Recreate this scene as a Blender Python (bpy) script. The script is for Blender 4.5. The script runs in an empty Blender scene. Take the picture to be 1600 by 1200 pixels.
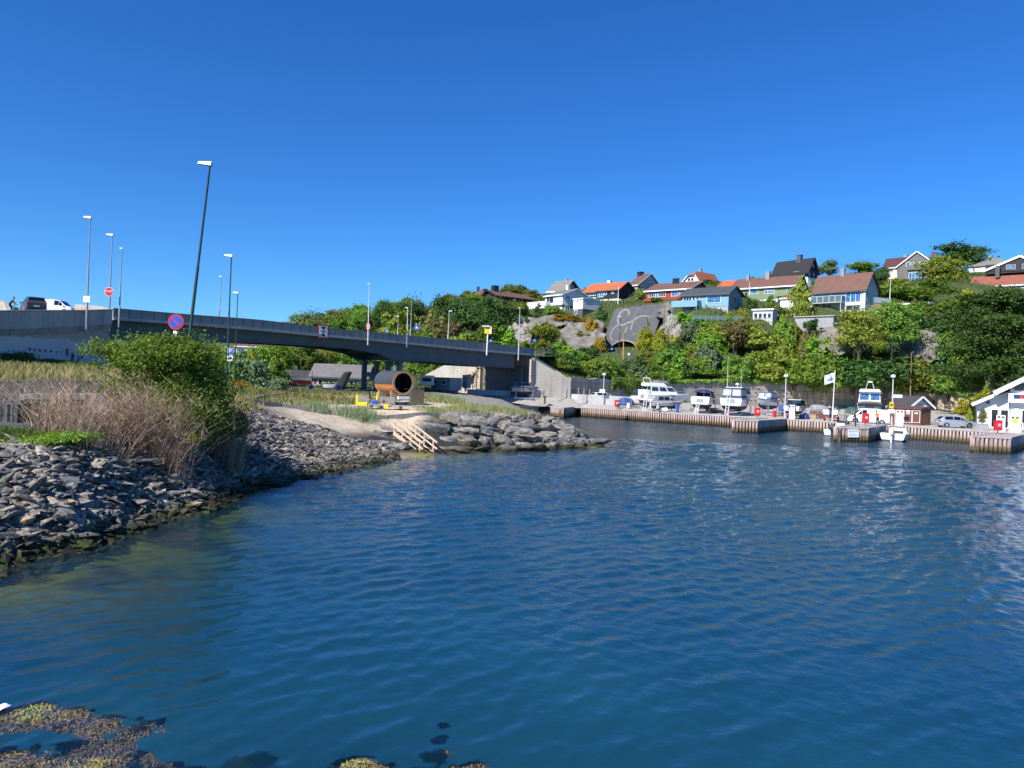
import bpy, math, random
import numpy as np
from mathutils import Vector, Matrix
R = math.radians
sc = bpy.context.scene
C = sc.collection
# ------------------------------------------------------------------ camera
F = 1155.0            # focal length in photo pixels (1600 wide)
H = 4.85              # eye height above the water
RO = R(2.1)           # the photograph is rolled
cam = bpy.data.cameras.new('camera')
cam.sensor_width = 36.0
cam.lens = 36.0 * F / 1600.0
cam.clip_start = 0.1
cam.clip_end = 6000
co = bpy.data.objects.new('camera', cam)
C.objects.link(co)
cr, sr = math.cos(RO), math.sin(RO)
co.matrix_world = Matrix(((cr, -sr, 0, 0), (0, 0, -1, 0), (sr, cr, 0, H), (0, 0, 0, 1)))
sc.camera = co
# ------------------------------------------------------------------ light
SUN_AZ = Vector((-0.69, -0.724, 0)).normalized()
EL = R(41)
w = bpy.data.worlds.new('World')
sc.world = w
w.use_nodes = True
nt = w.node_tree
sky = nt.nodes.new('ShaderNodeTexSky')
sky.sky_type = 'NISHITA'
sky.sun_disc = False
sky.sun_elevation = EL
sky.sun_rotation = math.atan2(SUN_AZ.x, SUN_AZ.y)
sky.altitude = 0
sky.air_density = 1.0
sky.dust_density = 0.0
sky.ozone_density = 4.0
hs = nt.nodes.new('ShaderNodeHueSaturation')
hs.inputs['Saturation'].default_value = 1.22
nt.links.new(sky.outputs[0], hs.inputs['Color'])
bg = nt.nodes['Background']
bg.inputs['Strength'].default_value = 0.075
tint = nt.nodes.new('ShaderNodeMix')
tint.data_type = 'RGBA'
tint.blend_type = 'MULTIPLY'
tint.inputs[0].default_value = 1.0
tint.inputs[7].default_value = (0.44, 0.83, 1.27, 1)   # clear northern summer air
nt.links.new(hs.outputs[0], tint.inputs[6])
nt.links.new(tint.outputs[2], bg.inputs[0])
sl = bpy.data.lights.new('sun', 'SUN')
sl.energy = 4.4
sl.angle = R(0.5)
sl.color = (1.0, 0.95, 0.87)
so = bpy.data.objects.new('sun', sl)
C.objects.link(so)
sd = Vector((SUN_AZ.x * math.cos(EL), SUN_AZ.y * math.cos(EL), math.sin(EL)))
so.rotation_euler = sd.to_track_quat('Z', 'Y').to_euler()
so.location = (-60, -60, 60)
sc.view_settings.view_transform = 'Standard'
sc.view_settings.look = 'None'
sc.view_settings.exposure = 0.75
sc.view_settings.gamma = 1.0
sc.cycles.max_bounces = 6
sc.cycles.transparent_max_bounces = 12
sc.cycles.caustics_reflective = False
sc.cycles.caustics_refractive = False
sc.cycles.sample_clamp_indirect = 6.0
# ------------------------------------------------------------------ helpers
def W(px, py, d):
 """world point seen at photo pixel (px,py) at depth d"""
 ix, iy = px - 800.0, 600.0 - py
 return Vector(((ix * cr - iy * sr) * d / F, d, H + (ix * sr + iy * cr) * d / F))
def G(px, py, z):
 """world point at height z under photo pixel"""
 ix, iy = px - 800.0, 600.0 - py
 sy = ix * sr + iy * cr
 return W(px, py, (z - H) * F / sy)
def link(o, parent=None):
 C.objects.link(o)
 if parent is not None:
  o.parent = parent
 return o
def tag(o, label=None, cat=None, group=None, kind=None):
 if label: o['label'] = label
 if cat: o['category'] = cat
 if group: o['group'] = group
 if kind: o['kind'] = kind
 return o
def thing(name, label, cat, loc=(0, 0, 0), rz=0.0, group=None):
 o = bpy.data.objects.new(name, None)
 o.empty_display_size = 0.2
 o.location = loc
 o.rotation_euler = (0, 0, rz)
 link(o)
 return tag(o, label, cat, group)
def copy_thing(o, loc, rz=0.0, scale=1.0, label=None, parent=None):
 c = o.copy()
 C.objects.link(c)
 if parent is not None:
  c.parent = parent
 else:
  c.location = loc
  c.rotation_euler = (0, 0, rz)
  c.scale = (scale, scale, scale) if not hasattr(scale, '__len__') else scale
  if label: c['label'] = label
 for ch in o.children:
  copy_thing(ch, None, parent=c)
 return c
class MB:
 def __init__(s):
  s.v = []; s.f = []; s.m = []
 def add(s, vs, fs, m=0):
  b = len(s.v)
  s.v += [tuple(p) for p in vs]
  s.f += [tuple(b + i for i in q) for q in fs]
  s.m += [m] * len(fs)
  return s
 def box(s, x0, x1, y0, y1, z0, z1, m=0):
  return s.add([(x0, y0, z0), (x1, y0, z0), (x1, y1, z0), (x0, y1, z0), (x0, y0, z1), (x1, y0, z1), (x1, y1, z1), (x0, y1, z1)],
                     [(0, 3, 2, 1), (4, 5, 6, 7), (0, 1, 5, 4), (1, 2, 6, 5), (2, 3, 7, 6), (3, 0, 4, 7)], m)
 def cbox(s, c, sx, sy, sz, rz=0.0, m=0):
  b = len(s.v)
  s.box(-sx / 2, sx / 2, -sy / 2, sy / 2, -sz / 2, sz / 2, m)
  ca, sa = math.cos(rz), math.sin(rz)
  for i in range(b, len(s.v)):
   x, y, z = s.v[i]
   s.v[i] = (c[0] + x * ca - y * sa, c[1] + x * sa + y * ca, c[2] + z)
  return s
 def beam(s, a, b, wd, ht, m=0):
  """rectangular bar from a to b, width wd (sideways), height ht"""
  a = Vector(a); b = Vector(b)
  t = (b - a).normalized()
  side = t.cross(Vector((0, 0, 1)))
  side = side.normalized() if side.length > 1e-4 else Vector((1, 0, 0))
  up = side.cross(t)
  vs = []
  for p in (a, b):
   for i, j in ((-1, -1), (1, -1), (1, 1), (-1, 1)):
    vs.append(p + side * (wd / 2 * i) + up * (ht / 2 * j))
  return s.add(vs, [(0, 3, 2, 1), (4, 5, 6, 7), (0, 1, 5, 4), (1, 2, 6, 5), (2, 3, 7, 6), (3, 0, 4, 7)], m)
 def prism(s, poly, y0, y1, m=0, axis='y'):
  """polygon (a,b) extruded along axis; axis y: (x,z), axis x: (y,z), axis z: (x,y)"""
  n = len(poly)
  def P(a, b, t):
   return (a, t, b) if axis == 'y' else ((t, a, b) if axis == 'x' else (a, b, t))
  vs = [P(a, b, y0) for a, b in poly] + [P(a, b, y1) for a, b in poly]
  fs = [tuple(range(n)), tuple(range(2 * n - 1, n - 1, -1))]
  fs += [(i, i + n, (i + 1) % n + n, (i + 1) % n) for i in range(n)]
  return s.add(vs, fs, m)
 def tube(s, pts, r, n=6, m=0, cap=True):
  pts = [Vector(p) for p in pts]
  k = len(pts)
  rs = r if hasattr(r, '__len__') else [r] * k
  vs = []
  for i, p in enumerate(pts):
   t = (pts[min(i + 1, k - 1)] - pts[max(i - 1, 0)]).normalized()
   ref = Vector((0, 0, 1)) if abs(t.z) < 0.9 else Vector((1, 0, 0))
   u = t.cross(ref).normalized(); q = t.cross(u)
   for j in range(n):
    a = 2 * math.pi * j / n
    vs.append(p + (u * math.cos(a) + q * math.sin(a)) * rs[i])
  fs = []
  for i in range(k - 1):
   for j in range(n):
    fs.append((i * n + j, i * n + (j + 1) % n, (i + 1) * n + (j + 1) % n, (i + 1) * n + j))
  if cap:
   fs.append(tuple(range(n - 1, -1, -1)))
   fs.append(tuple(range((k - 1) * n, k * n)))
  return s.add(vs, fs, m)
 def loft(s, secs, m=0, closed=False, caps=True):
  n = len(secs[0])
  vs = [p for sec in secs for p in sec]
  fs = []
  for i in range(len(secs) - 1):
   for j in range(n if closed else n - 1):
    fs.append((i * n + j, i * n + (j + 1) % n, (i + 1) * n + (j + 1) % n, (i + 1) * n + j))
  if caps:
   fs.append(tuple(range(n - 1, -1, -1)))
   fs.append(tuple(range((len(secs) - 1) * n, len(secs) * n)))
  return s.add(vs, fs, m)
 def lathe(s, prof, n=16, c=(0, 0, 0), m=0, axis='z'):
  vs = []
  for r, z in prof:
   for j in range(n):
    a = 2 * math.pi * j / n
    p = (r * math.cos(a), r * math.sin(a), z)
    if axis == 'y': p = (p[0], p[2], p[1])
    if axis == 'x': p = (p[2], p[0], p[1])
    vs.append((p[0] + c[0], p[1] + c[1], p[2] + c[2]))
  fs = []
  for i in range(len(prof) - 1):
   for j in range(n):
    fs.append((i * n + j, i * n + (j + 1) % n, (i + 1) * n + (j + 1) % n, (i + 1) * n + j))
  fs.append(tuple(range(n - 1, -1, -1))); fs.append(tuple(range((len(prof) - 1) * n, len(prof) * n)))
  return s.add(vs, fs, m)
 def build(s, name, mats, parent=None, loc=None, smooth=0, bevel=0, rz=None):
  me = bpy.data.meshes.new(name)
  me.from_pydata(s.v, [], s.f)
  if not isinstance(mats, (list, tuple)): mats = [mats]
  for mm in mats: me.materials.append(mm)
  if len(mats) > 1: me.polygons.foreach_set('material_index', s.m)
  me.update()
  import bmesh
  bm = bmesh.new(); bm.from_mesh(me)
  bmesh.ops.recalc_face_normals(bm, faces=bm.faces[:])
  if bevel:
   bmesh.ops.bevel(bm, geom=[e for e in bm.edges if len(e.link_faces) == 2 and e.calc_face_angle(0) > 0.6], offset=bevel, segments=2, affect='EDGES', profile=0.6)
  bm.to_mesh(me); bm.free()
  if smooth:
   me.shade_smooth(); me.set_sharp_from_angle(angle=R(smooth))
  o = bpy.data.objects.new(name, me)
  if loc is not None: o.location = loc
  if rz is not None: o.rotation_euler = (0, 0, rz)
  return link(o, parent)
def np_mesh(name, V, Q, mats, parent=None, attrs=None, smooth=False, mi=None):
 """numpy verts (n,3), faces (m,k)"""
 me = bpy.data.meshes.new(name)
 V = np.asarray(V, np.float32); Q = np.asarray(Q, np.int32)
 k = Q.shape[1]
 me.vertices.add(len(V)); me.vertices.foreach_set('co', V.ravel())
 me.loops.add(Q.size); me.loops.foreach_set('vertex_index', Q.ravel())
 me.polygons.add(len(Q)); me.polygons.foreach_set('loop_start', np.arange(len(Q), dtype=np.int32) * k)
 if not isinstance(mats, (list, tuple)): mats = [mats]
 for mm in mats: me.materials.append(mm)
 if mi is not None: me.polygons.foreach_set('material_index', np.asarray(mi, np.int32))
 me.update(calc_edges=True)
 for nm, dom, typ, arr in (attrs or []):
  a = me.attributes.new(nm, typ, dom)
  a.data.foreach_set('color' if 'COLOR' in typ else 'value', np.asarray(arr, np.float32).ravel())
 me.polygons.foreach_set('use_smooth', np.full(len(Q), bool(smooth)))
 me.validate()
 o = bpy.data.objects.new(name, me)
 return link(o, parent)
def vnoise(x, y, seed=0):
 """smooth value noise, numpy"""
 x = np.asarray(x, float); y = np.asarray(y, float)
 xi = np.floor(x).astype(np.int64); yi = np.floor(y).astype(np.int64)
 fx = x - xi; fy = y - yi
 fx = fx * fx * (3 - 2 * fx); fy = fy * fy * (3 - 2 * fy)
 def h(a, b):
  n = (a * 374761393 + b * 668265263 + seed * 1274126177) & 0x7fffffff
  n = ((n ^ (n >> 13)) * 1274126177) & 0x7fffffff
  return ((n ^ (n >> 16)) & 0xffff) / 65535.0
 return (h(xi, yi) * (1 - fx) + h(xi + 1, yi) * fx) * (1 - fy) + (h(xi, yi + 1) * (1 - fx) + h(xi + 1, yi + 1) * fx) * fy
def fbm(x, y, seed=0, o=4):
 t = 0; a = 1; n = 0
 for i in range(o):
  t = t + a * vnoise(x * 2 ** i, y * 2 ** i, seed + i); n += a; a *= 0.5
 return t / n
def inpoly(x, y, poly):
 x = np.asarray(x, float); y = np.asarray(y, float)
 r = np.zeros(x.shape, bool); n = len(poly)
 for i in range(n):
  x0, y0 = poly[i][0], poly[i][1]; x1, y1 = poly[(i + 1) % n][0], poly[(i + 1) % n][1]
  c = ((y0 > y) != (y1 > y)) & (x < (x1 - x0) * (y - y0) / (y1 - y0 + 1e-12) + x0)
  r ^= c
 return r
class RBF:
 def __init__(s, pts):
  P = np.array([(p[0], p[1]) for p in pts], float); z = np.array([p[2] for p in pts], float)
  A = np.sqrt(((P[:, None] - P[None]) ** 2).sum(-1))
  n = len(P)
  M = np.zeros((n + 3, n + 3)); M[:n, :n] = A - np.eye(n) * 0.02; M[:n, n] = 1; M[:n, n + 1:] = P; M[n, :n] = 1; M[n + 1:, :n] = P.T
  s.w = np.linalg.solve(M, np.r_[z, 0, 0, 0]); s.P = P
 def __call__(s, x, y):
  x = np.asarray(x, float); y = np.asarray(y, float)
  sh = x.shape; x = x.ravel(); y = y.ravel(); out = np.empty(len(x))
  for i in range(0, len(x), 20000):
   a = x[i:i + 20000]; b = y[i:i + 20000]
   A = np.sqrt((a[:, None] - s.P[None, :, 0]) ** 2 + (b[:, None] - s.P[None, :, 1]) ** 2)
   out[i:i + 20000] = A @ s.w[:-3] + s.w[-3] + s.w[-2] * a + s.w[-1] * b
  return out.reshape(sh)
# ------------------------------------------------------------------ materials
_mc = {}
def newmat(name):
 m = bpy.data.materials.new(name)
 m.use_nodes = True
 t = m.node_tree
 return m, t, t.nodes['Principled BSDF']
def nd(t, typ, **kw):
 n = t.nodes.new(typ)
 for k, v in kw.items(): setattr(n, k, v)
 return n
def coords(t, which='Object', scale=None):
 tc = nd(t, 'ShaderNodeTexCoord')
 if which == 'World':
  out = nd(t, 'ShaderNodeNewGeometry').outputs['Position']
 else:
  out = tc.outputs[which]
 if scale is None: return out
 mp = nd(t, 'ShaderNodeMapping'); mp.inputs['Scale'].default_value = scale
 t.links.new(out, mp.inputs[0])
 return mp.outputs[0]
def noise(t, vec, scale, detail=4, rough=0.6):
 n = nd(t, 'ShaderNodeTexNoise')
 n.inputs['Scale'].default_value = scale; n.inputs['Detail'].default_value = detail; n.inputs['Roughness'].default_value = rough
 t.links.new(vec, n.inputs['Vector'])
 return n.outputs['Fac']
def ramp(t, fac, stops):
 r = nd(t, 'ShaderNodeValToRGB')
 e = r.color_ramp.elements
 while len(e) < len(stops): e.new(0.5)
 for i, (p, c) in enumerate(stops):
  e[i].position = p; e[i].color = (c[0], c[1], c[2], 1) if hasattr(c, '__len__') else (c, c, c, 1)
 t.links.new(fac, r.inputs[0])
 return r.outputs[0]
def mixc(t, fac, a, b, mode='MIX'):
 n = nd(t, 'ShaderNodeMix', data_type='RGBA', blend_type=mode)
 if hasattr(fac, 'is_output'): t.links.new(fac, n.inputs[0])
 else: n.inputs[0].default_value = fac
 for i, v in ((6, a), (7, b)):
  if hasattr(v, 'is_output'): t.links.new(v, n.inputs[i])
  else: n.inputs[i].default_value = (v[0], v[1], v[2], 1)
 return n.outputs[2]
def math_n(t, op, a, b=None, clamp=False):
 n = nd(t, 'ShaderNodeMath', operation=op); n.use_clamp = clamp
 for i, v in enumerate((a, b)):
  if v is None: continue
  if hasattr(v, 'is_output'): t.links.new(v, n.inputs[i])
  else: n.inputs[i].default_value = v
 return n.outputs[0]
def bump(t, b, h, strength=0.4, dist=0.05, normal=None):
 n = nd(t, 'ShaderNodeBump'); n.inputs['Strength'].default_value = strength; n.inputs['Distance'].default_value = dist
 t.links.new(h, n.inputs['Height'])
 if normal is not None: t.links.new(normal, n.inputs['Normal'])
 t.links.new(n.outputs[0], b.inputs['Normal'])
 return n.outputs[0]
def pm(col, rough=0.6, var=0.15, scale=3.0, bmp=0.0, metal=0.0, spec=0.5, name='paint'):
 key = (tuple(col), rough, var, scale, bmp, metal, spec)
 if key in _mc: return _mc[key]
 m, t, b = newmat(name)
 v = coords(t)
 n = noise(t, v, scale, 5)
 c = ramp(t, n, [(0.3, [x * (1 - var) for x in col]), (0.7, [min(1, x * (1 + var)) for x in col])])
 t.links.new(c, b.inputs['Base Color'])
 b.inputs['Roughness'].default_value = rough; b.inputs['Metallic'].default_value = metal
 b.inputs['Specular IOR Level'].default_value = spec
 if bmp: bump(t, b, noise(t, v, scale * 4, 4), bmp, 0.03)
 _mc[key] = m
 return m
def glass(col=(0.02, 0.035, 0.05), name='window_glass'):
 key = ('glass', col)
 if key in _mc: return _mc[key]
 m, t, b = newmat(name)
 v = coords(t)
 c = ramp(t, noise(t, v, 1.3, 2), [(0.4, [x * 0.6 for x in col]), (0.7, [x * 1.8 for x in col])])
 t.links.new(c, b.inputs['Base Color'])
 b.inputs['Roughness'].default_value = 0.06; b.inputs['Specular IOR Level'].default_value = 0.9
 bump(t, b, noise(t, v, 0.8, 1), 0.05, 0.05)
 _mc[key] = m
 return m
def boards(col, pitch=0.15, axis='X', var=0.12, rough=0.65, name='timber_cladding'):
 """painted timber cladding; boards repeat along the axis"""
 key = ('boards', tuple(col), pitch, axis)
 if key in _mc: return _mc[key]
 m, t, b = newmat(name)
 v = coords(t)
 wv = nd(t, 'ShaderNodeTexWave', wave_type='BANDS', bands_direction=axis, wave_profile='SAW')
 wv.inputs['Scale'].default_value = 1 / pitch / 2 / math.pi * 2
 wv.inputs['Distortion'].default_value = 0
 t.links.new(v, wv.inputs[0])
 n = noise(t, v, 1.1, 6)
 st = noise(t, coords(t, 'Object', (8, 8, 0.6)), 1.5, 3)
 c = ramp(t, math_n(t, 'ADD', math_n(t, 'MULTIPLY', n, 0.6), math_n(t, 'MULTIPLY', st, 0.4)), [(0.3, [x * (1 - var * 1.5) for x in col]), (0.68, [min(1, x * (1 + var)) for x in col])])
 c = mixc(t, ramp(t, wv.outputs['Fac'], [(0.86, 0.0), (0.93, 1.0)]), c, [x * 0.45 for x in col])
 t.links.new(c, b.inputs['Base Color'])
 b.inputs['Roughness'].default_value = rough
 bump(t, b, wv.outputs['Fac'], 0.25, 0.02)
 _mc[key] = m
 return m
def tiles(col, var=0.22, name='roof_tiles', course=0.35):
 key = ('tiles', tuple(col), course)
 if key in _mc: return _mc[key]
 m, t, b = newmat(name)
 v = coords(t)
 wz = nd(t, 'ShaderNodeTexWave', wave_type='BANDS', bands_direction='Z', wave_profile='SAW'); wz.inputs['Scale'].default_value = 0.32 / course * 1.6
 wx = nd(t, 'ShaderNodeTexWave', wave_type='BANDS', bands_direction='X'); wx.inputs['Scale'].default_value = 1.1
 wy = nd(t, 'ShaderNodeTexWave', wave_type='BANDS', bands_direction='Y'); wy.inputs['Scale'].default_value = 1.1
 for q in (wz, wx, wy):
  q.inputs['Distortion'].default_value = 0.3; q.inputs['Detail Scale'].default_value = 2
  t.links.new(v, q.inputs[0])
 n = math_n(t, 'ADD', math_n(t, 'MULTIPLY', noise(t, v, 0.7, 6, 0.7), 0.7), math_n(t, 'MULTIPLY', noise(t, v, 9, 2), 0.3))
 c = ramp(t, n, [(0.3, [x * (1 - var) for x in col]), (0.7, [min(1, x * (1 + var)) for x in col])])
 c = mixc(t, ramp(t, wz.outputs['Fac'], [(0.0, 0.4), (0.2, 0.0)]), c, [x * 0.4 for x in col])
 t.links.new(c, b.inputs['Base Color'])
 b.inputs['Roughness'].default_value = 0.75
 bump(t, b, math_n(t, 'ADD', wz.outputs['Fac'], math_n(t, 'MULTIPLY', wx.outputs['Fac'], 0.5)), 0.4, 0.05)
 _mc[key] = m
 return m
def concrete(col=(0.36, 0.34, 0.31), var=0.3, board=0.0, name='concrete', streak=1.0):
 key = ('conc', tuple(col), var, board, streak)
 if key in _mc: return _mc[key]
 m, t, b = newmat(name)
 v = coords(t)
 n1 = noise(t, v, 0.35, 8, 0.65)
 n2 = noise(t, coords(t, 'Object', (2.2, 2.2, 0.12)), 1.0, 6, 0.6)
 n3 = noise(t, v, 14, 3)
 f = math_n(t, 'ADD', math_n(t, 'ADD', math_n(t, 'MULTIPLY', n1, 0.45), math_n(t, 'MULTIPLY', n2, 0.4 * streak)), math_n(t, 'MULTIPLY', n3, 0.15 + 0.4 * (1 - streak)))
 c = ramp(t, f, [(0.34, [x * (1 - var * 1.6) for x in col]), (0.5, col), (0.66, [min(1, x * (1 + var)) for x in col])])
 h = n3
 if board:
  wz = nd(t, 'ShaderNodeTexWave', wave_type='BANDS', bands_direction='Z', wave_profile='SAW'); wz.inputs['Scale'].default_value = 0.32 / board
  wz.inputs['Distortion'].default_value = 0.15
  t.links.new(v, wz.inputs[0])
  c = mixc(t, ramp(t, wz.outputs['Fac'], [(0.9, 0.0), (0.96, 0.55)]), c, [x * 0.45 for x in col])
 t.links.new(c, b.inputs['Base Color'])
 b.inputs['Roughness'].default_value = 0.9; b.inputs['Specular IOR Level'].default_value = 0.25
 bump(t, b, math_n(t, 'ADD', h, math_n(t, 'MULTIPLY', n1, 2.0)), 0.5, 0.03)
 _mc[key] = m
 return m
def rockmat(c1, c2, c3, scale=1.0, wet=True, name='rock', bm=0.7):
 key = ('rock', c1, c2, c3, scale, wet)
 if key in _mc: return _mc[key]
 m, t, b = newmat(name)
 oi = nd(t, 'ShaderNodeObjectInfo')
 v = coords(t)
 ad = nd(t, 'ShaderNodeVectorMath', operation='ADD'); t.links.new(v, ad.inputs[0]); t.links.new(oi.outputs['Location'], ad.inputs[1])
 v = ad.outputs[0]
 n1 = noise(t, v, 1.2 * scale, 6, 0.65); n2 = noise(t, v, 7 * scale, 5, 0.7)
 f = math_n(t, 'ADD', math_n(t, 'MULTIPLY', n1, 0.6), math_n(t, 'MULTIPLY', n2, 0.4))
 c = ramp(t, f, [(0.33, c1), (0.5, c2), (0.68, c3)])
 at = nd(t, 'ShaderNodeAttribute', attribute_name='tint')
 tn = ramp(t, at.outputs['Fac'], [(0.0, (0.32, 0.34, 0.37)), (0.5, (0.95, 0.95, 0.95)), (0.8, (1.45, 1.4, 1.3)), (1.0, (1.75, 1.4, 1.0))])
 rnd = ramp(t, oi.outputs['Random'], [(0.0, (0.72, 0.76, 0.82)), (0.55, (1.1, 1.08, 1.05)), (1.0, (1.35, 1.2, 1.0))])
 if wet:
  c = mixc(t, 1.0, c, tn, 'MULTIPLY')
  c = mixc(t, 1.0, c, rnd, 'MULTIPLY')
 if wet:
  z = nd(t, 'ShaderNodeSeparateXYZ'); t.links.new(coords(t, 'World'), z.inputs[0])
  zz = math_n(t, 'ADD', z.outputs[2], math_n(t, 'MULTIPLY', math_n(t, 'SUBTRACT', noise(t, coords(t, 'World'), 0.9, 3), 0.5), 0.7))
  weed = ramp(t, noise(t, coords(t, 'World'), 1.7, 4), [(0.42, (0.016, 0.014, 0.008)), (0.62, (0.05, 0.06, 0.012))])
  c = mixc(t, ramp(t, zz, [(0.15, 1.0), (0.5, 0.0)]), c, weed)
 t.links.new(c, b.inputs['Base Color'])
 b.inputs['Roughness'].default_value = 0.78; b.inputs['Specular IOR Level'].default_value = 0.35
 bump(t, b, math_n(t, 'ADD', n2, math_n(t, 'MULTIPLY', n1, 1.5)), bm, 0.06 / scale)
 _mc[key] = m
 return m
def leafmat(c1, c2, trans=0.3, name='leaves', rnd=0.25):
 """two leaf colours mixed by the tint of each leaf"""
 key = ('leaf', c1, c2, trans)
 if key in _mc: return _mc[key]
 m, t, b = newmat(name)
 at = nd(t, 'ShaderNodeAttribute', attribute_name='tint')
 c = ramp(t, at.outputs['Fac'], [(0.0, c1), (1.0, c2)])
 oi = nd(t, 'ShaderNodeObjectInfo')
 hv = nd(t, 'ShaderNodeHueSaturation')
 t.links.new(ramp(t, oi.outputs['Random'], [(0, 0.485), (1, 0.515)]), hv.inputs['Hue'])
 t.links.new(math_n(t, 'ADD', math_n(t, 'MULTIPLY', oi.outputs['Random'], rnd * 2), 1 - rnd), hv.inputs['Value'])
 t.links.new(c, hv.inputs['Color'])
 c = hv.outputs[0]
 t.links.new(c, b.inputs['Base Color'])
 b.inputs['Roughness'].default_value = 0.6; b.inputs['Specular IOR Level'].default_value = 0.25
 tr = nd(t, 'ShaderNodeBsdfTranslucent'); t.links.new(mixc(t, 1.0, c, (1.3, 1.5, 0.5), 'MULTIPLY'), tr.inputs[0])
 mx = nd(t, 'ShaderNodeMixShader'); mx.inputs[0].default_value = trans
 t.links.new(b.outputs[0], mx.inputs[1]); t.links.new(tr.outputs[0], mx.inputs[2])
 t.links.new(mx.outputs[0], t.nodes['Material Output'].inputs[0])
 _mc[key] = m
 return m
WHITE = pm((0.8, 0.8, 0.78), 0.45, 0.05, 2, name='white_paint')
GEL = pm((0.78, 0.78, 0.77), 0.18, 0.05, 1.2, name='gelcoat')
BLACK = pm((0.015, 0.016, 0.018), 0.45, 0.2, 3, name='black_paint')
RUBBER = pm((0.02, 0.02, 0.02), 0.85, 0.2, 6, name='rubber')
GALV = pm((0.42, 0.43, 0.44), 0.4, 0.15, 6, metal=0.6, name='galvanised_steel')
CHROME = pm((0.6, 0.6, 0.6), 0.25, 0.05, 3, metal=0.9, name='stainless_steel')
DKGREEN = pm((0.02, 0.045, 0.04), 0.4, 0.15, 3, name='green_lacquered_steel')
RED = pm((0.55, 0.02, 0.03), 0.4, 0.08, 3, name='red_paint')
YELLOW = pm((0.75, 0.55, 0.01), 0.45, 0.08, 3, name='yellow_paint')
BLUE = pm((0.015, 0.09, 0.5), 0.4, 0.08, 3, name='blue_paint')
RAWWOOD = boards((0.5, 0.36, 0.24), 0.2, 'Z', 0.2, name='fresh_timber')
GREYWOOD = boards((0.3, 0.27, 0.24), 0.14, 'Y', 0.3, name='grey_timber')
BROWNWOOD = boards((0.16, 0.07, 0.045), 0.13, 'Z', 0.2, name='brown_stained_boards')
GLASS = glass()
BGLASS = glass((0.06, 0.16, 0.32), name='painted_reflection_glass')  # blue reflection painted into the pane colour
DGLASS = glass((0.008, 0.01, 0.012), name='dark_glass')
# ------------------------------------------------------------------ ground, water, hillside
rng = np.random.default_rng(7)
random.seed(7)
SH = [(-120, 960), (-60, 910), (0, 880), (60, 862), (150, 845), (220, 815), (300, 800), (340, 785), (400, 765), (450, 752), (520, 738), (580, 728), (640, 718), (700, 709), (760, 706.5), (820, 704), (880, 702), (935, 700)]
SHW = [G(a, b, 0) for a, b in SH] + [Vector(p) for p in ((8.2, 64, 0), (7.8, 78, 0), (6.2, 92, 0), (4.6, 112, 0), (3.5, 117, 0))]
LANDP = [(p.x, p.y, p.z) for p in SHW]
for i in range(1, len(SHW) - 1):
 tn = (SHW[i + 1] - SHW[i - 1]).normalized(); nn = Vector((tn.y, -tn.x, 0))
 for dd, z in ((3.5, -0.75), (9, -2.4)):
  q = SHW[i] + nn * dd
  LANDP.append((q.x, q.y, z))
for p in [(0, 800, 19.3), (100, 790, 20.4), (0, 740, 21), (60, 720, 22.2), (50, 692, 24), (150, 720, 24), (0, 692, 24), (200, 700, 27), (300, 700, 30), (220, 760, 25.5), (320, 740, 30),
          (400, 700, 35), (440, 710, 38), (400, 665, 40), (390, 640, 45), (480, 690, 43), (480, 655, 49), (560, 700, 46.5), (560, 660, 53), (630, 672, 55), (480, 634, 56), (650, 642, 58), (610, 633, 66),
          (700, 668, 56), (780, 668, 58), (850, 676, 60), (700, 650, 60), (760, 643, 62), (820, 650, 64), (840, 650, 78), (880, 682, 61), (720, 630, 75), (780, 626, 90), (700, 615, 95), (785, 624, 112),
          (430, 615, 68), (340, 619, 52), (300, 600, 60), (200, 585, 50), (100, 585, 45), (0, 576, 60), (150, 572, 66), (-60, 576, 60), (0, 600, 31.5), (-80, 605, 31), (130, 598, 33), (250, 605, 40),
          (500, 611.5, 95), (600, 613, 95), (650, 607, 118), (560, 610, 125), (400, 610, 110), (480, 613, 80), (300, 600, 100), (170, 580, 90), (0, 575, 95)]:
 v = W(*p); LANDP.append((v.x, v.y, v.z))
LANDP += [(-60, 30, 4.2), (-60, 20, 2.5), (-60, 60, 4.8), (-80, 130, 4.0), (-40, 130, 3.0), (-13, 130, 2.8), (0, 125, 2.4), (-40, 24, 2.4), (-30, 16, 0.3), (-60, 8, -1.5), (-20, 8, -2.5), (-12, 12, -1.8), (30, 30, -6), (20, 60, -5), (25, 80, -5), (15, 110, -4), (-4, 15, -4), (-5, 6, -4.5), (40, 8, -6), (60, 50, -6)]
land_f = RBF(LANDP)
def land_z(x, y):
 return land_f(x, y)
def grid_mesh(xs, ys, zf, keep=None):
 X, Y = np.meshgrid(xs, ys)
 Z = zf(X, Y)
 nx, ny = len(xs), len(ys)
 idx = np.arange(nx * ny).reshape(ny, nx)
 Q = np.stack([idx[:-1, :-1], idx[:-1, 1:], idx[1:, 1:], idx[1:, :-1]], -1).reshape(-1, 4)
 V = np.stack([X, Y, Z], -1).reshape(-1, 3)
 if keep is not None:
  kv = keep(V[:, 0], V[:, 1])
  Q = Q[kv[Q].all(1)]
 return V, Q
SAND = [G(a, b, 2.5) for a, b in ((395, 629), (420, 626), (520, 626), (600, 624), (660, 626), (760, 634), (800, 646), (740, 658), (690, 656), (650, 680), (570, 688), (490, 668), (425, 647))]
SAND = [(p.x, p.y) for p in SAND]
GRASSP = [(-95, 31.2), (-18, 32.5), (-15.5, 40), (-17, 52), (-19, 57), (-12, 62), (-12, 66), (-9, 74), (-2, 68), (1, 63), (4, 68), (3, 76), (-4, 80), (-10, 92), (-30, 100), (-40, 78), (-95, 66)]
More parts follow.
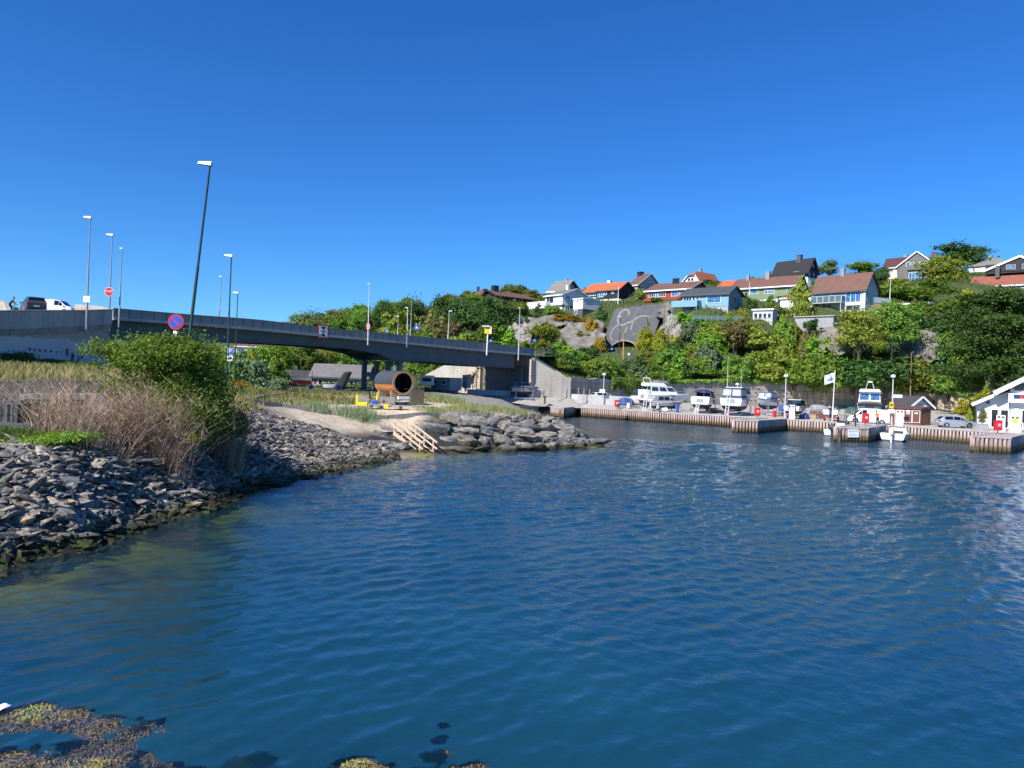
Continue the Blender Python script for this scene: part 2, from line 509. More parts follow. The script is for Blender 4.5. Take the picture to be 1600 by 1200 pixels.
def soft(x, y, poly, wd=0.8):
 s = 0
 for i in range(9):
  a = i * 0.7854
  k = 0 if i == 8 else wd
  s = s + inpoly(x + k * math.cos(a), y + k * math.sin(a), poly)
 return s / 9.0
xs = np.concatenate([np.arange(-95, -22, 1.6), np.arange(-22, 12, 0.28), np.arange(12, 30, 2)])
ys = np.concatenate([np.arange(4, 14, 1.0), np.arange(14, 66, 0.28), np.arange(66, 134, 1.0)])
def lz(x, y):
 z = land_z(x, y)
 dip = np.clip(1 - np.hypot((x - 0.2) / 6.5, (y - 57.0) / 5.0), 0, 1)
 return z + (fbm(x * 0.9, y * 0.9, 3) - 0.5) * 0.3 * np.clip((z + 1) / 2, 0.2, 1) - 0.9 * np.clip(dip * 3, 0, 1)
V, Q = grid_mesh(xs, ys, lz)
wob = (fbm(V[:, 0] * 0.5, V[:, 1] * 0.5, 11) - 0.5) * 3.5
ws = soft(V[:, 0] + wob * 0.8, V[:, 1] + wob, SAND, 1.2)
wg = soft(V[:, 0] + wob * 0.5, V[:, 1] + wob * 0.5, GRASSP, 1.0) * (1 - ws)
grav = np.array([0.10, 0.105, 0.11]); sand = np.array([0.60, 0.49, 0.36]); grs = np.array([0.13, 0.13, 0.045])
nse = fbm(V[:, 0] * 2, V[:, 1] * 2, 21)[:, None]
col = grav * (0.6 + 0.8 * nse) * (1 - ws - wg)[:, None] + sand * (0.85 + 0.3 * nse) * ws[:, None] + grs * (0.6 + 0.8 * nse) * wg[:, None]
BWK = [tuple(W(*q)[:2]) for q in ((655, 664, 56), (690, 650, 59), (850, 650, 66), (960, 700, 62), (935, 704, 58), (600, 712, 46), (500, 720, 42), (520, 676, 48), (600, 672, 52))]
fy = (np.clip((V[:, 1] - 70) / 8, 0, 1) * np.clip((V[:, 0] + 14) / 6, 0, 1) * (1 - wg))[:, None]
col = col * (1 - fy) + np.array([0.30, 0.27, 0.235]) * (0.7 + .6 * nse) * fy
wk = soft(V[:, 0], V[:, 1], BWK, 0.7)[:, None]
col = col * (1 - wk) + np.array([0.05, 0.05, 0.048]) * (0.6 + .8 * nse) * wk
uw = np.clip((0.35 - V[:, 2]) / 0.5, 0, 1)[:, None]
alg = fbm(V[:, 0] * 0.7, V[:, 1] * 0.7, 31)[:, None]
bedc = np.where(alg > 0.5, np.array([0.27, 0.26, 0.03]), np.array([0.09, 0.06, 0.03]))
col = col * (1 - uw) + bedc * uw
m, t, b = newmat('shore_soil')
at = nd(t, 'ShaderNodeAttribute', attribute_name='col')
wp = coords(t, 'World')
n1 = noise(t, wp, 3.0, 6, 0.7); n2 = noise(t, wp, 18, 4, 0.7)
c = mixc(t, 1.0, at.outputs['Color'], ramp(t, math_n(t, 'ADD', math_n(t, 'MULTIPLY', n1, 0.5), math_n(t, 'MULTIPLY', n2, 0.5)), [(0.32, 0.55), (0.68, 1.4)]), 'MULTIPLY')
t.links.new(c, b.inputs['Base Color']); b.inputs['Roughness'].default_value = 0.95; b.inputs['Specular IOR Level'].default_value = 0.15
bump(t, b, math_n(t, 'ADD', n2, n1), 0.8, 0.08)
o = np_mesh('shore_ground', V, Q, m, smooth=True, attrs=[('col', 'POINT', 'FLOAT_COLOR', np.c_[col, np.ones(len(col))])])
tag(o, 'bank of grey shingle, pale sand and rough grass round the cove', kind='structure')
o['category'] = 'ground'
# seabed
mb = MB(); mb.add([(-300, -60, -5.2), (500, -60, -5.2), (500, 420, -5.2), (-300, 420, -5.2)], [(0, 1, 2, 3)])
o = mb.build('seabed', pm((0.02, 0.05, 0.05), 0.9, 0.3, 0.2, name='seabed_silt')); tag(o, 'dark silty bed of the harbour', 'seabed', kind='structure')
# ------------------------------------------------------------------ kelp patches (positions needed by the water for its clearness)
KELP = []   # (x, y, r, depth)
for px, py, rad, dep in ((40, 1118, 0.55, 0.03), (95, 1115, 0.4, 0.05), (20, 1170, 0.5, 0.08), (170, 1128, 0.4, 0.08), (235, 1125, 0.38, 0.12), (140, 1150, 0.4, 0.1), (110, 1172, 0.42, 0.12), (240, 1160, 0.3, 0.18), (235, 1185, 0.3, 0.22), (180, 1160, 0.4, 0.08),
                         (90, 1190, 0.55, 0.04), (150, 1192, 0.45, 0.04), (40, 1200, 0.45, 0.06), (430, 1140, 0.36, 0.45), (415, 1155, 0.25, 0.5), (470, 1195, 0.35, 0.3), (505, 1194, 0.35, 0.1), (550, 1190, 0.3, 0.06), (590, 1196, 0.3, 0.06), (620, 1199, 0.3, 0.1), (280, 1190, 0.4, 0.16),
                         (640, 1182, 0.32, 0.34), (668, 1172, 0.3, 0.3), (682, 1150, 0.22, 0.24), (692, 1132, 0.15, 0.2), (696, 1116, 0.1, 0.14), (735, 1194, 0.25, 0.06), (320, 1200, 0.4, 0.35)):
 p = G(px, py, 0); KELP.append((p.x, p.y, rad, dep))
def kelp_d(x, y, sh=0.0):
 """distance measure to the kelp patches (below 1 is inside) and their depth"""
 x = np.asarray(x, float); y = np.asarray(y, float)
 wv = (fbm(x * 1.7, y * 1.7, 77) - 0.5) * 1.3 + (fbm(x * 6, y * 6, 78) - 0.5) * 0.7
 best = np.full(x.shape, 9.0); dep = np.full(x.shape, 6.0)
 for kx, ky, kr, kd in KELP:
  rr = np.hypot(x - kx, y - ky + sh * (kd + 0.03) * 2.06) / (kr * 1.18) + wv
  dep = np.where(rr < best, kd, dep); best = np.minimum(best, rr)
 return best, dep
# ------------------------------------------------------------------ water
def water_mesh():
 ds = [3.0]
 while ds[-1] < 330: ds.append(ds[-1] * 1.005 if ds[-1] < 70 else ds[-1] * 1.02)
 ds = np.array(ds)
 us = np.concatenate([np.linspace(-2.2, -0.86, 30), np.linspace(-0.84, 0.84, 620), np.linspace(0.86, 2.2, 30)])
 U, D = np.meshgrid(us, ds)
 X = U * D; Y = D - 0.0
 cell = np.where(D < 70, 0.005 * D, 0.02 * D)
 Z = np.zeros_like(X); r = np.random.default_rng(5)
 PATCH = 0.55 + 1.0 * np.clip(fbm(X * 0.035 + 3, Y * 0.075, 91, 3) * 2.2 - 0.6, 0, 1)
 for i in range(54):
  lam = 0.2 * (2.6 / 0.2) ** (i / 53.0) * r.uniform(0.9, 1.1)
  th = R(138) + r.normal(0, 0.36) if i % 4 else R(85) + r.normal(0, 0.6)
  k = 2 * math.pi / lam
  near = np.clip((D - 7) / 14, 0.42, 2.2) if lam < 0.6 else (np.clip((D - 5) / 17, 0.3, 2.4) if lam < 1.3 else np.clip((D - 14) / 20, 0.12, 2.3))
  amp = 0.0215 / k * (1.55 if 0.34 < lam < 0.8 else 0.62)
  fade = np.clip((lam / cell - 2.5) / 3, 0, 1)
  ph = k * (math.cos(th) * X + math.sin(th) * Y) + r.uniform(0, 6.28)
  pat = (0.4 + 1.2 * vnoise(X * 0.11 + i * 7.3, Y * 0.07 + i * 3.1, 50 + i)) * PATCH
  s = np.sin(ph + 0.9 * np.sin(k * 0.13 * (X * math.sin(th) - Y * math.cos(th)) + i))
  Z += amp * fade * near * pat * (s + 0.25 * s * s)
 ny, nx = X.shape
 idx = np.arange(nx * ny).reshape(ny, nx)
 Qw = np.stack([idx[:-1, :-1], idx[:-1, 1:], idx[1:, 1:], idx[1:, :-1]], -1).reshape(-1, 4)
 Vw = np.stack([X, Y, Z], -1).reshape(-1, 3)
 dep = 6.0 * np.ones(len(Vw))
 lm = (Vw[:, 0] < 28) & (Vw[:, 0] > -90) & (Vw[:, 1] < 130)
 dep[lm] = np.clip(-land_z(Vw[lm, 0], Vw[lm, 1]), 0.0, 6)
 near = Vw[:, 1] < 16
 rr, kd = kelp_d(Vw[near, 0], Vw[near, 1], 1.0)
 s = np.clip((1.05 - rr) / 0.3, 0, 1)
 dn = np.minimum(dep[near], kd + (1 - s) ** 0.6 * 6)
 dep[near] = dn
 m, t, b = newmat('sea_water')
 t.nodes.remove(b)
 at = nd(t, 'ShaderNodeAttribute', attribute_name='depth')
 opac = math_n(t, 'SUBTRACT', 1.0, math_n(t, 'POWER', 2.718, math_n(t, 'MULTIPLY', at.outputs['Fac'], -1.15)))
 wp = coords(t, 'World')
 sx = nd(t, 'ShaderNodeMapping'); sx.inputs['Scale'].default_value = (1, 1.0, 1); sx.inputs['Rotation'].default_value = (0, 0, R(25)); t.links.new(wp, sx.inputs[0])
 h1 = noise(t, sx.outputs[0], 4.2, 4, 0.6); h2 = noise(t, wp, 1.5, 2, 0.5)
 cd = nd(t, 'ShaderNodeSeparateXYZ'); t.links.new(wp, cd.inputs[0])
 far = ramp(t, math_n(t, 'MULTIPLY', cd.outputs[1], 0.01), [(0.08, 0.12), (0.4, 1.0)])
 pw = noise(t, wp, 0.045, 3, 0.6)
 bp = nd(t, 'ShaderNodeBump'); bp.inputs['Distance'].default_value = 0.16
 t.links.new(math_n(t, 'MULTIPLY', math_n(t, 'MULTIPLY', far, 0.55), ramp(t, pw, [(0.35, 0.55), (0.65, 1.0)])), bp.inputs['Strength'])
 t.links.new(math_n(t, 'ADD', h1, math_n(t, 'MULTIPLY', h2, 0.9)), bp.inputs['Height'])
 df = nd(t, 'ShaderNodeBsdfDiffuse')
 t.links.new(ramp(t, noise(t, wp, 0.12, 3), [(0.35, (0.005, 0.038, 0.066)), (0.65, (0.008, 0.055, 0.086))]), df.inputs[0])
 tr = nd(t, 'ShaderNodeBsdfTransparent'); tr.inputs[0].default_value = (0.78, 0.87, 0.84, 1)
 body = nd(t, 'ShaderNodeMixShader'); t.links.new(opac, body.inputs[0]); t.links.new(tr.outputs[0], body.inputs[1]); t.links.new(df.outputs[0], body.inputs[2])
 gl = nd(t, 'ShaderNodeBsdfGlossy'); gl.inputs['Roughness'].default_value = 0.012; gl.inputs[0].default_value = (0.95, 0.97, 1, 1)
 t.links.new(bp.outputs[0], gl.inputs['Normal'])
 lw = nd(t, 'ShaderNodeLayerWeight'); lw.inputs['Blend'].default_value = 0.5; t.links.new(bp.outputs[0], lw.inputs['Normal'])
 frv = math_n(t, 'ADD', math_n(t, 'MULTIPLY', math_n(t, 'POWER', lw.outputs['Facing'], 4.8), 0.97), 0.024)
 mx = nd(t, 'ShaderNodeMixShader'); t.links.new(frv, mx.inputs[0]); t.links.new(body.outputs[0], mx.inputs[1]); t.links.new(gl.outputs[0], mx.inputs[2])
 t.links.new(mx.outputs[0], t.nodes['Material Output'].inputs[0])
 o = np_mesh('water', Vw, Qw, m, smooth=True, attrs=[('depth', 'POINT', 'FLOAT', dep)])
 tag(o, 'deep blue rippled harbour water', 'water', kind='structure')
water_mesh()
# ------------------------------------------------------------------ quay yard
FRONT = [Vector(p) for p in ((11.5, 119.3, 1.37), (21, 110, 1.37), (30.6, 102.6, 1.37), (37.5, 98.8, 1.37), (42.4, 95.2, 1.37), (47.2, 89.0, 1.37), (52.4, 83.8, 1.37), (62, 75.5, 1.37), (90, 54, 1.37))]
WALLP = [(9.7, 122, 3.4, 6.3), (20, 132, 3.1, 6.2), (30, 139, 2.6, 6.2), (44, 145, 2.2, 7.0), (58, 148, 2.2, 7.2), (72, 150, 2.5, 6.9), (88, 151, 2.9, 6.0), (110, 150, 3.2, 5.8), (150, 140, 3.5, 5.5)]
def yard():
 def lerp_poly(P, k):
  P = np.array(P, float); s = np.r_[0, np.cumsum(np.hypot(*np.diff(P[:, :2], axis=0).T))]; s /= s[-1]
  return np.array([np.interp(k, s, P[:, i]) for i in range(3)]).T
 k = np.linspace(0, 1, 60)
 a = lerp_poly(FRONT, k); bk = lerp_poly([(p[0], p[1], p[2]) for p in WALLP], k)
 bk[:, 1] += 0.6
 rows = [a * (1 - q) + bk * q for q in np.linspace(0, 1, 14)]
 for i, q in enumerate(np.linspace(0, 1, 14)): rows[i][:, 2] = a[:, 2] + (bk[:, 2] - a[:, 2]) * q ** 1.6
 V = np.concatenate(rows); n = len(k)
 idx = np.arange(len(V)).reshape(-1, n)
 Q = np.stack([idx[:-1, :-1], idx[:-1, 1:], idx[1:, 1:], idx[1:, :-1]], -1).reshape(-1, 4)
 o = np_mesh('quay_yard', V, Q, concrete((0.40, 0.37, 0.33), 0.22, name='yard_concrete', streak=0.2), smooth=True)
 tag(o, 'pale concrete yard of the marina', 'yard', kind='structure')
 # left part of the yard up to the bridge abutment
 pts = [(3.6, 116.6, 1.5), (11.5, 119.3, 1.366), (9.7, 122.6, 3.38), (2, 120, 3.0), (-8, 128, 3.0), (-8, 116, 2.35), (-1, 113, 2.1)]
 mb = MB(); mb.add(pts, [tuple(range(len(pts)))])
 o = mb.build('yard_apron', concrete((0.34, 0.32, 0.29), 0.22, name='yard_concrete', streak=0.2)); tag(o, 'concrete apron below the bridge end', 'yard', kind='structure')
yard()
def yard_z(x, y):
 """rough yard level"""
 f = np.interp(x, [p.x for p in FRONT], [p.y for p in FRONT]); bkk = np.interp(x, [p[0] for p in WALLP], [p[1] for p in WALLP]); bz = np.interp(x, [p[0] for p in WALLP], [p[2] for p in WALLP])
 q = max(0.0, min(1.0, (y - f) / max(1e-3, bkk - f)))
 return 1.37 + (bz - 1.37) * q ** 1.6
def Yd(px, py, z0=1.6):
 """point on the yard under a photo pixel"""
 z = z0
 for _ in range(12):
  p = G(px, py, z); z = 0.5 * z + 0.5 * yard_z(p.x, p.y)
 p.z = yard_z(p.x, p.y)
 return p
# ------------------------------------------------------------------ hillside
HP = [(x, y + 1.5, z2 - 0.5) for x, y, z1, z2 in WALLP] + [(-8, 131, 4), (-30, 135, 3.5), (-80, 135, 4), (-140, 135, 4.5), (200, 135, 6), (2, 124, 8.6), (-6, 131, 8.4)]
for p in [(862, 556, 133), (905, 556, 152), (975, 554, 178), (945, 552, 172), (1000, 553, 178),
          (880, 582, 131), (950, 578, 143), (1050, 575, 148), (1150, 572, 151), (1250, 570, 154), (1350, 575, 154), (1450, 590, 153), (1560, 600, 153),
          (900, 560, 145), (1050, 545, 157), (1150, 545, 158), (1250, 535, 158), (1350, 545, 158), (1450, 550, 158), (1550, 560, 155),
          (870, 488, 194), (935, 488, 196), (830, 502, 187), (800, 505, 190), (870, 530, 180), (800, 545, 172), (840, 545, 170),
          (990, 471, 197), (940, 480, 192), (960, 468, 201), (1020, 456, 224), (1040, 470, 186), (1095, 445, 222), (1080, 486, 168), (1130, 487, 165), (1100, 500, 161), (1200, 487, 178), (1190, 500, 158), (1240, 486, 178),
          (1320, 492, 160), (1370, 480, 165), (1290, 510, 157), (1430, 495, 162), (1400, 470, 180), (1560, 458, 182), (1500, 470, 180), (1430, 441, 214), (1390, 440, 214), (1480, 430, 215), (1250, 450, 205), (1300, 450, 200), (1210, 450, 205),
          (1540, 425, 222), (1600, 450, 185), (790, 478, 214), (740, 482, 220), (700, 500, 205), (650, 510, 200), (640, 560, 165), (720, 545, 165),
          (600, 500, 215), (520, 515, 225), (450, 530, 225), (390, 552, 230), (600, 565, 175), (500, 575, 172), (400, 580, 172), (300, 575, 180), (100, 570, 200), (-100, 565, 220), (600, 600, 150), (450, 602, 150), (300, 598, 150)]:
 v = W(*p); HP.append((v.x, v.y, v.z))
HP += [(-200, 300, 12), (-100, 280, 20), (-60, 300, 30), (0, 300, 36), (40, 290, 38), (100, 290, 44), (150, 280, 48), (220, 260, 48), (250, 180, 30), (240, 140, 12), (-200, 180, 6)]
hill_f = RBF(HP)
_wx, _wy, _wz = [[q[i] for q in WALLP] for i in (0, 1, 3)]
def hill_z(x, y):
 z = hill_f(x, y)
 cap = np.interp(x, _wx, _wz) - 0.8 + 1.3 * np.maximum(0, np.asarray(y) - np.interp(x, _wx, _wy) - 1.2)
 return np.where((np.asarray(x) > 11) & (np.asarray(x) < 150), np.minimum(z, cap), z)
wl = [(-260, 131), (-40, 131), (-9, 131), (2, 120.5)] + [(p[0], p[1] + 0.4) for p in WALLP] + [(260, 135), (260, 420), (-260, 420)]
V, Q = grid_mesh(np.arange(-200, 250, 1.3), np.arange(118, 330, 1.3), lambda x, y: hill_z(x, y) + (fbm(x * 0.25, y * 0.25, 4) - 0.5) * 1.0, keep=lambda x, y: inpoly(x, y, wl))
m, t, b = newmat('hillside_soil')
wp = coords(t, 'World'); g = nd(t, 'ShaderNodeNewGeometry'); sp = nd(t, 'ShaderNodeSeparateXYZ'); t.links.new(g.outputs['Normal'], sp.inputs[0])
n1 = noise(t, wp, 0.5, 6, 0.7); n2 = noise(t, wp, 3, 4)
gc = ramp(t, math_n(t, 'ADD', math_n(t, 'MULTIPLY', n1, 0.6), math_n(t, 'MULTIPLY', n2, 0.4)), [(0.35, (0.03, 0.05, 0.012)), (0.6, (0.07, 0.10, 0.025)), (0.75, (0.13, 0.12, 0.05))])
rc = ramp(t, n2, [(0.3, (0.10, 0.09, 0.08)), (0.6, (0.30, 0.28, 0.25)), (0.75, (0.45, 0.42, 0.37))])
c = mixc(t, ramp(t, math_n(t, 'ADD', sp.outputs[2], math_n(t, 'MULTIPLY', n1, 0.4)), [(0.7, 1.0), (0.85, 0.0)]), gc, rc)
t.links.new(c, b.inputs['Base Color']); b.inputs['Roughness'].default_value = 0.95; bump(t, b, n2, 0.8, 0.2)
o = np_mesh('hillside', V, Q, m, smooth=True); tag(o, 'steep green hillside with bare rock above the marina', 'hill', kind='structure')
o['category'] = 'hill'
# flat land far to the left, behind the bridge
mb = MB(); mb.add([(-400, 60, 3.2), (-60, 60, 3.2), (-60, 500, 3.2), (-400, 500, 3.2)], [(0, 1, 2, 3)])
mb.build('far_ground', pm((0.07, 0.09, 0.03), 0.95, 0.3, 0.2, name='far_grass'))['kind'] = 'structure'
mb = MB(); mb.add([(-4000, 420, 0.5), (4000, 420, 0.5), (4000, 5000, 0.5), (-4000, 5000, 0.5)], [(0, 1, 2, 3)])
mb.build('distant_terrain', pm((0.05, 0.08, 0.03), 0.95, 0.3, 0.02, name='far_grass'))['kind'] = 'structure'
# ------------------------------------------------------------------ road bridge
STEEL = pm((0.055, 0.085, 0.11), 0.5, 0.18, 0.6, name='blue_grey_steel')
PARA = boards((0.20, 0.215, 0.22), 0.9, 'Y', 0.15, 0.55, name='corrugated_parapet')
EDGEM = concrete((0.42, 0.42, 0.40), 0.25)
CONC = concrete((0.46, 0.42, 0.36), 0.22, 0.5)
CONCD = concrete((0.22, 0.22, 0.215), 0.25)
def bY(px): return 111.0 / (0.951 - (px - 800) / F)
def bline(px, py):
 return W(px, py, bY(px))
PERP = Vector((-0.69, 0.724, 0)).normalized()
BD = Vector((0.724, 0.69, 0)).normalized()
TOPL = [(176, 482), (300, 492.5), (400, 499.5), (505, 512.5), (600, 521.5), (700, 530), (760, 536.5), (835, 544.5)]
BOTL = [(176, 499.8), (300, 508.5), (400, 516), (505, 526), (600, 534), (700, 544), (760, 549.5), (835, 556)]
SOFF = [(176, 527), (250, 530), (300, 533), (400, 533.5), (450, 536), (500, 538.8), (540, 542), (570, 545.8), (600, 552), (618, 560.5), (626, 564.3), (636, 564), (662, 563), (700, 566), (750, 571), (812, 574.5), (822, 575)]
NS = 60
pxs = np.linspace(176, 835, NS)
def zcurve(L): return np.array([W(p, np.interp(p, [q[0] for q in L], [q[1] for q in L]), bY(p)).z for p in pxs])
ztop, zbot, zsof = zcurve(TOPL), zcurve(BOTL), zcurve(SOFF)
EX = np.array([W(p, 540, bY(p)).x for p in pxs]); EY = np.array([bY(p) for p in pxs])
def sm(a):
 for _ in range(6): a[1:-1] = (a[:-2] + a[1:-1] * 2 + a[2:]) / 4
 return a
ztop, zbot = sm(ztop), sm(zbot)
BW = 11.5
root = thing('road_bridge', 'long blue grey steel girder road bridge crossing to the far abutment', 'bridge', (EX[30], EY[30], 0))
O = Vector((EX[30], EY[30], 0))
def strip(off0, off1, za, zb, sel=None):
 secs = []
 for i in (range(NS) if sel is None else sel):
  p = Vector((EX[i], EY[i], 0)) - O
  a = p + PERP * off0; c = p + PERP * off1
  secs.append([(a.x, a.y, za[i]), (c.x, c.y, za[i]), (c.x, c.y, zb[i]), (a.x, a.y, zb[i])])
 return MB().loft(secs, closed=True)
strip(0.0, 0.09, ztop, zbot + 0.28).build('parapet', PARA, root)
strip(BW - 0.09, BW, ztop, zbot + 0.28).build('parapet', PARA, root)
mbr = strip(-0.06, 0.16, ztop + 0.06, ztop + 0.003); mbr.build('hand_rail', pm((0.2, 0.22, 0.23), 0.4, 0.1, 1, metal=0.4, name='rail_steel'), root)
strip(-0.14, BW + 0.14, zbot + 0.28, zbot).build('deck', EDGEM, root)
strip(0.3, BW - 0.3, zbot + 0.31, zbot + 0.284).build('carriageway', pm((0.06, 0.06, 0.062), 0.9, 0.2, 2, name='asphalt'), root)
gs = [i for i in range(NS) if pxs[i] < 823]
for off in (1.15, BW - 1.45):
 g = strip(off, off + 0.3, zbot - 0.002, zsof, gs).build('girder', STEEL, root)
strip(1.0, 1.6, zsof - 0.003, zsof - 0.11, gs).build('bottom_flange', STEEL, root)
strip(1.6, BW - 1.6, zbot - 0.5, zbot - 0.6, gs).build('deck_underside', STEEL, root)
mb = MB()
for i in gs[2::3]:
 p = Vector((EX[i], EY[i], 0)) - O
 mb.beam(p + PERP * 1.4 + Vector((0, 0, zsof[i] + 0.5)), p + PERP * (BW - 1.4) + Vector((0, 0, zsof[i] + 0.5)), 0.2, 0.7)
mb.build('cross_frames', STEEL, root)
pj = int(np.argmin(abs(pxs - 632)))
for off in (1.3, 4.0, 7.0, BW - 1.3):
 p = Vector((EX[pj], EY[pj], 0)) - O + PERP * off
 gz = float(land_z(p.x + O.x, p.y + O.y)) - 1.0
 mb = MB(); mb.cbox((p.x, p.y, (zsof[pj] + gz) / 2), 0.55, 0.6, zsof[pj] - gz, math.atan2(BD.y, BD.x))
 mb.cbox((p.x, p.y, zsof[pj] - 0.25), 0.8, 0.9, 0.4, math.atan2(BD.y, BD.x))
 mb.build('pier_column', STEEL, root)
mb = MB()
a = Vector((EX[pj], EY[pj], zsof[pj] - 2.0)) - O
mb.beam(a + PERP * 1.3, a + PERP * (BW - 1.3), 0.4, 0.7); mb.build('pier_crossbeam', STEEL, root)
# clearance sign on the parapet
def text_obj(s, size, mat, parent=None, loc=(0, 0, 0), rz=0.0, name='lettering', ext=0.004, ry=0.0, align='CENTER', sx=1.0):
 cu = bpy.data.curves.new(name, 'FONT'); cu.body = s; cu.size = size; cu.extrude = ext
 cu.align_x = align; cu.align_y = 'CENTER'; cu.materials.append(mat)
 q_ = bpy.data.objects.new(name, cu); me_ = bpy.data.meshes.new_from_object(q_); bpy.data.objects.remove(q_); bpy.data.curves.remove(cu); me_.name = name
 o = bpy.data.objects.new(name, me_)
 o.rotation_euler = (math.pi / 2, ry, rz); o.location = loc; o.scale = (sx, 1, 1)
 return link(o, parent)
BANG = math.atan2(BD.y, BD.x)
p = bline(504, 518)
cs = thing('clearance_sign', 'square red bordered white navigation sign fixed on the bridge parapet', 'sign', p - PERP * 0.12, BANG)
MB().box(-0.75, 0.75, -0.05, 0, -0.85, 0.85).build('frame', RED, cs)
MB().box(-0.58, 0.58, -0.062, -0.05, -0.68, 0.68).build('face', WHITE, cs)
MB().prism([(-0.4, 0.6), (0.4, 0.6), (0, 0.15)], -0.075, -0.063).prism([(-0.4, -0.6), (0.4, -0.6), (0, -0.15)], -0.075, -0.063).prism([(-0.3,-.05),(.3,-.05),(.3,.08),(-.3,.08)], -.075,-.063).build('symbol', BLACK, cs)
# ------------------------------------------------------------------ curved approach wall on the left
CW = [(176, 73.2), (160, 70), (136, 66.8), (100, 63.2), (62, 60.2), (30, 58.2), (0, 56.3), (-60, 52.8), (-160, 48), (-320, 43)]
CT = [(-320, 488), (-60, 487), (0, 487), (62, 486.5), (136, 486), (176, 484.5)]
CB = [(-320, 520), (-60, 516.5), (0, 515), (62, 513), (136, 509), (176, 506)]
def cw_pts(off, L, m=40):
 k = np.linspace(0, 1, m); px = np.interp(k, np.linspace(0, 1, len(CW)), [c[0] for c in CW]); d = np.interp(k, np.linspace(0, 1, len(CW)), [c[1] for c in CW])
 for _ in range(3): d[1:-1] = (d[:-2] + 2 * d[1:-1] + d[2:]) / 4
 P = [W(a, np.interp(a, [q[0] for q in L], [q[1] for q in L]), b) for a, b in zip(px, d)]
 res = []
 for i, q in enumerate(P):
  tn = (P[min(i + 1, m - 1)] - P[max(0, i - 1)]); n = Vector((-tn.y, tn.x, 0)).normalized()
  if n.x < 0: n = -n
  res.append(q + n * off)
 return res
T0 = cw_pts(0, CT); B0 = cw_pts(0, CB); Tn = cw_pts(-0.35, CT); Wf = cw_pts(-0.35, CB); Wb = cw_pts(-1.0, CB); Lf = cw_pts(0.08, CB)
o0 = Vector((T0[20].x, T0[20].y, 0))
aw = thing('approach_wall', 'tall curved concrete wall and parapet carrying the road up to the bridge', 'wall', o0)
def lofted(a, b, za, zb):
 return MB().loft([[(p.x - o0.x, p.y - o0.y, za(p, i)), (q.x - o0.x, q.y - o0.y, za(p, i)), (q.x - o0.x, q.y - o0.y, zb(p, i)), (p.x - o0.x, p.y - o0.y, zb(p, i))] for i, (p, q) in enumerate(zip(a, b))], closed=True)
lofted(T0, Tn, lambda p, i: T0[i].z, lambda p, i: B0[i].z).build('parapet', concrete((0.40, 0.39, 0.365), 0.3), aw, smooth=20)
lofted(cw_pts(0.06, CT), cw_pts(-0.4, CT), lambda p, i: T0[i].z + 0.1, lambda p, i: T0[i].z + 0.002).build('coping', concrete((0.3, 0.29, 0.27), 0.2), aw, smooth=20)
lofted(cw_pts(-0.12, CB), Wb, lambda p, i: B0[i].z - 0.003, lambda p, i: B0[i].z - 0.45).build('ledge', concrete((0.3, 0.28, 0.25), 0.4), aw, smooth=20)
m, t, b = newmat('painted_wall')
v = coords(t); z = nd(t, 'ShaderNodeSeparateXYZ'); t.links.new(v, z.inputs[0])
n1 = noise(t, v, 0.5, 6, 0.65); n2 = noise(t, v, 6, 4)
edge = math_n(t, 'ADD', z.outputs[2], math_n(t, 'MULTIPLY', n1, 1.2))
pc = ramp(t, n1, [(0.3, (0.44, 0.44, 0.45)), (0.7, (0.54, 0.54, 0.55))]); cc = ramp(t, n2, [(0.3, (0.3, 0.27, 0.22)), (0.7, (0.48, 0.43, 0.36))])
c = mixc(t, ramp(t, math_n(t, 'MULTIPLY', edge, 0.1), [(0.785, 1.0), (0.79, 0.0)]), cc, pc)
t.links.new(c, b.inputs['Base Color']); b.inputs['Roughness'].default_value = 0.85; bump(t, b, n2, 0.3, 0.02)
lofted(Wf, Wb, lambda p, i: B0[i].z - 0.45, lambda p, i: 2.0).build('wall_face', m, aw, smooth=20)
# writing on the wall, each letter laid along the curve
def wall_text(s, pxa, pxb, py0, py1, size, mat, nm, rot=0.0):
 """text from photo x pxa to pxb on the wall"""
 n = len(s)
 P = [(q.x, q.y) for q in Wf]
 for i, chh in enumerate(s):
  if chh == ' ': continue
  px = pxa + (pxb - pxa) * i / (n - 1); py = py0 + (py1 - py0) * i / (n - 1)
  u = (px - 800) / F * 1.0
  best = min(range(len(P) - 1), key=lambda j: abs((P[j][0] + P[j + 1][0]) / 2 / ((P[j][1] + P[j + 1][1]) / 2) - u))
  k = best
  a, c2 = Vector((*P[k], 0)), Vector((*P[k + 1], 0))
  lo = W(px, py, (a.y + c2.y) / 2)
  tn = (a - c2).normalized(); nn = Vector((tn.y, -tn.x, 0))
  if nn.x < 0: nn = -nn
  tt = ((lo - a).dot(c2 - a)) / (c2 - a).length_squared
  base = a + (c2 - a) * tt + nn * 0.06
  yield chh, Vector((base.x, base.y, lo.z)), math.atan2(tn.y, tn.x)
INK = pm((0.015, 0.016, 0.03), 0.7, 0.1, 3, name='spray_ink')
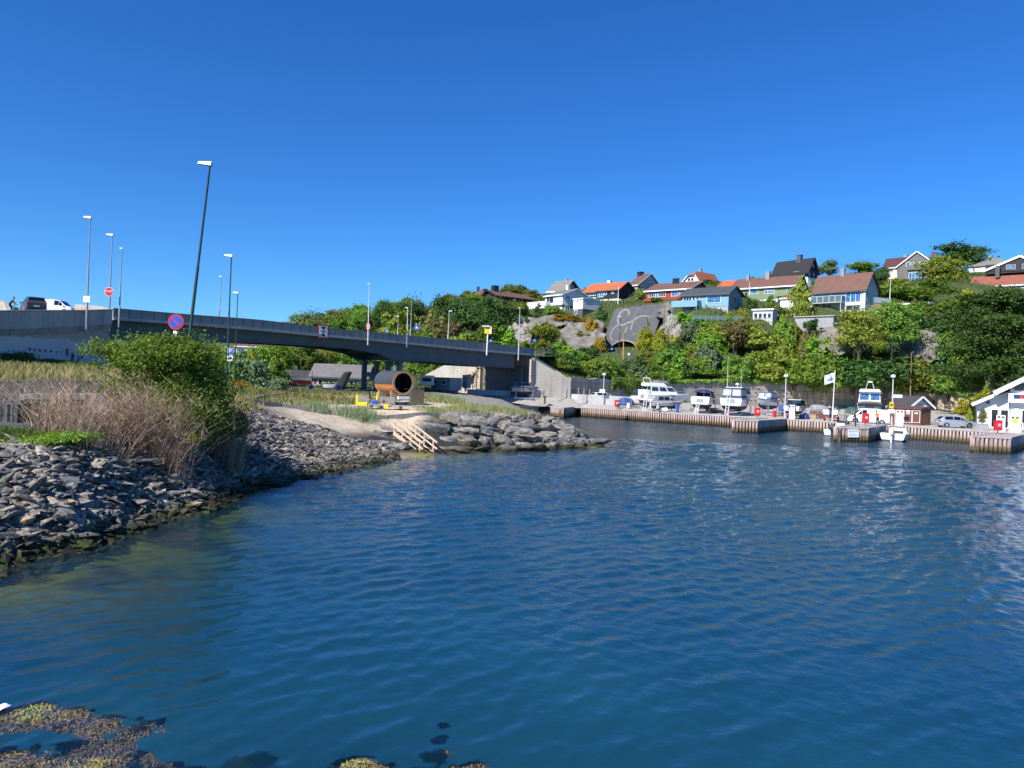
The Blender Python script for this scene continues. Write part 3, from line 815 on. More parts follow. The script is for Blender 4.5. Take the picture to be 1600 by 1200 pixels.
def one_text(name, s, pxa, pxb, py0, py1, size, rots=None):
 vs = MB()
 dg = bpy.context.evaluated_depsgraph_get()
 for i, (chh, lo, an) in enumerate(wall_text(s, pxa, pxb, py0, py1, size, INK, name)):
  cu = bpy.data.curves.new('glyph', 'FONT'); cu.body = chh; cu.size = size; cu.align_x = 'CENTER'; cu.extrude = 0.0
  to = bpy.data.objects.new('glyph', cu)
  me = bpy.data.meshes.new_from_object(to)
  M = Matrix.Translation(lo - o0) @ Matrix.Rotation(an, 4, 'Z') @ Matrix.Rotation(math.pi / 2, 4, 'X') @ Matrix.Rotation(rots[i] if rots else 0, 4, 'Z')
  vs.add([M @ q.co for q in me.vertices], [tuple(f.vertices) for f in me.polygons])
  bpy.data.objects.remove(to); bpy.data.curves.remove(cu); bpy.data.meshes.remove(me)
 return vs.build(name, INK, aw)
one_text('slogan', 'Man kan jo komme en dommer opp til', 43, 95, 547.5, 552, 0.36)
one_text('graffiti_word', 'alkohol', 101, 117, 552, 565, 0.85, [0.2, -0.1, 0.1, -0.2, 0.1, 0.0, -0.1])
mb = MB()
def wallp(px, py):
 r = list(wall_text('ab', px, px + 0.01, py, py, 1, None, ''))[0][1] - o0
 return r
for L in ([(118, 570), (121, 562), (126, 557), (129, 560), (130, 550), (132, 545), (135, 542)], [(120, 551), (128, 551)], [(120, 545), (127, 546)]):
 mb.tube([wallp(*q) for q in L], 0.05, 5)
mb.build('graffiti_line', pm((0.08, 0.09, 0.25), 0.7, 0.1, 3, name='purple_ink'), aw)
# road on top of the approach, and far parapet
mb = MB()
rp = [(q.x, q.y, 9.55) for q in Wb] + [(-140, 100, 9.9), (-62, 100, 10.0)]
far = [(-45.5, 79.5, 10.1), (-52, 86, 10.1), (-62, 92, 10.05), (-140, 95, 9.9)]
nb = len(Wb)
vs = [(q.x, q.y, B0[i].z + 0.45) for i, q in enumerate(Wb)]
vs += [(q.x + (PERP * 22).x, q.y + (PERP * 22).y, 10.0) for i, q in enumerate(Wb)]
mb.add(vs, [(i, i + 1, nb + i + 1, nb + i) for i in range(nb - 1)])
o = mb.build('approach_road', pm((0.10, 0.10, 0.10), 0.9, 0.2, 2, name='asphalt')); o['kind'] = 'structure'
def simple_wall(name, label, pts, th, mat, coping=None):
 """free standing wall through points (x,y,z0,z1)"""
 o0_ = Vector((pts[0][0], pts[0][1], 0))
 secs = []
 for i, p in enumerate(pts):
  a = Vector(pts[max(0, i - 1)][:2]); c = Vector(pts[min(len(pts) - 1, i + 1)][:2]); tn = (c - a).normalized(); n = Vector((-tn.y, tn.x))
  if n.y < 0: n = -n
  q = Vector(p[:2]) - Vector(o0_[:2]); r = q + n * th
  secs.append([(q.x, q.y, p[2]), (r.x, r.y, p[2]), (r.x, r.y, p[3]), (q.x, q.y, p[3])])
 o = MB().loft(secs, closed=True).build(name, mat, loc=o0_)
 tag(o, label, 'wall')
 return o
a = W(117, 475, 80); c = W(150, 478, 78.5); e = W(177, 483, 77)
simple_wall('parapet_wall', 'low sunlit concrete parapet across the road behind the lamp post sign', [(a.x, a.y, 9.9, a.z), (c.x, c.y, 9.9, c.z), (e.x, e.y, 9.9, e.z)], 0.35, CONC)
a = W(-60, 460, 82); c = W(6, 471, 80); e = W(11, 484, 79)
simple_wall('side_wall', 'low sloping concrete wall end beside the cyclist on the bridge road', [(a.x, a.y, 9.7, a.z), (c.x, c.y, 9.7, c.z), (e.x, e.y, 9.7, e.z)], 0.35, CONC)
# ------------------------------------------------------------------ far abutment
ab0 = Vector((EX[-1] - 0.6, EY[-1] - 0.4, 0))
ab = thing('bridge_abutment', 'pale board marked concrete abutment with sloping wing walls under the bridge end', 'abutment', ab0)
def abp(tv, z): q = PERP * tv; return (q.x, q.y, z)
def slab(poly, th, off=0.0):
 """poly of (t along PERP, z) with thickness towards the hill"""
 f = [Vector(abp(a, z)) - BD * off for a, z in poly]; k = [p + BD * th for p in f]
 n = len(poly)
 return MB().add(f + k, [tuple(range(n)), tuple(range(2 * n - 1, n - 1, -1))] + [(i, i + n, (i + 1) % n + n, (i + 1) % n) for i in range(n)])
zt = zbot[-1]
slab([(0.2, 1.0), (16.3, 1.0), (16.3, zt - 1.6), (0.2, zt - 1.6)], 1.0, -0.6).build('back_wall', concrete((0.17, 0.165, 0.155), 0.25, 0.5), ab)  # darker concrete, the shade below the deck is put into its colour
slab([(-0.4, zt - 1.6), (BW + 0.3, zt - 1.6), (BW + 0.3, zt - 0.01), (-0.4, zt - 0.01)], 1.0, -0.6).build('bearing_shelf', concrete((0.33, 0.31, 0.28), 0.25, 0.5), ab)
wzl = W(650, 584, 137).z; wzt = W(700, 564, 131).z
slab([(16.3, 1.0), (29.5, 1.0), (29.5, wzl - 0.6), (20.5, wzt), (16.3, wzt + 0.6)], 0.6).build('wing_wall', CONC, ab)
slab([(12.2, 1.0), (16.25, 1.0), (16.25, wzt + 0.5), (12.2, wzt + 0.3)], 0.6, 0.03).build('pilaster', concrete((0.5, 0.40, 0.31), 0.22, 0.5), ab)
e = W(892, 594, 121.5) - ab0; e2 = W(893, 594, 121.5)
rw = [Vector((0.3, -0.3, 0)), Vector((e.x, e.y, 0))]
mb = MB(); dirv = (rw[1] - rw[0]).normalized(); nrm = Vector((-dirv.y, dirv.x, 0))
zr = W(828, 557, 118.5).z
Lw = (rw[1] - rw[0]).length; pol = [(0.0, 1.0), (Lw, 1.0), (Lw, e2.z), (Lw * .6, W(866, 577, 120).z), (0.6, zr), (0.0, zr)]
f = [rw[0] + dirv * a + Vector((0, 0, z)) for a, z in pol]; n = len(f)
mb.add(f + [q + nrm * 0.6 for q in f], [tuple(range(n)), tuple(range(2 * n - 1, n - 1, -1))] + [(i, i + n, (i + 1) % n + n, (i + 1) % n) for i in range(n)])
mb.build('wing_wall', CONC, ab)
mb = MB(); q = rw[0] - Vector((0.15, 0.1, 0)); mb.cbox((q.x, q.y, (1 + zr) / 2 - .2), 0.5, 0.7, zr - 1.4, BANG); mb.build('pilaster', concrete((0.5, 0.40, 0.31), 0.22, 0.5), ab)
for tv in (13.0, 1.6):
 q = Vector(abp(tv, 0)) - BD * 0.2
 MB().tube([(q.x, q.y, 1.6), (q.x, q.y, zt - 1.8)], 0.09, 6).build('drain_pipe', GALV, ab)
# road from the bridge to the tunnel
mb = MB()
rd = [(W(835, 556, 119.5), 6), (W(870, 555, 133), 5), (W(915, 554, 152), 5), (W(962, 554, 176), 5), (W(976, 553, 190), 5)]
vs = []
for i, (q, wd) in enumerate(rd):
 tn = (rd[min(i + 1, 4)][0] - rd[max(0, i - 1)][0]); n = Vector((-tn.y, tn.x, 0)).normalized(); c = q + n * (4.0 if i < 4 else 3)
 vs += [c - n * wd, c + n * wd]
mb.add([(v.x, v.y, v.z - 0.05) for v in vs], [(2 * i, 2 * i + 1, 2 * i + 3, 2 * i + 2) for i in range(4)])
o = mb.build('tunnel_road', pm((0.06, 0.06, 0.062), 0.9, 0.2, 2, name='asphalt')); o['kind'] = 'structure'
# guard rail beside it
mb = MB(); L = [W(836, 551, 120), W(850, 549.5, 126), W(866, 549.5, 133), W(884, 549, 140)]
gr = thing('guard_rail', 'low grey steel guard rail where the bridge road meets the slope', 'guard rail', L[0])
for q in L: MB().cbox((q.x - L[0].x, q.y - L[0].y, q.z - L[0].z - 0.6), 0.1, 0.1, 1.8).build('post', GALV, gr)
mb = MB(); [mb.beam(L[i] - L[0], L[i + 1] - L[0], 0.08, 0.25) for i in range(3)]; mb.build('rail', GALV, gr)
# ------------------------------------------------------------------ tunnel portal
TP = W(975, 552, 178)
tp = thing('tunnel_portal', 'leaning dark grey concrete tunnel portal with pale painted creature mural', 'tunnel portal', TP, -math.atan2(TP.x, TP.y))
s = 178 / F
def tq(px, py): return ((px - 975) * s + (552 - py) * sr * s, (552 - py) * s + (px - 975) * s * sr)
PORT = concrete((0.115, 0.115, 0.125), 0.15)
outer = [tq(941, 560), tq(942, 530), tq(949, 502), tq(956, 479), tq(995, 475), tq(1033, 471), tq(1027, 497), tq(1018, 530), tq(1012, 560)]
arch = []
for i in range(15):
 a = math.pi * (1 - i / 14.0); x, z = tq(974 + 25 * math.cos(a), 554 - 22.5 * math.sin(a)); arch.append((x, z))
mb = MB()
lean = lambda x, z, y=0.0: (x, y + z * 0.35, z)
op = [outer[0]] + outer[1:-1] + [outer[-1]]
ring = []
n = len(arch)
import bisect
def outpt(k):   # matching point on the outer outline, k 0..1
 L = [0]
 for i in range(1, len(outer)): L.append(L[-1] + math.dist(outer[i], outer[i - 1]))
 tt = k * L[-1]
 for i in range(1, len(outer)):
  if tt <= L[i] + 1e-9:
   q = (tt - L[i - 1]) / (L[i] - L[i - 1]); return (outer[i - 1][0] + (outer[i][0] - outer[i - 1][0]) * q, outer[i - 1][1] + (outer[i][1] - outer[i - 1][1]) * q)
m2 = 57
af = [np.interp(np.linspace(0, 1, m2), np.linspace(0, 1, n), [p[j] for p in arch]) for j in (0, 1)]
ou = [outpt(k) for k in np.linspace(0, 1, m2)]
vs = [lean(*p) for p in ou] + [lean(af[0][i], af[1][i]) for i in range(m2)] + [lean(p[0], p[1], 0.8) for p in ou] + [lean(af[0][i], af[1][i], 0.8) for i in range(m2)]
fs = []
for i in range(m2 - 1):
 fs += [(i, i + 1, m2 + i + 1, m2 + i), (2 * m2 + i, 3 * m2 + i, 3 * m2 + i + 1, 2 * m2 + i + 1), (i, 2 * m2 + i, 2 * m2 + i + 1, i + 1), (m2 + i, m2 + i + 1, 3 * m2 + i + 1, 3 * m2 + i)]
mb.add(vs, fs); mb.build('portal_face', PORT, tp)
mb = MB(); secs = []
for y in (0.3, 30):
 secs.append([(af[0][i], y + af[1][i] * 0.35 * (1 if y < 1 else 0), af[1][i]) for i in range(m2)])
mb.loft(secs, caps=False); mb.add([p for p in secs[1]], [tuple(range(m2))])
mb.build('tunnel_lining', concrete((0.16, 0.15, 0.14), 0.25), tp)
mb = MB()
for i in range(n - 1):
 a0 = lean(arch[i][0] * 1.0, arch[i][1], -0.08); a1 = lean(arch[i + 1][0], arch[i + 1][1], -0.08)
 mb.beam(a0, a1, 0.3, 0.35)
mb.build('arch_rim', concrete((0.3, 0.3, 0.3), 0.15), tp)
# mural strokes: (points in photo pixels, width)
MUR = pm((0.24, 0.235, 0.22), 0.85, 0.2, 1, name='mural_paint')
strokes = [([(977, 490), (979, 486), (976, 481.5), (971, 481), (966, 484), (962, 491), (961, 499), (964, 505), (970, 507), (976, 503.5), (985, 500)], 3.0),
           ([(984, 500), (988, 497), (994, 493), (1001, 491.5), (1008, 492.5), (1012, 494)], 2.8), ([(985, 500), (984, 508), (983, 514)], 2.2),
           ([(985, 496), (988, 487), (994, 478)], 0.7), ([(1014, 496), (1018, 488), (1021, 482)], 0.7),
           ([(963, 506), (956, 511), (952, 519), (952, 527), (956, 531)], 2.0), ([(959, 512), (964, 514), (969, 516)], 0.7), ([(977, 509), (975, 515), (974, 519)], 2.4),
           ([(1004, 517), (1009, 516), (1012, 513)], 1.2), ([(958, 534), (962, 530), (966, 535), (970, 529), (975, 533)], 0.9), ([(985, 518), (987, 524), (991, 519), (994, 525), (998, 519)], 0.9), ([(988, 503), (996, 508), (1003, 516)], .6)]
mb = MB()
for pts, wd in strokes:
 P = [Vector(lean(*tq(*q), -0.03)) for q in pts]
 # densify
 D = []
 for i in range(len(P) - 1):
  for k in range(3):
   D.append(P[i].lerp(P[i + 1], k / 3))
 D.append(P[-1]); S = [D[0]] + [(D[i - 1] + D[i] * 2 + D[i + 1]) / 4 for i in range(1, len(D) - 1)] + [D[-1]]
 up = Vector((0, 0.33, 0.944)); vs = []; 
 for i, q in enumerate(S):
  tn = (S[min(i + 1, len(S) - 1)] - S[max(0, i - 1)]).normalized(); nn = tn.cross(Vector((0, -0.944, 0.33))).normalized() * (wd * s / 2 * (0.75 + 0.4 * math.sin(i * 1.3) ** 2))
  vs += [q - nn, q + nn]
 mb.add(vs, [(2 * i, 2 * i + 1, 2 * i + 3, 2 * i + 2) for i in range(len(S) - 1)])
mb.build('mural', MUR, tp)
# ------------------------------------------------------------------ quay faces with timber piles
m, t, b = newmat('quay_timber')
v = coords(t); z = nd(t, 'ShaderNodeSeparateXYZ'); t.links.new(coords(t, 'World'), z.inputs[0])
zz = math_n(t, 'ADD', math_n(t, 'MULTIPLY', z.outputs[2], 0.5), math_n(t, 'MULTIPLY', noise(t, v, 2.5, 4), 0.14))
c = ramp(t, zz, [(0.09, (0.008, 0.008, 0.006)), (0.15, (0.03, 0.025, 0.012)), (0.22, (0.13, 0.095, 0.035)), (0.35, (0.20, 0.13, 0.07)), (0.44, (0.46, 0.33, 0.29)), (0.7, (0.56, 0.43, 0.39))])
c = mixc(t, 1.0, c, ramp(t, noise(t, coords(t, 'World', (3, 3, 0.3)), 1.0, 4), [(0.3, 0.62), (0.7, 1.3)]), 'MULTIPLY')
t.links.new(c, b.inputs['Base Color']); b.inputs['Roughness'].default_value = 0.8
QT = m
def quay(name, label, pts, piles=0.36, w_=0.22, close=False, gap=0.36):
 """quay edge with pile facing along pts (x,y) counter clockwise seen from the water; concrete core behind"""
 o0_ = Vector((pts[0][0], pts[0][1], 0))
 root = thing(name, label, 'quay', o0_)
 P = [Vector((p[0] - o0_.x, p[1] - o0_.y, 0)) for p in pts]
 core = MB(); tim = MB(); cap = MB()
 for i in range(len(P) - 1):
  a, c = P[i], P[i + 1]; tn = (c - a).normalized(); n = Vector((tn.y, -tn.x, 0))
  L = (c - a).length; k = max(2, int(L / gap)); an = math.atan2(tn.y, tn.x)
  for j in range(k + 1):
   q = a.lerp(c, j / k) + n * 0.1
   hgt = 1.42 + random.uniform(-0.05, 0.03)
   tim.cbox((q.x, q.y, (hgt - 1.0) / 2), w_ * random.uniform(0.85, 1.1), 0.2, hgt + 1.0, an + random.uniform(-0.05, 0.05))
  for zc, hh in ((0.55, 0.16),):
   q = (a + c) / 2 - n * 0.03; tim.cbox((q.x, q.y, zc), L, 0.06, hh, an)
  q = (a + c) / 2 - n * 0.3; core.cbox((q.x, q.y, 0.1), L - 0.02, 0.4, 2.3, an)
  q = (a + c) / 2 + n * 0.0; cap.cbox((q.x, q.y, 1.475), L + 0.1, 0.5, 0.16, an)
 core.build('quay_core', concrete((0.09, 0.08, 0.07), 0.3), root)
 tim.build('pile_facing', QT, root)
 cap.build('cap_beam', pm((0.42, 0.36, 0.33), 0.8, 0.25, 1.5, name='weathered_beam'), root)
 return root
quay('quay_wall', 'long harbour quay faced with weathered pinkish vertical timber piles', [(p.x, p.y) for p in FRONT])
def pier(name, label, corners, back):
 """small loading pier jutting out: corners from photo (front left, front right), back right point"""
 a, c, e = [Vector((q.x, q.y, 0)) for q in (G(*corners[0], 1.5), G(*corners[1], 1.5), G(*back, 1.5))]
 g = a + (e - c)
 root = quay(name, label, [(g.x, g.y), (a.x, a.y), (c.x, c.y), (e.x, e.y)])
 mb = MB(); o0_ = root.location; z = 1.52
 mb.add([(p.x - o0_.x, p.y - o0_.y, 1.5) for p in (a, c, e, g)] + [(p.x - o0_.x, p.y - o0_.y, 1.2) for p in (a, c, e, g)], [(0, 1, 2, 3), (7, 6, 5, 4), (0, 4, 5, 1), (1, 5, 6, 2), (2, 6, 7, 3), (3, 7, 4, 0)])
 mb.build('pier_deck', boards((0.42, 0.38, 0.34), 0.2, 'X', 0.2, name='deck_planks'), root)
 return root
pier('loading_pier', 'short timber pier at the left end of the quay beside the tyre wall', ((862.5, 636), (879, 637.5)), (910, 634.5))
pier('loading_pier', 'timber pier beneath the blue covered boats with a red box on its corner', ((1147, 656), (1182, 657.5)), (1230, 654.5))
pier('loading_pier', 'timber pier with a pale notice board on its front beside the white van', ((1306, 667.5), (1354, 669)), (1382, 664.5))
pier('loading_pier', 'large timber pier at the right edge below the fuel station', ((1520, 681.5), (1576, 684)), (1597, 679))
# left inlet quay
i0 = G(786, 631, 1.45); i1 = G(829, 634.5, 1.45)
quay('inlet_quay', 'low quay of grey vertical timbers behind the tip of the rock breakwater', [(0.4, 113.0), (3.6, 116.4), (6.0, 121)])
# ------------------------------------------------------------------ retaining wall behind the marina
m, t, b = newmat('old_masonry')
wp = coords(t, 'World')
br = nd(t, 'ShaderNodeTexBrick'); br.inputs['Scale'].default_value = 0.45; br.inputs['Mortar Size'].default_value = 0.012; br.inputs['Brick Width'].default_value = 1.6; br.inputs['Row Height'].default_value = 0.62
mp = nd(t, 'ShaderNodeCombineXYZ'); sx = nd(t, 'ShaderNodeSeparateXYZ'); t.links.new(wp, sx.inputs[0]); t.links.new(sx.outputs[0], mp.inputs[0]); t.links.new(sx.outputs[2], mp.inputs[1]); t.links.new(mp.outputs[0], br.inputs[0])
br.inputs['Color1'].default_value = (0.34, 0.31, 0.275, 1); br.inputs['Color2'].default_value = (0.46, 0.41, 0.34, 1); br.inputs['Mortar'].default_value = (0.12, 0.11, 0.1, 1)
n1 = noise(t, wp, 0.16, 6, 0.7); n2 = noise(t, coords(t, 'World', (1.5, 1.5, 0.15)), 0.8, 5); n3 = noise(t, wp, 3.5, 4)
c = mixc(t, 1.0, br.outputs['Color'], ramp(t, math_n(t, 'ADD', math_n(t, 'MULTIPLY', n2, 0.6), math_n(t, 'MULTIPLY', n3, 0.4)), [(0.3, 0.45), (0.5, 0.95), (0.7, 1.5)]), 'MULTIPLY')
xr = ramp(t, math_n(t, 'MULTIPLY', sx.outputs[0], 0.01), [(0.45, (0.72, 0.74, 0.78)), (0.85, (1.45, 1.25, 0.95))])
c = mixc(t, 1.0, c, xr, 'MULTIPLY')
t.links.new(c, b.inputs['Base Color']); b.inputs['Roughness'].default_value = 0.95
bump(t, b, math_n(t, 'ADD', n3, math_n(t, 'MULTIPLY', br.outputs['Fac'], -0.8)), 0.7, 0.08)
wpts = []
for i in range(len(WALLP) - 1):
 for k in range(6):
  q = np.array(WALLP[i]) * (1 - k / 6) + np.array(WALLP[i + 1]) * k / 6
  wpts.append((q[0], q[1], 0.5, q[3] + random.uniform(-0.22, 0.22)))
wpts.append((150, 140, 0.5, 5.5))
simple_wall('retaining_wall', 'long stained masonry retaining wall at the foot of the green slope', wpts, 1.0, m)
# low white barrier in the yard
pts = [(730, 608, 123), (790, 610.5, 121), (828, 613.5, 122.3), (905, 616, 121.6), (985, 620, 123)]
simple_wall('white_barrier', 'long low white concrete barrier behind the row of mooring posts', [(W(*q).x, W(*q).y, 1.2, W(*q).z) for q in pts], 0.3, concrete((0.55, 0.54, 0.52), 0.2))
# ------------------------------------------------------------------ rocks
def cube_sphere(n):
 vs = {}; V = []; Q = []
 def vid(p):
  k = tuple(np.round(p, 5))
  if k not in vs: vs[k] = len(V); V.append(np.array(p) / np.linalg.norm(p))
  return vs[k]
 lin = np.linspace(-1, 1, n + 1); lin = np.tan(lin * math.pi / 4)
 for ax in range(3):
  for sg in (-1, 1):
   for i in range(n):
    for j in range(n):
     c = []
     for a, b_ in ((i, j), (i + 1, j), (i + 1, j + 1), (i, j + 1)):
      p = np.zeros(3); p[ax] = sg; p[(ax + 1) % 3] = lin[a]; p[(ax + 2) % 3] = lin[b_]; c.append(vid(p))
     Q.append(c if sg > 0 else c[::-1])
 return np.array(V), np.array(Q)
def rock_shape(n, seed, flat=0.5, planes=11, rough=0.05, soft_=12):
 r = np.random.default_rng(seed); V, Q = cube_sphere(n)
 N = r.normal(size=(planes, 3)); N /= np.linalg.norm(N, axis=1)[:, None]
 N = np.concatenate([N, [[0.15, 0.1, 1], [0, 0, -1]]]); N /= np.linalg.norm(N, axis=1)[:, None]
 D = r.uniform(0.62, 1.0, len(N)); D[-2] = 0.75
 dp = np.maximum(V @ N.T, 1e-3)
 rad = 1 / (((dp / D) ** soft_).sum(1)) ** (1 / soft_)
 P = V * rad[:, None]
 P *= np.array([1.0, r.uniform(0.6, 0.85), flat])
 if rough:
  f = 3.1
  d = sum((fbm(P[:, 0] * f * k + 9, P[:, 1] * f * k + P[:, 2] * 5 * k, seed + k, 3) - 0.5) / k for k in (1, 2))
  P += V * (d * rough * 2)[:, None]
 return P, Q
ROCKM = rockmat((0.035, 0.038, 0.042), (0.15, 0.153, 0.156), (0.42, 0.41, 0.38), 1.6, name='slate_rock')
BOULM = rockmat((0.04, 0.04, 0.042), (0.175, 0.168, 0.16), (0.46, 0.43, 0.38), 1.3, name='gneiss_rock', bm=1.0)
SLOPE = [(p.x, p.y) for p in [G(a, b, 0) for a, b in ((-60, 930), (0, 900), (60, 880), (150, 860), (220, 829), (300, 811), (340, 795), (400, 772), (450, 757), (520, 742), (580, 731), (625, 719))]] + \
  [tuple(W(*q)[:2]) for q in ((618, 690, 50), (560, 684, 48), (500, 664, 48.5), (450, 648, 47), (395, 634, 46), (372, 650, 41), (320, 690, 34.5), (250, 690, 29.5), (150, 700, 26), (70, 702, 24), (-20, 690, 24.3), (-90, 690, 24.5))]
def scatter_rocks(name, label, n, smin, smax, seed, sub, power=2.2, single=False):
 r = np.random.default_rng(seed); T = [rock_shape(sub, 100 + i, r.uniform(0.22, 0.55), rough=0.02 if sub < 3 else 0.05) for i in range(12)]
 bx = np.array(SLOPE); lo, hi = bx.min(0), bx.max(0); res = []
 while len(res) < n:
  x, y = r.uniform(lo[0], hi[0]), r.uniform(lo[1], hi[1])
  if not inpoly(np.array([x]), np.array([y]), SLOPE)[0]: continue
  if r.random() > min(1, (26 / y) ** 1.1): continue
  sz = smin + (smax - smin) * r.random() ** power
  res.append((x, y, sz * (1.0 if y < 38 else 0.72)))
 P = np.array(res); Z = land_z(P[:, 0], P[:, 1]) + (fbm(P[:, 0] * 0.9, P[:, 1] * 0.9, 3) - 0.5) * 0.3
 keep = Z > -0.5
 P, Z = P[keep], Z[keep]
 if single:
  ms = []
  for i, (V, Q) in enumerate(T):
   o = np_mesh('stone', V, Q, ROCKM, attrs=[('tint', 'POINT', 'FLOAT', np.full(len(V), 0.5))], smooth=False)
   ms.append(o.data); bpy.data.objects.remove(o)
  for i, (x, y, sz) in enumerate(P):
   o = bpy.data.objects.new('stone', ms[i % 12]); C.objects.link(o)
   o.location = (x, y, Z[i] + sz * 0.12); o.rotation_euler = (r.normal(0, 0.22), r.normal(0, 0.22), r.uniform(0, 6.28)); o.scale = (sz, sz * r.uniform(0.7, 1.1), sz * r.uniform(0.7, 1.1))
   tag(o, label, 'stone', 'larger stones on the shingle bank')
  return
 Vs, Qs, Ts = [], [], []; nb = 0
 for i, (x, y, sz) in enumerate(P):
  V, Q = T[i % 12]
  a = r.uniform(0, 6.28); ca, sa = math.cos(a), math.sin(a); tx, ty = r.normal(0, 0.3, 2)
  v = V * sz * np.array([1, r.uniform(0.6, 1.1), r.uniform(0.7, 1.3)])
  v = np.stack([v[:, 0] * ca - v[:, 1] * sa, v[:, 0] * sa + v[:, 1] * ca, v[:, 2] + tx * v[:, 0] + ty * v[:, 1]], -1)
  Vs.append(v + [x, y, Z[i] + sz * 0.1]); Qs.append(Q + nb); nb += len(V); Ts.append(np.full(len(V), np.clip(r.normal(0.46, 0.27), 0, 1)))
 o = np_mesh(name, np.concatenate(Vs), np.concatenate(Qs), ROCKM, attrs=[('tint', 'POINT', 'FLOAT', np.concatenate(Ts))])
 return tag(o, label, 'shingle', kind='stuff')
scatter_rocks('shingle', 'loose grey slate rubble covering the sloping shore', 21000, 0.045, 0.34, 1, 2, 3.2)
scatter_rocks('stone', 'flat angular grey stone lying among the slate rubble of the shore', 290, 0.13, 0.42, 2, 5, 2.4, True)
# breakwater boulders: (px, py, width px, height px, depth)
BT = []
for i in range(9):
 V, Q = rock_shape(16, 300 + i, 0.62, 14, 0.10, 18)
 o = np_mesh('boulder', V, Q, BOULM, attrs=[('tint', 'POINT', 'FLOAT', np.full(len(V), 0.5))], smooth=True)
 o.data.set_sharp_from_angle(angle=R(42))
 BT.append(o.data); bpy.data.objects.remove(o)
BL = [(735, 646, 36, 7, 61.5), (762, 648, 22, 8, 61.5), (785, 651, 34, 11, 61), (810, 655, 28, 14, 60.5), (832, 651, 20, 11, 62), (841, 650, 10, 8, 63), (664, 661, 20, 9, 57), (700, 655, 46, 19, 58.5), (676, 663, 17, 13, 57.5),
      (716, 663, 26, 16, 58), (743, 661, 48, 19, 58.5), (772, 660, 22, 18, 58.5), (790, 665, 24, 18, 58.5), (824, 661, 26, 9, 60), (847, 660, 20, 9, 62), (682, 674, 44, 21, 56), (716, 676, 28, 13, 56), (737, 676, 36, 13, 56.3), (766, 675, 34, 16, 57),
      (818, 668, 46, 12, 58.5), (853, 669, 24, 16, 59.5), (874, 669, 30, 13, 61), (808, 678, 50, 17, 57), (848, 680, 40, 11, 58.5), (882, 681, 38, 17, 60), (696, 692, 32, 17, 53.5), (728, 690, 42, 18, 54), (757, 690, 26, 13, 54.5), (785, 690, 34, 16, 55),
      (805, 689, 16, 9, 56), (826, 686, 38, 13, 56.5), (860, 690, 34, 12, 57.5), (886, 692, 24, 10, 59), (906, 692, 30, 14, 59.5), (700, 704, 60, 10, 51), (745, 705, 50, 9, 52), (790, 704, 40, 12, 53), (818, 698, 30, 12, 54.5), (836, 699, 28, 12, 55), (858, 698, 30, 12, 56), (884, 698, 30, 14, 57.5), (905, 701, 26, 10, 58.5), (925, 702, 26, 7, 59.5), (940, 704, 14, 5, 60.5),
      (630, 690, 36, 9, 52), (598, 683, 40, 14, 51), (565, 668, 30, 9, 54), (546, 676, 34, 11, 50.5), (585, 697, 40, 17, 48.5), (620, 700, 48, 13, 48.5), (556, 690, 24, 10, 49), (560, 703, 30, 12, 46.5), (520, 686, 44, 11, 49), (608, 676, 30, 14, 53), (648, 668, 18, 9, 56), (640, 708, 30, 9, 48.5), (500, 676, 26, 8, 48), (535, 712, 30, 10, 43.5), (655, 676, 24, 10, 54), (664, 688, 26, 12, 53), (650, 697, 30, 10, 50.5), (668, 706, 34, 10, 50), (892, 676, 26, 12, 62.5), (908, 684, 28, 12, 61), (922, 692, 26, 11, 60.5), (930, 699, 22, 8, 60), (872, 662, 24, 11, 65), (886, 668, 22, 10, 64), (858, 655, 22, 10, 68), (866, 658, 18, 8, 72), (948, 705, 14, 5, 60.5), (915, 696, 22, 9, 59.5), (876, 672, 24, 10, 62)]
rb = np.random.default_rng(9)
def place_boulder(px, py, wp_, hp_, d, i):
 s = d / F; p = W(px, py, d)
 o = bpy.data.objects.new('boulder', BT[i % 9]); C.objects.link(o)
 wx = wp_ * s / 1.68; hz = hp_ * s / 1.0
 o.location = (p.x, p.y + wx * 0.2, p.z - 0.0); o.rotation_euler = (rb.normal(0, 0.12), rb.normal(0, 0.12), rb.choice([0, math.pi]) + rb.normal(0, 0.3)); o.scale = (wx * 1.04, wx * 0.95, hz * 1.18)
 z = p.z - hp_ * s / 2
 near = 'at the waterline' if z < 0.45 else ('along the top' if z > 1.55 else 'halfway up the face')
 shp = 'long flat' if wp_ > 2.6 * hp_ else ('blocky' if wp_ < 1.5 * hp_ else 'rounded')
 where = 'breakwater right of the stairs' if px > 672 else 'rocks beside the stairs'
 tag(o, f'{shp} grey boulder {near} of the {where}', 'boulder', f'{shp} boulders {near}, {"breakwater" if px > 672 else "by the stairs"}')
for i, q in enumerate(BL): place_boulder(*q, i)
for i in range(46):   # smaller stones wedged between and behind
 px = rb.uniform(670, 915); k = (px - 670) / 245
 py = rb.uniform(652 + 30 * k * k, 704); d = 61 - (py - 650) / 54 * 8 + k * 3.5
 place_boulder(px, py, rb.uniform(12, 24), rb.uniform(6, 11), d + 1.0, i + 3)
# concrete ledges / slabs of the old landing at far left
def lump(name, label, cat, verts_px, th, mat):
 pass
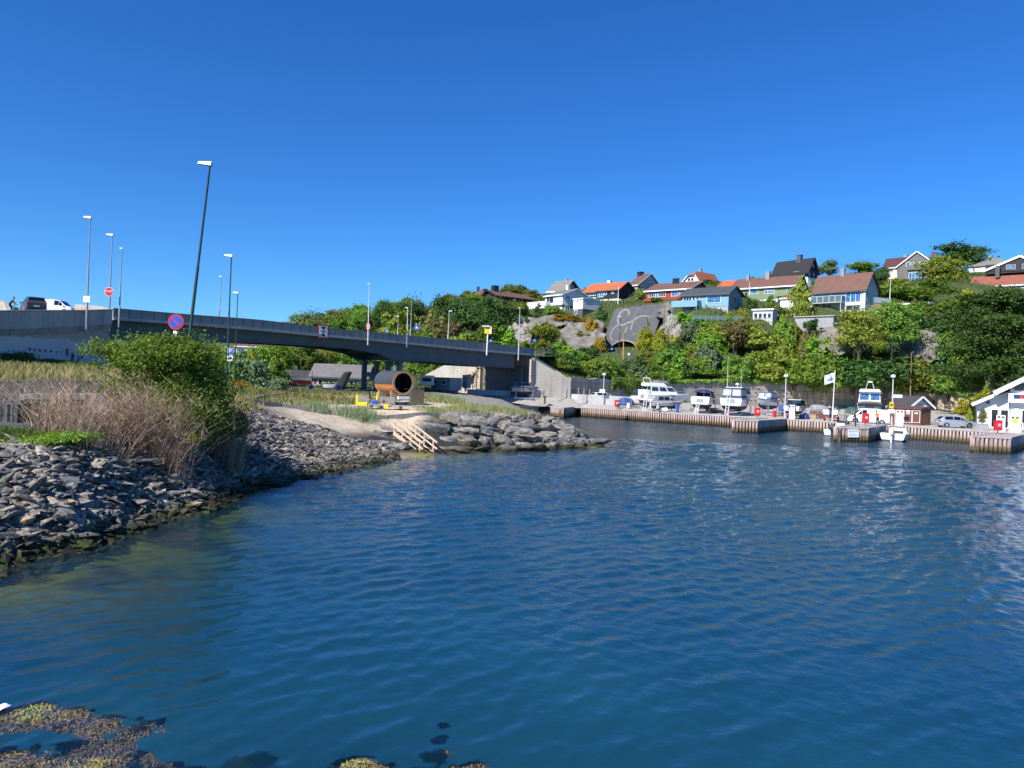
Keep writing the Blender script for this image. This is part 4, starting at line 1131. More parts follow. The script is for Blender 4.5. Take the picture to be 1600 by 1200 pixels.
# ------------------------------------------------------------------ foliage
CS6 = cube_sphere(6)
def crown_geo(lobes, nclump, per, leaf, seed, spread=0.22, core=0.74, up=0.25, droop=0.0, aspect=0.55):
 r = np.random.default_rng(seed); L = np.array(lobes, float)   # cx cy cz rx ry rz
 w_ = (L[:, 3] * L[:, 5] + L[:, 4] * L[:, 5]); w_ /= w_.sum()
 li = r.choice(len(L), nclump, p=w_)
 D = r.normal(size=(nclump, 3)); D[:, 2] = np.where(D[:, 2] < -0.3, -D[:, 2] * 0.6, D[:, 2]); D /= np.linalg.norm(D, axis=1)[:, None]
 rad = L[li, 3:6]
 cc = L[li, :3] + D * rad * r.uniform(0.78, 1.08, (nclump, 1))
 ct = np.clip(r.normal(0.5, 0.2, nclump), 0, 1)
 csz = r.uniform(0.6, 1.3, nclump)
 N = nclump * per
 ci = np.repeat(np.arange(nclump), per)
 off = r.normal(size=(N, 3)) * (spread * csz[ci])[:, None] * rad[ci]
 off[:, 2] *= 0.75
 c = cc[ci] + off; c[:, 2] -= droop * np.abs(r.normal(size=N)) * rad[ci, 2]
 n = D[ci] * 0.7 + r.normal(size=(N, 3)) * 0.65 + [0, 0, up]; n /= np.linalg.norm(n, axis=1)[:, None]
 t_ = np.cross(n, r.normal(size=(N, 3))); t_ /= np.linalg.norm(t_, axis=1)[:, None]
 b_ = np.cross(n, t_); s = leaf * r.uniform(0.6, 1.35, (N, 1))
 V = np.stack([c - t_ * s, c - b_ * s * aspect + n * s * 0.15, c + t_ * s, c + b_ * s * aspect + n * s * 0.15], 1).reshape(-1, 3)
 Q = np.arange(N * 4).reshape(-1, 4)
 T = np.repeat(np.clip(ct[ci] + r.normal(0, 0.16, N), 0, 1), 4)
 if core:
  for q in L:
   v = CS6[0] * q[3:6] * core * (1 + 0.25 * (fbm(CS6[0][:, 0] * 2 + q[0] * 3, CS6[0][:, 1] * 2 + CS6[0][:, 2] * 3 + seed, seed) - 0.5))[:, None] + q[:3]
   Q = np.concatenate([Q, CS6[1] + len(V)]); V = np.concatenate([V, v]); T = np.concatenate([T, np.full(len(v), 0.3)])
 return V, Q, T
def leaf_obj(name, geo, mat, parent=None):
 V, Q, T = geo
 return np_mesh(name, V, Q, mat, parent, attrs=[('tint', 'POINT', 'FLOAT', T)])
LF = dict(dark=leafmat((0.034, 0.082, 0.019), (0.098, 0.183, 0.043), 0.22), mid=leafmat((0.084, 0.167, 0.026), (0.237, 0.359, 0.054), 0.28), bright=leafmat((0.111, 0.225, 0.024), (0.318, 0.450, 0.059), 0.32),
          olive=leafmat((0.134, 0.192, 0.026), (0.373, 0.410, 0.065), 0.28), yellow=leafmat((0.210, 0.245, 0.018), (0.525, 0.508, 0.044), 0.3), grey=leafmat((0.084, 0.137, 0.064), (0.232, 0.316, 0.168), 0.22),
          brown=leafmat((0.106, 0.115, 0.031), (0.294, 0.252, 0.095), 0.22), autumn=leafmat((0.210, 0.158, 0.021), (0.525, 0.297, 0.044), 0.25), purple=leafmat((0.088, 0.061, 0.035), (0.210, 0.175, 0.053), 0.2))
BARK = pm((0.09, 0.07, 0.055), 0.9, 0.3, 4, 0.5, name='bark')
def rnd_lobes(seed, kind):
 r = np.random.default_rng(seed)
 if kind == 'shrub':   # unit: width 1, height 1, base z=0
  L = [(0, 0, 0.36, 0.32, 0.32, 0.36)]
  for i in range(10):
   a = r.uniform(0, 6.28); q = r.uniform(0.15, 0.34); L.append((q * math.cos(a), q * math.sin(a), r.uniform(0.18, 0.82), r.uniform(0.09, 0.2), r.uniform(0.09, 0.2), r.uniform(0.1, 0.24)))
  return L
 if kind == 'tree':
  L = [(0, 0, 0.62, 0.3, 0.3, 0.28)]
  for i in range(10):
   a = r.uniform(0, 6.28); q = r.uniform(0.15, 0.36); L.append((q * math.cos(a), q * math.sin(a), r.uniform(0.32, 0.88), r.uniform(0.11, 0.2), r.uniform(0.11, 0.2), r.uniform(0.09, 0.15)))
  return L
 if kind == 'column':
  return [(r.normal(0, .06), r.normal(0, .06), z, 0.46 * math.sin(min(1, (1.02 - z) * 1.7) * 1.57) + 0.03, 0.46 * math.sin(min(1, (1.02 - z) * 1.7) * 1.57) + 0.03, 0.13) for z in np.linspace(0.08, 0.93, 9)]
 if kind == 'conifer':
  return [(r.normal(0, .03), r.normal(0, .03), z, 0.5 * (1.04 - z), 0.5 * (1.04 - z), 0.07) for z in np.linspace(0.08, 0.96, 11)]
 if kind == 'hedge':
  return [(x, r.normal(0, .05), 0.4 + r.normal(0, .06), 0.16, 0.4, 0.5 + r.normal(0, .06)) for x in np.linspace(-0.42, 0.42, 7)]
TPL = {}
def tpl(kind, var):
 if (kind, var) not in TPL:
  nc, per, leaf = dict(shrub=(120, 34, 0.040), tree=(150, 34, 0.026), column=(90, 30, 0.05), conifer=(110, 24, 0.045), hedge=(120, 30, 0.045))[kind]
  o = leaf_obj('crown', crown_geo(rnd_lobes(var * 13 + len(kind), kind), nc, per, leaf, var + 40, 0.3 if kind != 'tree' else 0.33, 0.5 if kind != 'tree' else 0.45, droop=0.0), LF['mid'])
  tm = MB()
  if kind == 'tree':
   r = random.Random(var); tm.tube([(0, 0, -0.15), (0.01, 0, 0.2), (0, 0.01, 0.42), (0.02, 0, 0.7)], [0.035, 0.028, 0.02, 0.008], 6)
   for k in range(5):
    a = r.uniform(0, 6.28); tm.tube([(0, 0, 0.25 + 0.06 * k), (0.14 * math.cos(a), 0.14 * math.sin(a), 0.42 + 0.06 * k), (0.28 * math.cos(a), 0.28 * math.sin(a), 0.55 + 0.05 * k)], [0.016, 0.011, 0.004], 5)
  else:
   for k in range(4):
    a = k * 1.6 + var; tm.tube([(0, 0, -0.15), (0.06 * math.cos(a), 0.06 * math.sin(a), 0.2), (0.16 * math.cos(a), 0.16 * math.sin(a), 0.55)], [0.025, 0.015, 0.006], 5)
  q = tm.build('trunk' if kind == 'tree' else 'stems', BARK)
  TPL[(kind, var)] = (o.data, q.data); bpy.data.objects.remove(o); bpy.data.objects.remove(q)
 return TPL[(kind, var)]
NAMES = dict(shrub=('shrub', 'shrub'), tree=('broadleaf_tree', 'tree'), column=('columnar_conifer', 'conifer'), conifer=('conifer_tree', 'conifer'), hedge=('garden_hedge', 'hedge'))
TONE = dict(dark='dark green', mid='mid green', bright='fresh green', olive='olive green', yellow='yellow green', grey='grey green', brown='brownish green', autumn='orange leaved', purple='reddish brown')
SIT = ((0, 420, 'growing behind the bridge at the far left'), (420, 590, 'behind the boathouse beyond the bridge'), (590, 800, 'on the wooded hill behind the bridge'), (800, 940, 'on the slope between the bridge end and the tunnel'), (940, 1080, 'below the tunnel portal and red house'), (1080, 1180, 'on the slope below the blue house'), (1180, 1300, 'below the green and black houses'), (1300, 1440, 'below the grey house with the tall chimney'), (1440, 2000, 'on the slope at the right edge'))
npl = [0]
def plant(kind, px, pt, pb, wpx, d, mat='mid', label=None, ground=True, var=None, group=None, seat=True):
 npl[0] += 1; r = random.Random(npl[0] * 7)
 s = d / F; p = W(px, pb, d); top = W(px, pt, d).z
 zb = float(hill_z(p.x, p.y)) if ground == True else p.z
 base = min(p.z, zb - 0.1) if p.z - zb < 4 else p.z - 1.0
 if zb > p.z + 0.2: base = p.z
 ht = max(top - base, 0.6); wd = wpx * s * 1.08
 nm, cat = NAMES[kind]
 o = thing(nm, None, cat, (p.x, p.y, base), r.uniform(0, 6.28) if kind != 'hedge' else r.uniform(-0.6, -0.3))
 o.scale = (wd, wd, ht)
 cm, tm = tpl(kind, r.randrange(4) if var is None else var)
 for nm_, me, mt in (('crown', cm, LF[mat]), ('trunk' if kind == 'tree' else 'stems', tm, BARK)):
  c = bpy.data.objects.new(nm_, me); link(c, o)
  c.material_slots[0].link = 'OBJECT'; c.material_slots[0].material = mt
 if label is None:
  loc = next(x for a, b_, x in SIT if a <= px < b_ or b_ == 2000)
  sz = 'small' if wd < 3.2 else ('large' if wd > 6.5 else 'medium')
  label = f'{sz} {TONE[mat]} {cat} {loc}'
  o['group'] = group or f'{TONE[mat]} {cat}s {loc}'
 o['label'] = label
 return o
PL = [('tree', 483, 484, 540, 64, 228, 'grey'), ('tree', 530, 487, 540, 58, 215, 'mid'), ('tree', 598, 467, 530, 36, 205, 'dark'), ('tree', 645, 463, 535, 52, 200, 'dark'), ('shrub', 620, 487, 545, 58, 190, 'olive'), ('tree', 702, 465, 540, 62, 196, 'dark'),
      ('shrub', 672, 486, 545, 46, 185, 'brown'), ('tree', 738, 470, 545, 74, 190, 'dark'), ('tree', 772, 466, 550, 72, 184, 'dark'), ('shrub', 700, 505, 553, 52, 172, 'brown'), ('shrub', 757, 512, 556, 60, 165, 'mid'), ('tree', 800, 484, 540, 46, 190, 'mid'), ('tree', 575, 478, 535, 50, 210, 'mid'),
      ('shrub', 722, 520, 560, 56, 168, 'olive'), ('shrub', 660, 520, 560, 60, 175, 'mid'), ('shrub', 790, 515, 556, 46, 165, 'bright'), ('tree', 793, 441, 470, 15, 226, 'grey'), ('tree', 555, 492, 535, 40, 215, 'dark'), ('tree', 680, 472, 530, 46, 205, 'mid'),
      ('shrub', 330, 536, 592, 76, 118, 'bright'), ('shrub', 305, 530, 570, 30, 116, 'autumn'), ('shrub', 387, 553, 612, 66, 112, 'grey'), ('column', 393, 548, 580, 22, 128, 'yellow'), ('tree', 432, 538, 606, 56, 150, 'bright'), ('tree', 466, 535, 606, 56, 160, 'mid'), ('tree', 502, 540, 606, 56, 165, 'olive'),
      ('tree', 545, 540, 606, 66, 172, 'mid'), ('shrub', 575, 562, 606, 46, 160, 'olive'), ('shrub', 655, 556, 594, 46, 150, 'mid'), ('shrub', 690, 566, 590, 40, 146, 'bright'), ('shrub', 600, 560, 600, 60, 165, 'mid'), ('shrub', 350, 570, 606, 50, 110, 'mid'), ('shrub', 410, 556, 600, 36, 140, 'dark'), ('shrub', 520, 562, 605, 60, 150, 'bright'),
      ('column', 820, 474, 499, 10, 190, 'dark'), ('column', 840, 475, 496, 12, 189, 'dark'), ('column', 823, 494, 508, 6, 184, 'dark'), ('shrub', 866, 475, 496, 32, 191, 'mid'), ('tree', 851, 502, 556, 52, 163, 'olive'), ('shrub', 880, 528, 562, 28, 150, 'mid'), ('shrub', 826, 535, 562, 36, 156, 'bright'),
      ('shrub', 885, 491, 507, 52, 187, 'autumn'), ('shrub', 926, 499, 532, 30, 180, 'autumn'), ('shrub', 912, 518, 545, 30, 176, 'brown'), ('conifer', 938, 473, 508, 17, 188, 'dark'), ('conifer', 1011, 496, 522, 15, 172, 'grey'), ('shrub', 935, 530, 560, 26, 165, 'autumn'),
      ('shrub', 1014, 515, 560, 44, 160, 'yellow'), ('shrub', 1040, 522, 566, 50, 156, 'yellow'), ('tree', 1000, 450, 476, 18, 197, 'olive'), ('shrub', 1080, 488, 516, 56, 163, 'bright'), ('shrub', 1118, 500, 540, 60, 156, 'olive'), ('shrub', 1028, 465, 473, 26, 190, 'olive'),
      ('shrub', 948, 555, 594, 30, 136, 'mid'), ('shrub', 1098, 537, 602, 54, 149, 'grey'), ('shrub', 1148, 500, 548, 48, 154, 'purple'), ('shrub', 1180, 504, 552, 54, 154, 'olive'), ('shrub', 1226, 497, 534, 38, 154, 'bright'), ('shrub', 1262, 512, 550, 36, 153, 'brown'),
      ('column', 1249, 436, 494, 24, 163, 'olive'), ('shrub', 1174, 466, 492, 20, 168, 'dark'), ('shrub', 1204, 462, 484, 16, 170, 'mid'), ('shrub', 1160, 482, 497, 14, 160, 'yellow'), ('shrub', 1140, 486, 498, 14, 159, 'olive'), ('shrub', 1215, 475, 494, 26, 166, 'mid'), ('shrub', 1266, 496, 510, 22, 152, 'dark'),
      ('tree', 1342, 484, 556, 78, 146, 'olive'), ('tree', 1394, 474, 556, 80, 148, 'mid'), ('shrub', 1440, 496, 548, 62, 156, 'dark'), ('hedge', 1396, 449, 474, 86, 184, 'mid'), ('shrub', 1462, 440, 474, 76, 190, 'mid'), ('tree', 1472, 403, 460, 76, 205, 'olive'), ('tree', 1500, 384, 440, 84, 238, 'dark'),
      ('tree', 1378, 417, 455, 26, 198, 'dark'), ('shrub', 1402, 431, 456, 40, 193, 'olive'), ('tree', 1346, 407, 440, 50, 218, 'mid'), ('tree', 1293, 408, 446, 32, 220, 'grey'), ('shrub', 1276, 437, 462, 22, 200, 'bright'), ('shrub', 1480, 470, 500, 60, 172, 'mid'), ('shrub', 1510, 448, 476, 26, 176, 'yellow'),
      ('shrub', 1482, 583, 614, 52, 139, 'mid'), ('shrub', 1426, 558, 606, 60, 145, 'olive'), ('shrub', 1333, 562, 606, 66, 144, 'dark'), ('shrub', 1384, 560, 608, 80, 143, 'dark'), ('shrub', 1290, 556, 606, 66, 146, 'mid'), ('shrub', 1460, 540, 590, 60, 150, 'dark'), ('tree', 1480, 520, 590, 60, 152, 'mid'),
      ('shrub', 1240, 555, 602, 60, 147, 'bright'), ('shrub', 1195, 550, 602, 60, 147, 'olive'), ('shrub', 1150, 556, 600, 50, 146, 'mid'), ('shrub', 1050, 552, 600, 60, 145, 'mid'), ('shrub', 1000, 560, 602, 56, 140, 'dark'), ('shrub', 1025, 568, 606, 40, 137, 'mid'), ('shrub', 975, 572, 606, 46, 136, 'mid'),
      ('shrub', 900, 552, 585, 40, 138, 'bright'), ('shrub', 870, 556, 580, 36, 134, 'bright'), ('shrub', 925, 560, 596, 36, 136, 'mid'), ('shrub', 1075, 505, 545, 40, 158, 'grey'), ('shrub', 1280, 530, 570, 50, 150, 'bright'), ('shrub', 1215, 525, 560, 46, 152, 'olive'), ('shrub', 1105, 520, 560, 50, 153, 'bright'), ('shrub', 1060, 535, 570, 50, 153, 'bright')]
for q in PL: plant(*q)
# garden hedges and filler shrubs over the slope
rf = random.Random(31)
k = 0
while k < 150:
 x = rf.uniform(6, 118); bw_ = float(np.interp(x, [p[0] for p in WALLP], [p[1] for p in WALLP])); y = bw_ + rf.uniform(2.0, 17)
 z = float(hill_z(x, y)); px = 800 + F * x / y; py = 600 + (px - 800) * 0.0367 - (z - H) * F / y
 if px < 842 or px > 1640: continue
 if 925 < px < 1015 and py < 590 : continue
 if 1240 < px < 1310 and 488 < py < 520: continue
 if py < 512 and not 1400 < px < 1510: continue
 hp_ = rf.uniform(2.0, 3.6) * F / y; wd = rf.uniform(3.2, 5.6) * F / y
 if py - hp_ < 500 and px < 1400: continue
 plant('shrub', px, py - hp_, py + 2, wd, y, rf.choice(['mid', 'mid', 'olive', 'bright', 'dark', 'grey', 'brown', 'olive', 'bright']))
 k += 1
for i in range(34):   # gardens and trees behind the houses on the crest
 px = rf.uniform(820, 1640); y = rf.uniform(226, 262); x = (px - 800) / F * y
 z = float(hill_z(x, y)); py = 600 + (px - 800) * 0.0367 - (z - H) * F / y
 plant('shrub', px, py - rf.uniform(8, 14), py + 3, rf.uniform(20, 36), y, rf.choice(['mid', 'dark', 'olive']))
for i in range(40):   # wood behind the bridge
 px = rf.uniform(420, 830); y = rf.uniform(190, 250); x = (px - 800) / F * y
 z = float(hill_z(x, y)); py = 600 + (px - 800) * 0.0367 - (z - H) * F / y
 plant(rf.choice(['tree', 'shrub']), px, py - rf.uniform(16, 30), py + 3, rf.uniform(30, 52), y, rf.choice(['mid', 'dark', 'olive', 'mid', 'brown']))
for i in range(26):   # low green belt beyond the bridge at far left
 px = rf.uniform(-150, 480); y = rf.uniform(130, 175); p = W(px, 600, y)
 plant('shrub', px, 600 - rf.uniform(24, 42) + (px - 800) * 0.0367, 604 + (px - 800) * 0.0367, rf.uniform(40, 60), y, rf.choice(['mid', 'olive', 'bright']))
# ivy hanging over the wall
def ivy(name, label, x0, x1, drop, n, seed):
 r = np.random.default_rng(seed); X = r.uniform(x0, x1, n); Yw = np.interp(X, [p[0] for p in WALLP], [p[1] for p in WALLP]); Zt = np.interp(X, [p[0] for p in WALLP], [p[3] for p in WALLP])
 dr = (0.25 + 0.75 * vnoise(X * 1.6, X * 0 + 1, seed)) * drop
 k = r.random(n); c = np.stack([X, Yw - 0.15 - 0.35 * np.sin(k * 3) * r.random(n), Zt + 0.5 - k * dr], -1)
 nn = r.normal(size=(n, 3)) * 0.6 + [-0.3, -1, 0.3]; nn /= np.linalg.norm(nn, axis=1)[:, None]; t_ = np.cross(nn, r.normal(size=(n, 3))); t_ /= np.linalg.norm(t_, axis=1)[:, None]; b_ = np.cross(nn, t_); s = r.uniform(0.09, 0.2, (n, 1))
 V = np.stack([c - t_ * s, c - b_ * s * 0.6, c + t_ * s, c + b_ * s * 0.6], 1).reshape(-1, 3)
 o = leaf_obj(name, (V, np.arange(4 * n).reshape(-1, 4), np.repeat(np.clip(vnoise(X * 2, c[:, 2], 3) + r.normal(0, .15, n), 0, 1), 4)), LF['mid'])
 return tag(o, label, 'ivy', kind='stuff')
ivy('ivy', 'green ivy hanging over the masonry wall beside the globe lamp', 17.5, 27.5, 3.4, 5200, 3)
ivy('ivy', 'sprigs of creeper along the top of the long masonry wall', 28, 100, 1.2, 6000, 4)
# undergrowth over the whole slope
def undergrowth(n, seed):
 r = np.random.default_rng(seed); X = r.uniform(-75, 135, n); Y = np.interp(X, [-75, 2] + [p[0] for p in WALLP], [131, 124] + [p[1] for p in WALLP]) + 0.5 + r.random(n) ** 1.2 * 105
 Z = hill_z(X, Y) + (fbm(X * 0.25, Y * 0.25, 4) - 0.5) * 1.0
 dn = fbm(X * 0.2, Y * 0.2, 9); kp = dn + r.normal(0, .06, n) > 0.40
 u = X / Y * F + 800; kp &= ~((u > 930) & (u < 1005) & (Y < 177) & (Z > 10)); X, Y, Z = X[kp], Y[kp], Z[kp]; n = len(X)
 c = np.stack([X, Y, Z + r.uniform(0, 0.7, n)], -1)
 nn = r.normal(size=(n, 3)) * 0.7 + [0, -0.4, 0.8]; nn /= np.linalg.norm(nn, axis=1)[:, None]; t_ = np.cross(nn, r.normal(size=(n, 3))); t_ /= np.linalg.norm(t_, axis=1)[:, None]; b_ = np.cross(nn, t_); s = r.uniform(0.12, 0.36, (n, 1))
 V = np.stack([c - t_ * s, c - b_ * s * 0.5, c + t_ * s, c + b_ * s * 0.5], 1).reshape(-1, 3)
 o = leaf_obj('undergrowth', (V, np.arange(4 * n).reshape(-1, 4), np.repeat(np.clip(fbm(X * 0.35, Y * 0.35 + Z * 0.3, 12) + r.normal(0, .15, n), 0, 1), 4)), leafmat((0.035, 0.06, 0.012), (0.13, 0.15, 0.035), 0.25))
 tag(o, 'tangled green undergrowth covering the hillside', 'undergrowth', kind='stuff')
undergrowth(90000, 8)
# the big tree at the right edge
def big_tree():
 p = W(1552, 615, 128); s = 128 / F
 o = thing('broadleaf_tree', 'huge dark spreading tree towering behind the fuel station building', 'tree', (p.x, p.y, p.z - 0.5))
 r = random.Random(4); L = []
 for i in range(46):
  a = r.uniform(0, 6.28); z = r.uniform(2.6, 17.5); q = (8.6 if z < 11 else 8.6 - (z - 11) * 0.72) * (0.35 + 0.6 * r.random()); L.append((q * math.cos(a) + 0.3, q * math.sin(a), z, r.uniform(1.5, 2.6), r.uniform(1.5, 2.6), r.uniform(0.8, 1.4)))
 L.append((0, 0, 9, 4, 4, 5))
 leaf_obj('crown', crown_geo(L, 900, 64, 0.24, 5, 0.42, 0.6, up=0.5), leafmat((0.02, 0.05, 0.010), (0.085, 0.145, 0.026), 0.26), o)
 mb = MB(); mb.tube([(0, 0, -1), (0.1, 0, 2), (0, 0.1, 5), (0.2, 0, 10), (0, 0, 15)], [0.75, 0.6, 0.5, 0.3, 0.08], 9)
 for k in range(12):
  a = k * 2.4; z = 3 + k * 0.8; mb.tube([(0, 0, z), (2.6 * math.cos(a), 2.6 * math.sin(a), z + 1.2), (6 * math.cos(a), 6 * math.sin(a), z + 2.2)], [0.25, 0.15, 0.04], 6)
 mb.build('trunk', BARK, o)
big_tree()
plant('tree', 1610, 470, 600, 80, 140, 'dark'); plant('shrub', 1516, 560, 612, 50, 136, 'dark'); plant('shrub', 1590, 560, 625, 70, 126, 'dark')
# yellow hedge beside the fuel station and a small golden conifer
for px, pt, pb, wpx, d, mt, kd in ((1512, 622, 654, 36, 104, 'yellow', 'shrub'), (1536, 612, 652, 44, 102, 'yellow', 'shrub'), (1523, 634, 664, 30, 100, 'olive', 'shrub'), (1540, 597, 630, 11, 103, 'bright', 'conifer')):
 pp = Yd(px, pb); 
 plant(kd, px, pt, pb, wpx, d, mt, label={'shrub': f'{"yellowish" if mt == "yellow" else "olive"} clipped hedge bush beside the white fuel station{" at its ramp" if px < 1520 else (" wall" if px > 1530 else " planter")}', 'conifer': 'small pointed bright conifer rising from the hedge by the station'}[kd], ground=False)
# ------------------------------------------------------------------ near plants on the left bank
def bush_near():
 c = W(268, 690, 29.3); s = 29.3 / F
 o = thing('leafy_bush', 'big leafy green bush on the bank in front of the leaning lamp post', 'bush', (c.x, c.y, c.z - 0.2))
 L = []
 for px, py, rx, ry in ((215, 570, 34, 26), (176, 552, 13, 12), (250, 555, 36, 22), (235, 590, 40, 30), (280, 575, 44, 34), (298, 606, 32, 32), (280, 625, 40, 40), (255, 560, 30, 30), (292, 655, 36, 36), (308, 668, 28, 28), (265, 665, 40, 30), (312, 625, 32, 34), (326, 650, 24, 28), (300, 640, 30, 30), (300, 562, 24, 18), (232, 541, 16, 12), (195, 541, 9, 8), (268, 536, 10, 10), (310, 545, 9, 10), (275, 690, 34, 14), (200,610,30,20)):
  q = W(px, py, 29.3) - Vector((c.x, c.y, c.z - 0.2)); L.append((q.x, random.uniform(-0.7, 0.9), q.z, rx * s, 0.9, ry * s))
 leaf_obj('crown', crown_geo(L, 540, 58, 0.064, 77, 0.5, 0.3, up=0.3), leafmat((0.055, 0.11, 0.015), (0.22, 0.31, 0.045), 0.36, rnd=0.0), o)
 # long shoots above the outline
 r = np.random.default_rng(6); mb = MB(); V = []; T = []
 for i in range(60):
  px = r.uniform(150, 330); b0 = W(px, 560 + r.uniform(-8, 30), 29.3) - Vector((c.x, c.y, c.z - 0.2)); b0.y = r.uniform(-0.8, 0.8)
  tip = b0 + Vector((r.normal(0, 0.25), r.normal(0, 0.2), r.uniform(0.4, 1.0))); mb.tube([b0, (b0 + tip) / 2 + Vector((r.normal(0, .05), 0, 0)), tip], [0.012, 0.009, 0.004], 4)
  for k in range(22):
   q = b0.lerp(tip, k / 21 * 1.02); n = r.normal(size=3); n /= np.linalg.norm(n); t_ = np.cross(n, r.normal(size=3)); t_ /= np.linalg.norm(t_); b_ = np.cross(n, t_); sz = 0.055; cc = np.array(q) + t_ * sz
   V += [cc - t_ * sz, cc - b_ * sz * .5, cc + t_ * sz, cc + b_ * sz * .5]; T += [0.6 + r.normal(0, .15)] * 4
 mb.build('shoots', BARK, o)
 leaf_obj('shoot_leaves', (np.array(V), np.arange(len(V)).reshape(-1, 4), np.clip(T, 0, 1)), leafmat((0.055, 0.11, 0.015), (0.22, 0.31, 0.045), 0.36, rnd=0.0), o)
bush_near()
m, t, b = newmat('dry_stalk'); at = nd(t, 'ShaderNodeAttribute', attribute_name='tint')
t.links.new(ramp(t, at.outputs['Fac'], [(0, (0.17, 0.10, 0.055)), (0.5, (0.42, 0.28, 0.18)), (1, (0.66, 0.53, 0.40))]), b.inputs['Base Color']); b.inputs['Roughness'].default_value = 0.85
CANE = m
def canes(name, label, bases, hmin, hmax, lean, seed, r0=0.011, branch=3):
 """thin dry stalks, every one a bent three sided stem with side twigs"""
 r = np.random.default_rng(seed); V = []; Q = []; T = []
 def stem(P, rad, tt):
  nonlocal V, Q
  k = len(P); base = len(V)
  ang = r.uniform(0, 6.28)
  for i, p in enumerate(P):
   rr = rad * (1 - 0.75 * i / (k - 1))
   for j in range(3):
    a = ang + j * 2.094; V.append((p[0] + rr * math.cos(a), p[1] + rr * math.sin(a), p[2] + rr * 0.3 * math.sin(a + 1))); T.append(tt)
  for i in range(k - 1):
   for j in range(3):
    Q.append((base + i * 3 + j, base + i * 3 + (j + 1) % 3, base + (i + 1) * 3 + (j + 1) % 3, base + (i + 1) * 3 + j))
 for bx, by, bz in bases:
  h = r.uniform(hmin, hmax); dx, dy = r.normal(lean[0], lean[2]), r.normal(lean[1], lean[2]); tt = float(np.clip(r.normal(0.5, 0.22), 0, 1)); P = []
  for i in range(5):
   f = i / 4; P.append(np.array([bx + dx * h * f * f * 0.8 + dx * h * 0.3 * f + r.normal(0, .02), by + dy * h * f + r.normal(0, .02), bz - 0.1 + h * (f - 0.18 * f * f)]))
  stem(P, r0, tt)
  for k in range(branch):
   i = r.integers(1, 4); q = P[i] * (1 - .5) + P[i + 1] * .5; L = r.uniform(0.15, 0.5) * h * 0.5; a = r.uniform(0, 6.28); e = r.uniform(0.2, 0.9)
   d_ = np.array([math.cos(a) * math.cos(e), math.sin(a) * math.cos(e), math.sin(e)]); stem([q, q + d_ * L * .5 + r.normal(0, .01, 3), q + d_ * L + [0, 0, L * .1]], r0 * 0.5, min(1, tt + .1))
 o = np_mesh(name, V, Q, CANE, attrs=[('tint', 'POINT', 'FLOAT', T)])
 return o
def bases(n, seed, region):
 r = np.random.default_rng(seed); out = []
 while len(out) < n:
  px0, px1, py0, py1, d0, d1 = region[r.integers(len(region))]
  px = r.uniform(px0, px1); k = r.random(); d = d0 + (d1 - d0) * k; x = (px - 800) / F * d
  out.append((x, d, float(land_z(x, d))))
 return out
tag(canes('dry_cane_thicket', '', bases(800, 1, [(165, 285, 0, 0, 27.6, 29.0), (80, 200, 0, 0, 25.4, 27.4), (60, 150, 0, 0, 24.6, 26.4), (200, 270, 0, 0, 28, 29)]), 1.0, 2.7, (0.22, 0, 0.42), 1, branch=5), 'tangled thicket of dry brown canes beside the big green bush', 'dead canes')
tag(canes('dry_cane_thicket', '', bases(330, 2, [(-60, 150, 0, 0, 27.9, 28.9), (40, 130, 0, 0, 25.6, 27.0)]), 0.7, 1.7, (0.05, -0.1, 0.55), 2, 0.010, branch=5), 'sparse dead canes drooping over the old retaining walls at left', 'dead canes')
tag(canes('dry_cane_thicket', '', bases(560, 3, [(322, 382, 0, 0, 31.2, 33.5)]), 1.2, 3.0, (0.1, 0, 0.22), 3), 'upright dry pale stalks at the right end of the green bush', 'dead canes')
tag(canes('dry_cane_thicket', '', bases(380, 8, [(175, 285, 0, 0, 27.0, 28.4), (220, 300, 0, 0, 27.2, 28.2)]), 1.9, 3.3, (0.16, -0.03, 0.3), 8, branch=6), 'tall pale dead canes standing in front of the big green bush', 'dead canes')
def small_bush(name, label, px, pt, pb, wpx, d, mat, n=90, leaf=0.05, cat='bush', per=40):
 s = d / F; p = W(px, pb, d); h = (pb - pt) * s; wd = wpx * s
 o = thing(name, label, cat, (p.x, p.y, p.z - 0.1))
 r = random.Random(px); L = [(r.uniform(-.32, .32) * wd, r.uniform(-.25, .25) * wd, r.uniform(.25, .8) * h, wd * r.uniform(.16, .26), wd * r.uniform(.16, .26), h * r.uniform(.16, .28)) for i in range(7)]
 leaf_obj('crown', crown_geo(L, n, per, leaf, px, 0.4, 0.45, up=0.3), mat, o)
 MB().tube([(0, 0, -0.2), (0.02, 0, h * 0.5)], [0.03, 0.01], 5).tube([(0, 0, -0.2), (-wd * .15, 0, h * 0.5)], [0.03, 0.01], 5).build('stems', BARK, o)
small_bush('bramble_bush', 'yellow green bramble at the right foot of the big bush', 352, 622, 690, 56, 32.0, LF['brown'], 110)
small_bush('low_weed', 'low green weeds at the foot of the old wall on the left bank', 60, 668, 698, 150, 24.2, LF['bright'], 160, 0.045)
small_bush('yellow_weed', 'small yellow leaved weed on the rubble below the big bush', 302, 672, 692, 34, 28, LF['yellow'], 30, 0.04, 'weed', 20)
small_bush('wall_shrub', 'dark shrub in the shade against the lettered concrete wall', 25, 548, 578, 70, 58, LF['dark'], 120, 0.09)
small_bush('wall_shrub', 'dark shrub below the graffiti word on the concrete wall', 100, 560, 578, 60, 60, LF['dark'], 110, 0.09)
small_bush('wall_shrub', 'dark low weeds at the base of the concrete wall near the bush', 135, 564, 580, 40, 60, LF['dark'], 80, 0.08)
small_bush('red_tipped_shrub', 'reddish leaved shrub beside the bridge girder', 372, 592, 618, 30, 66, LF['autumn'], 60, 0.09)
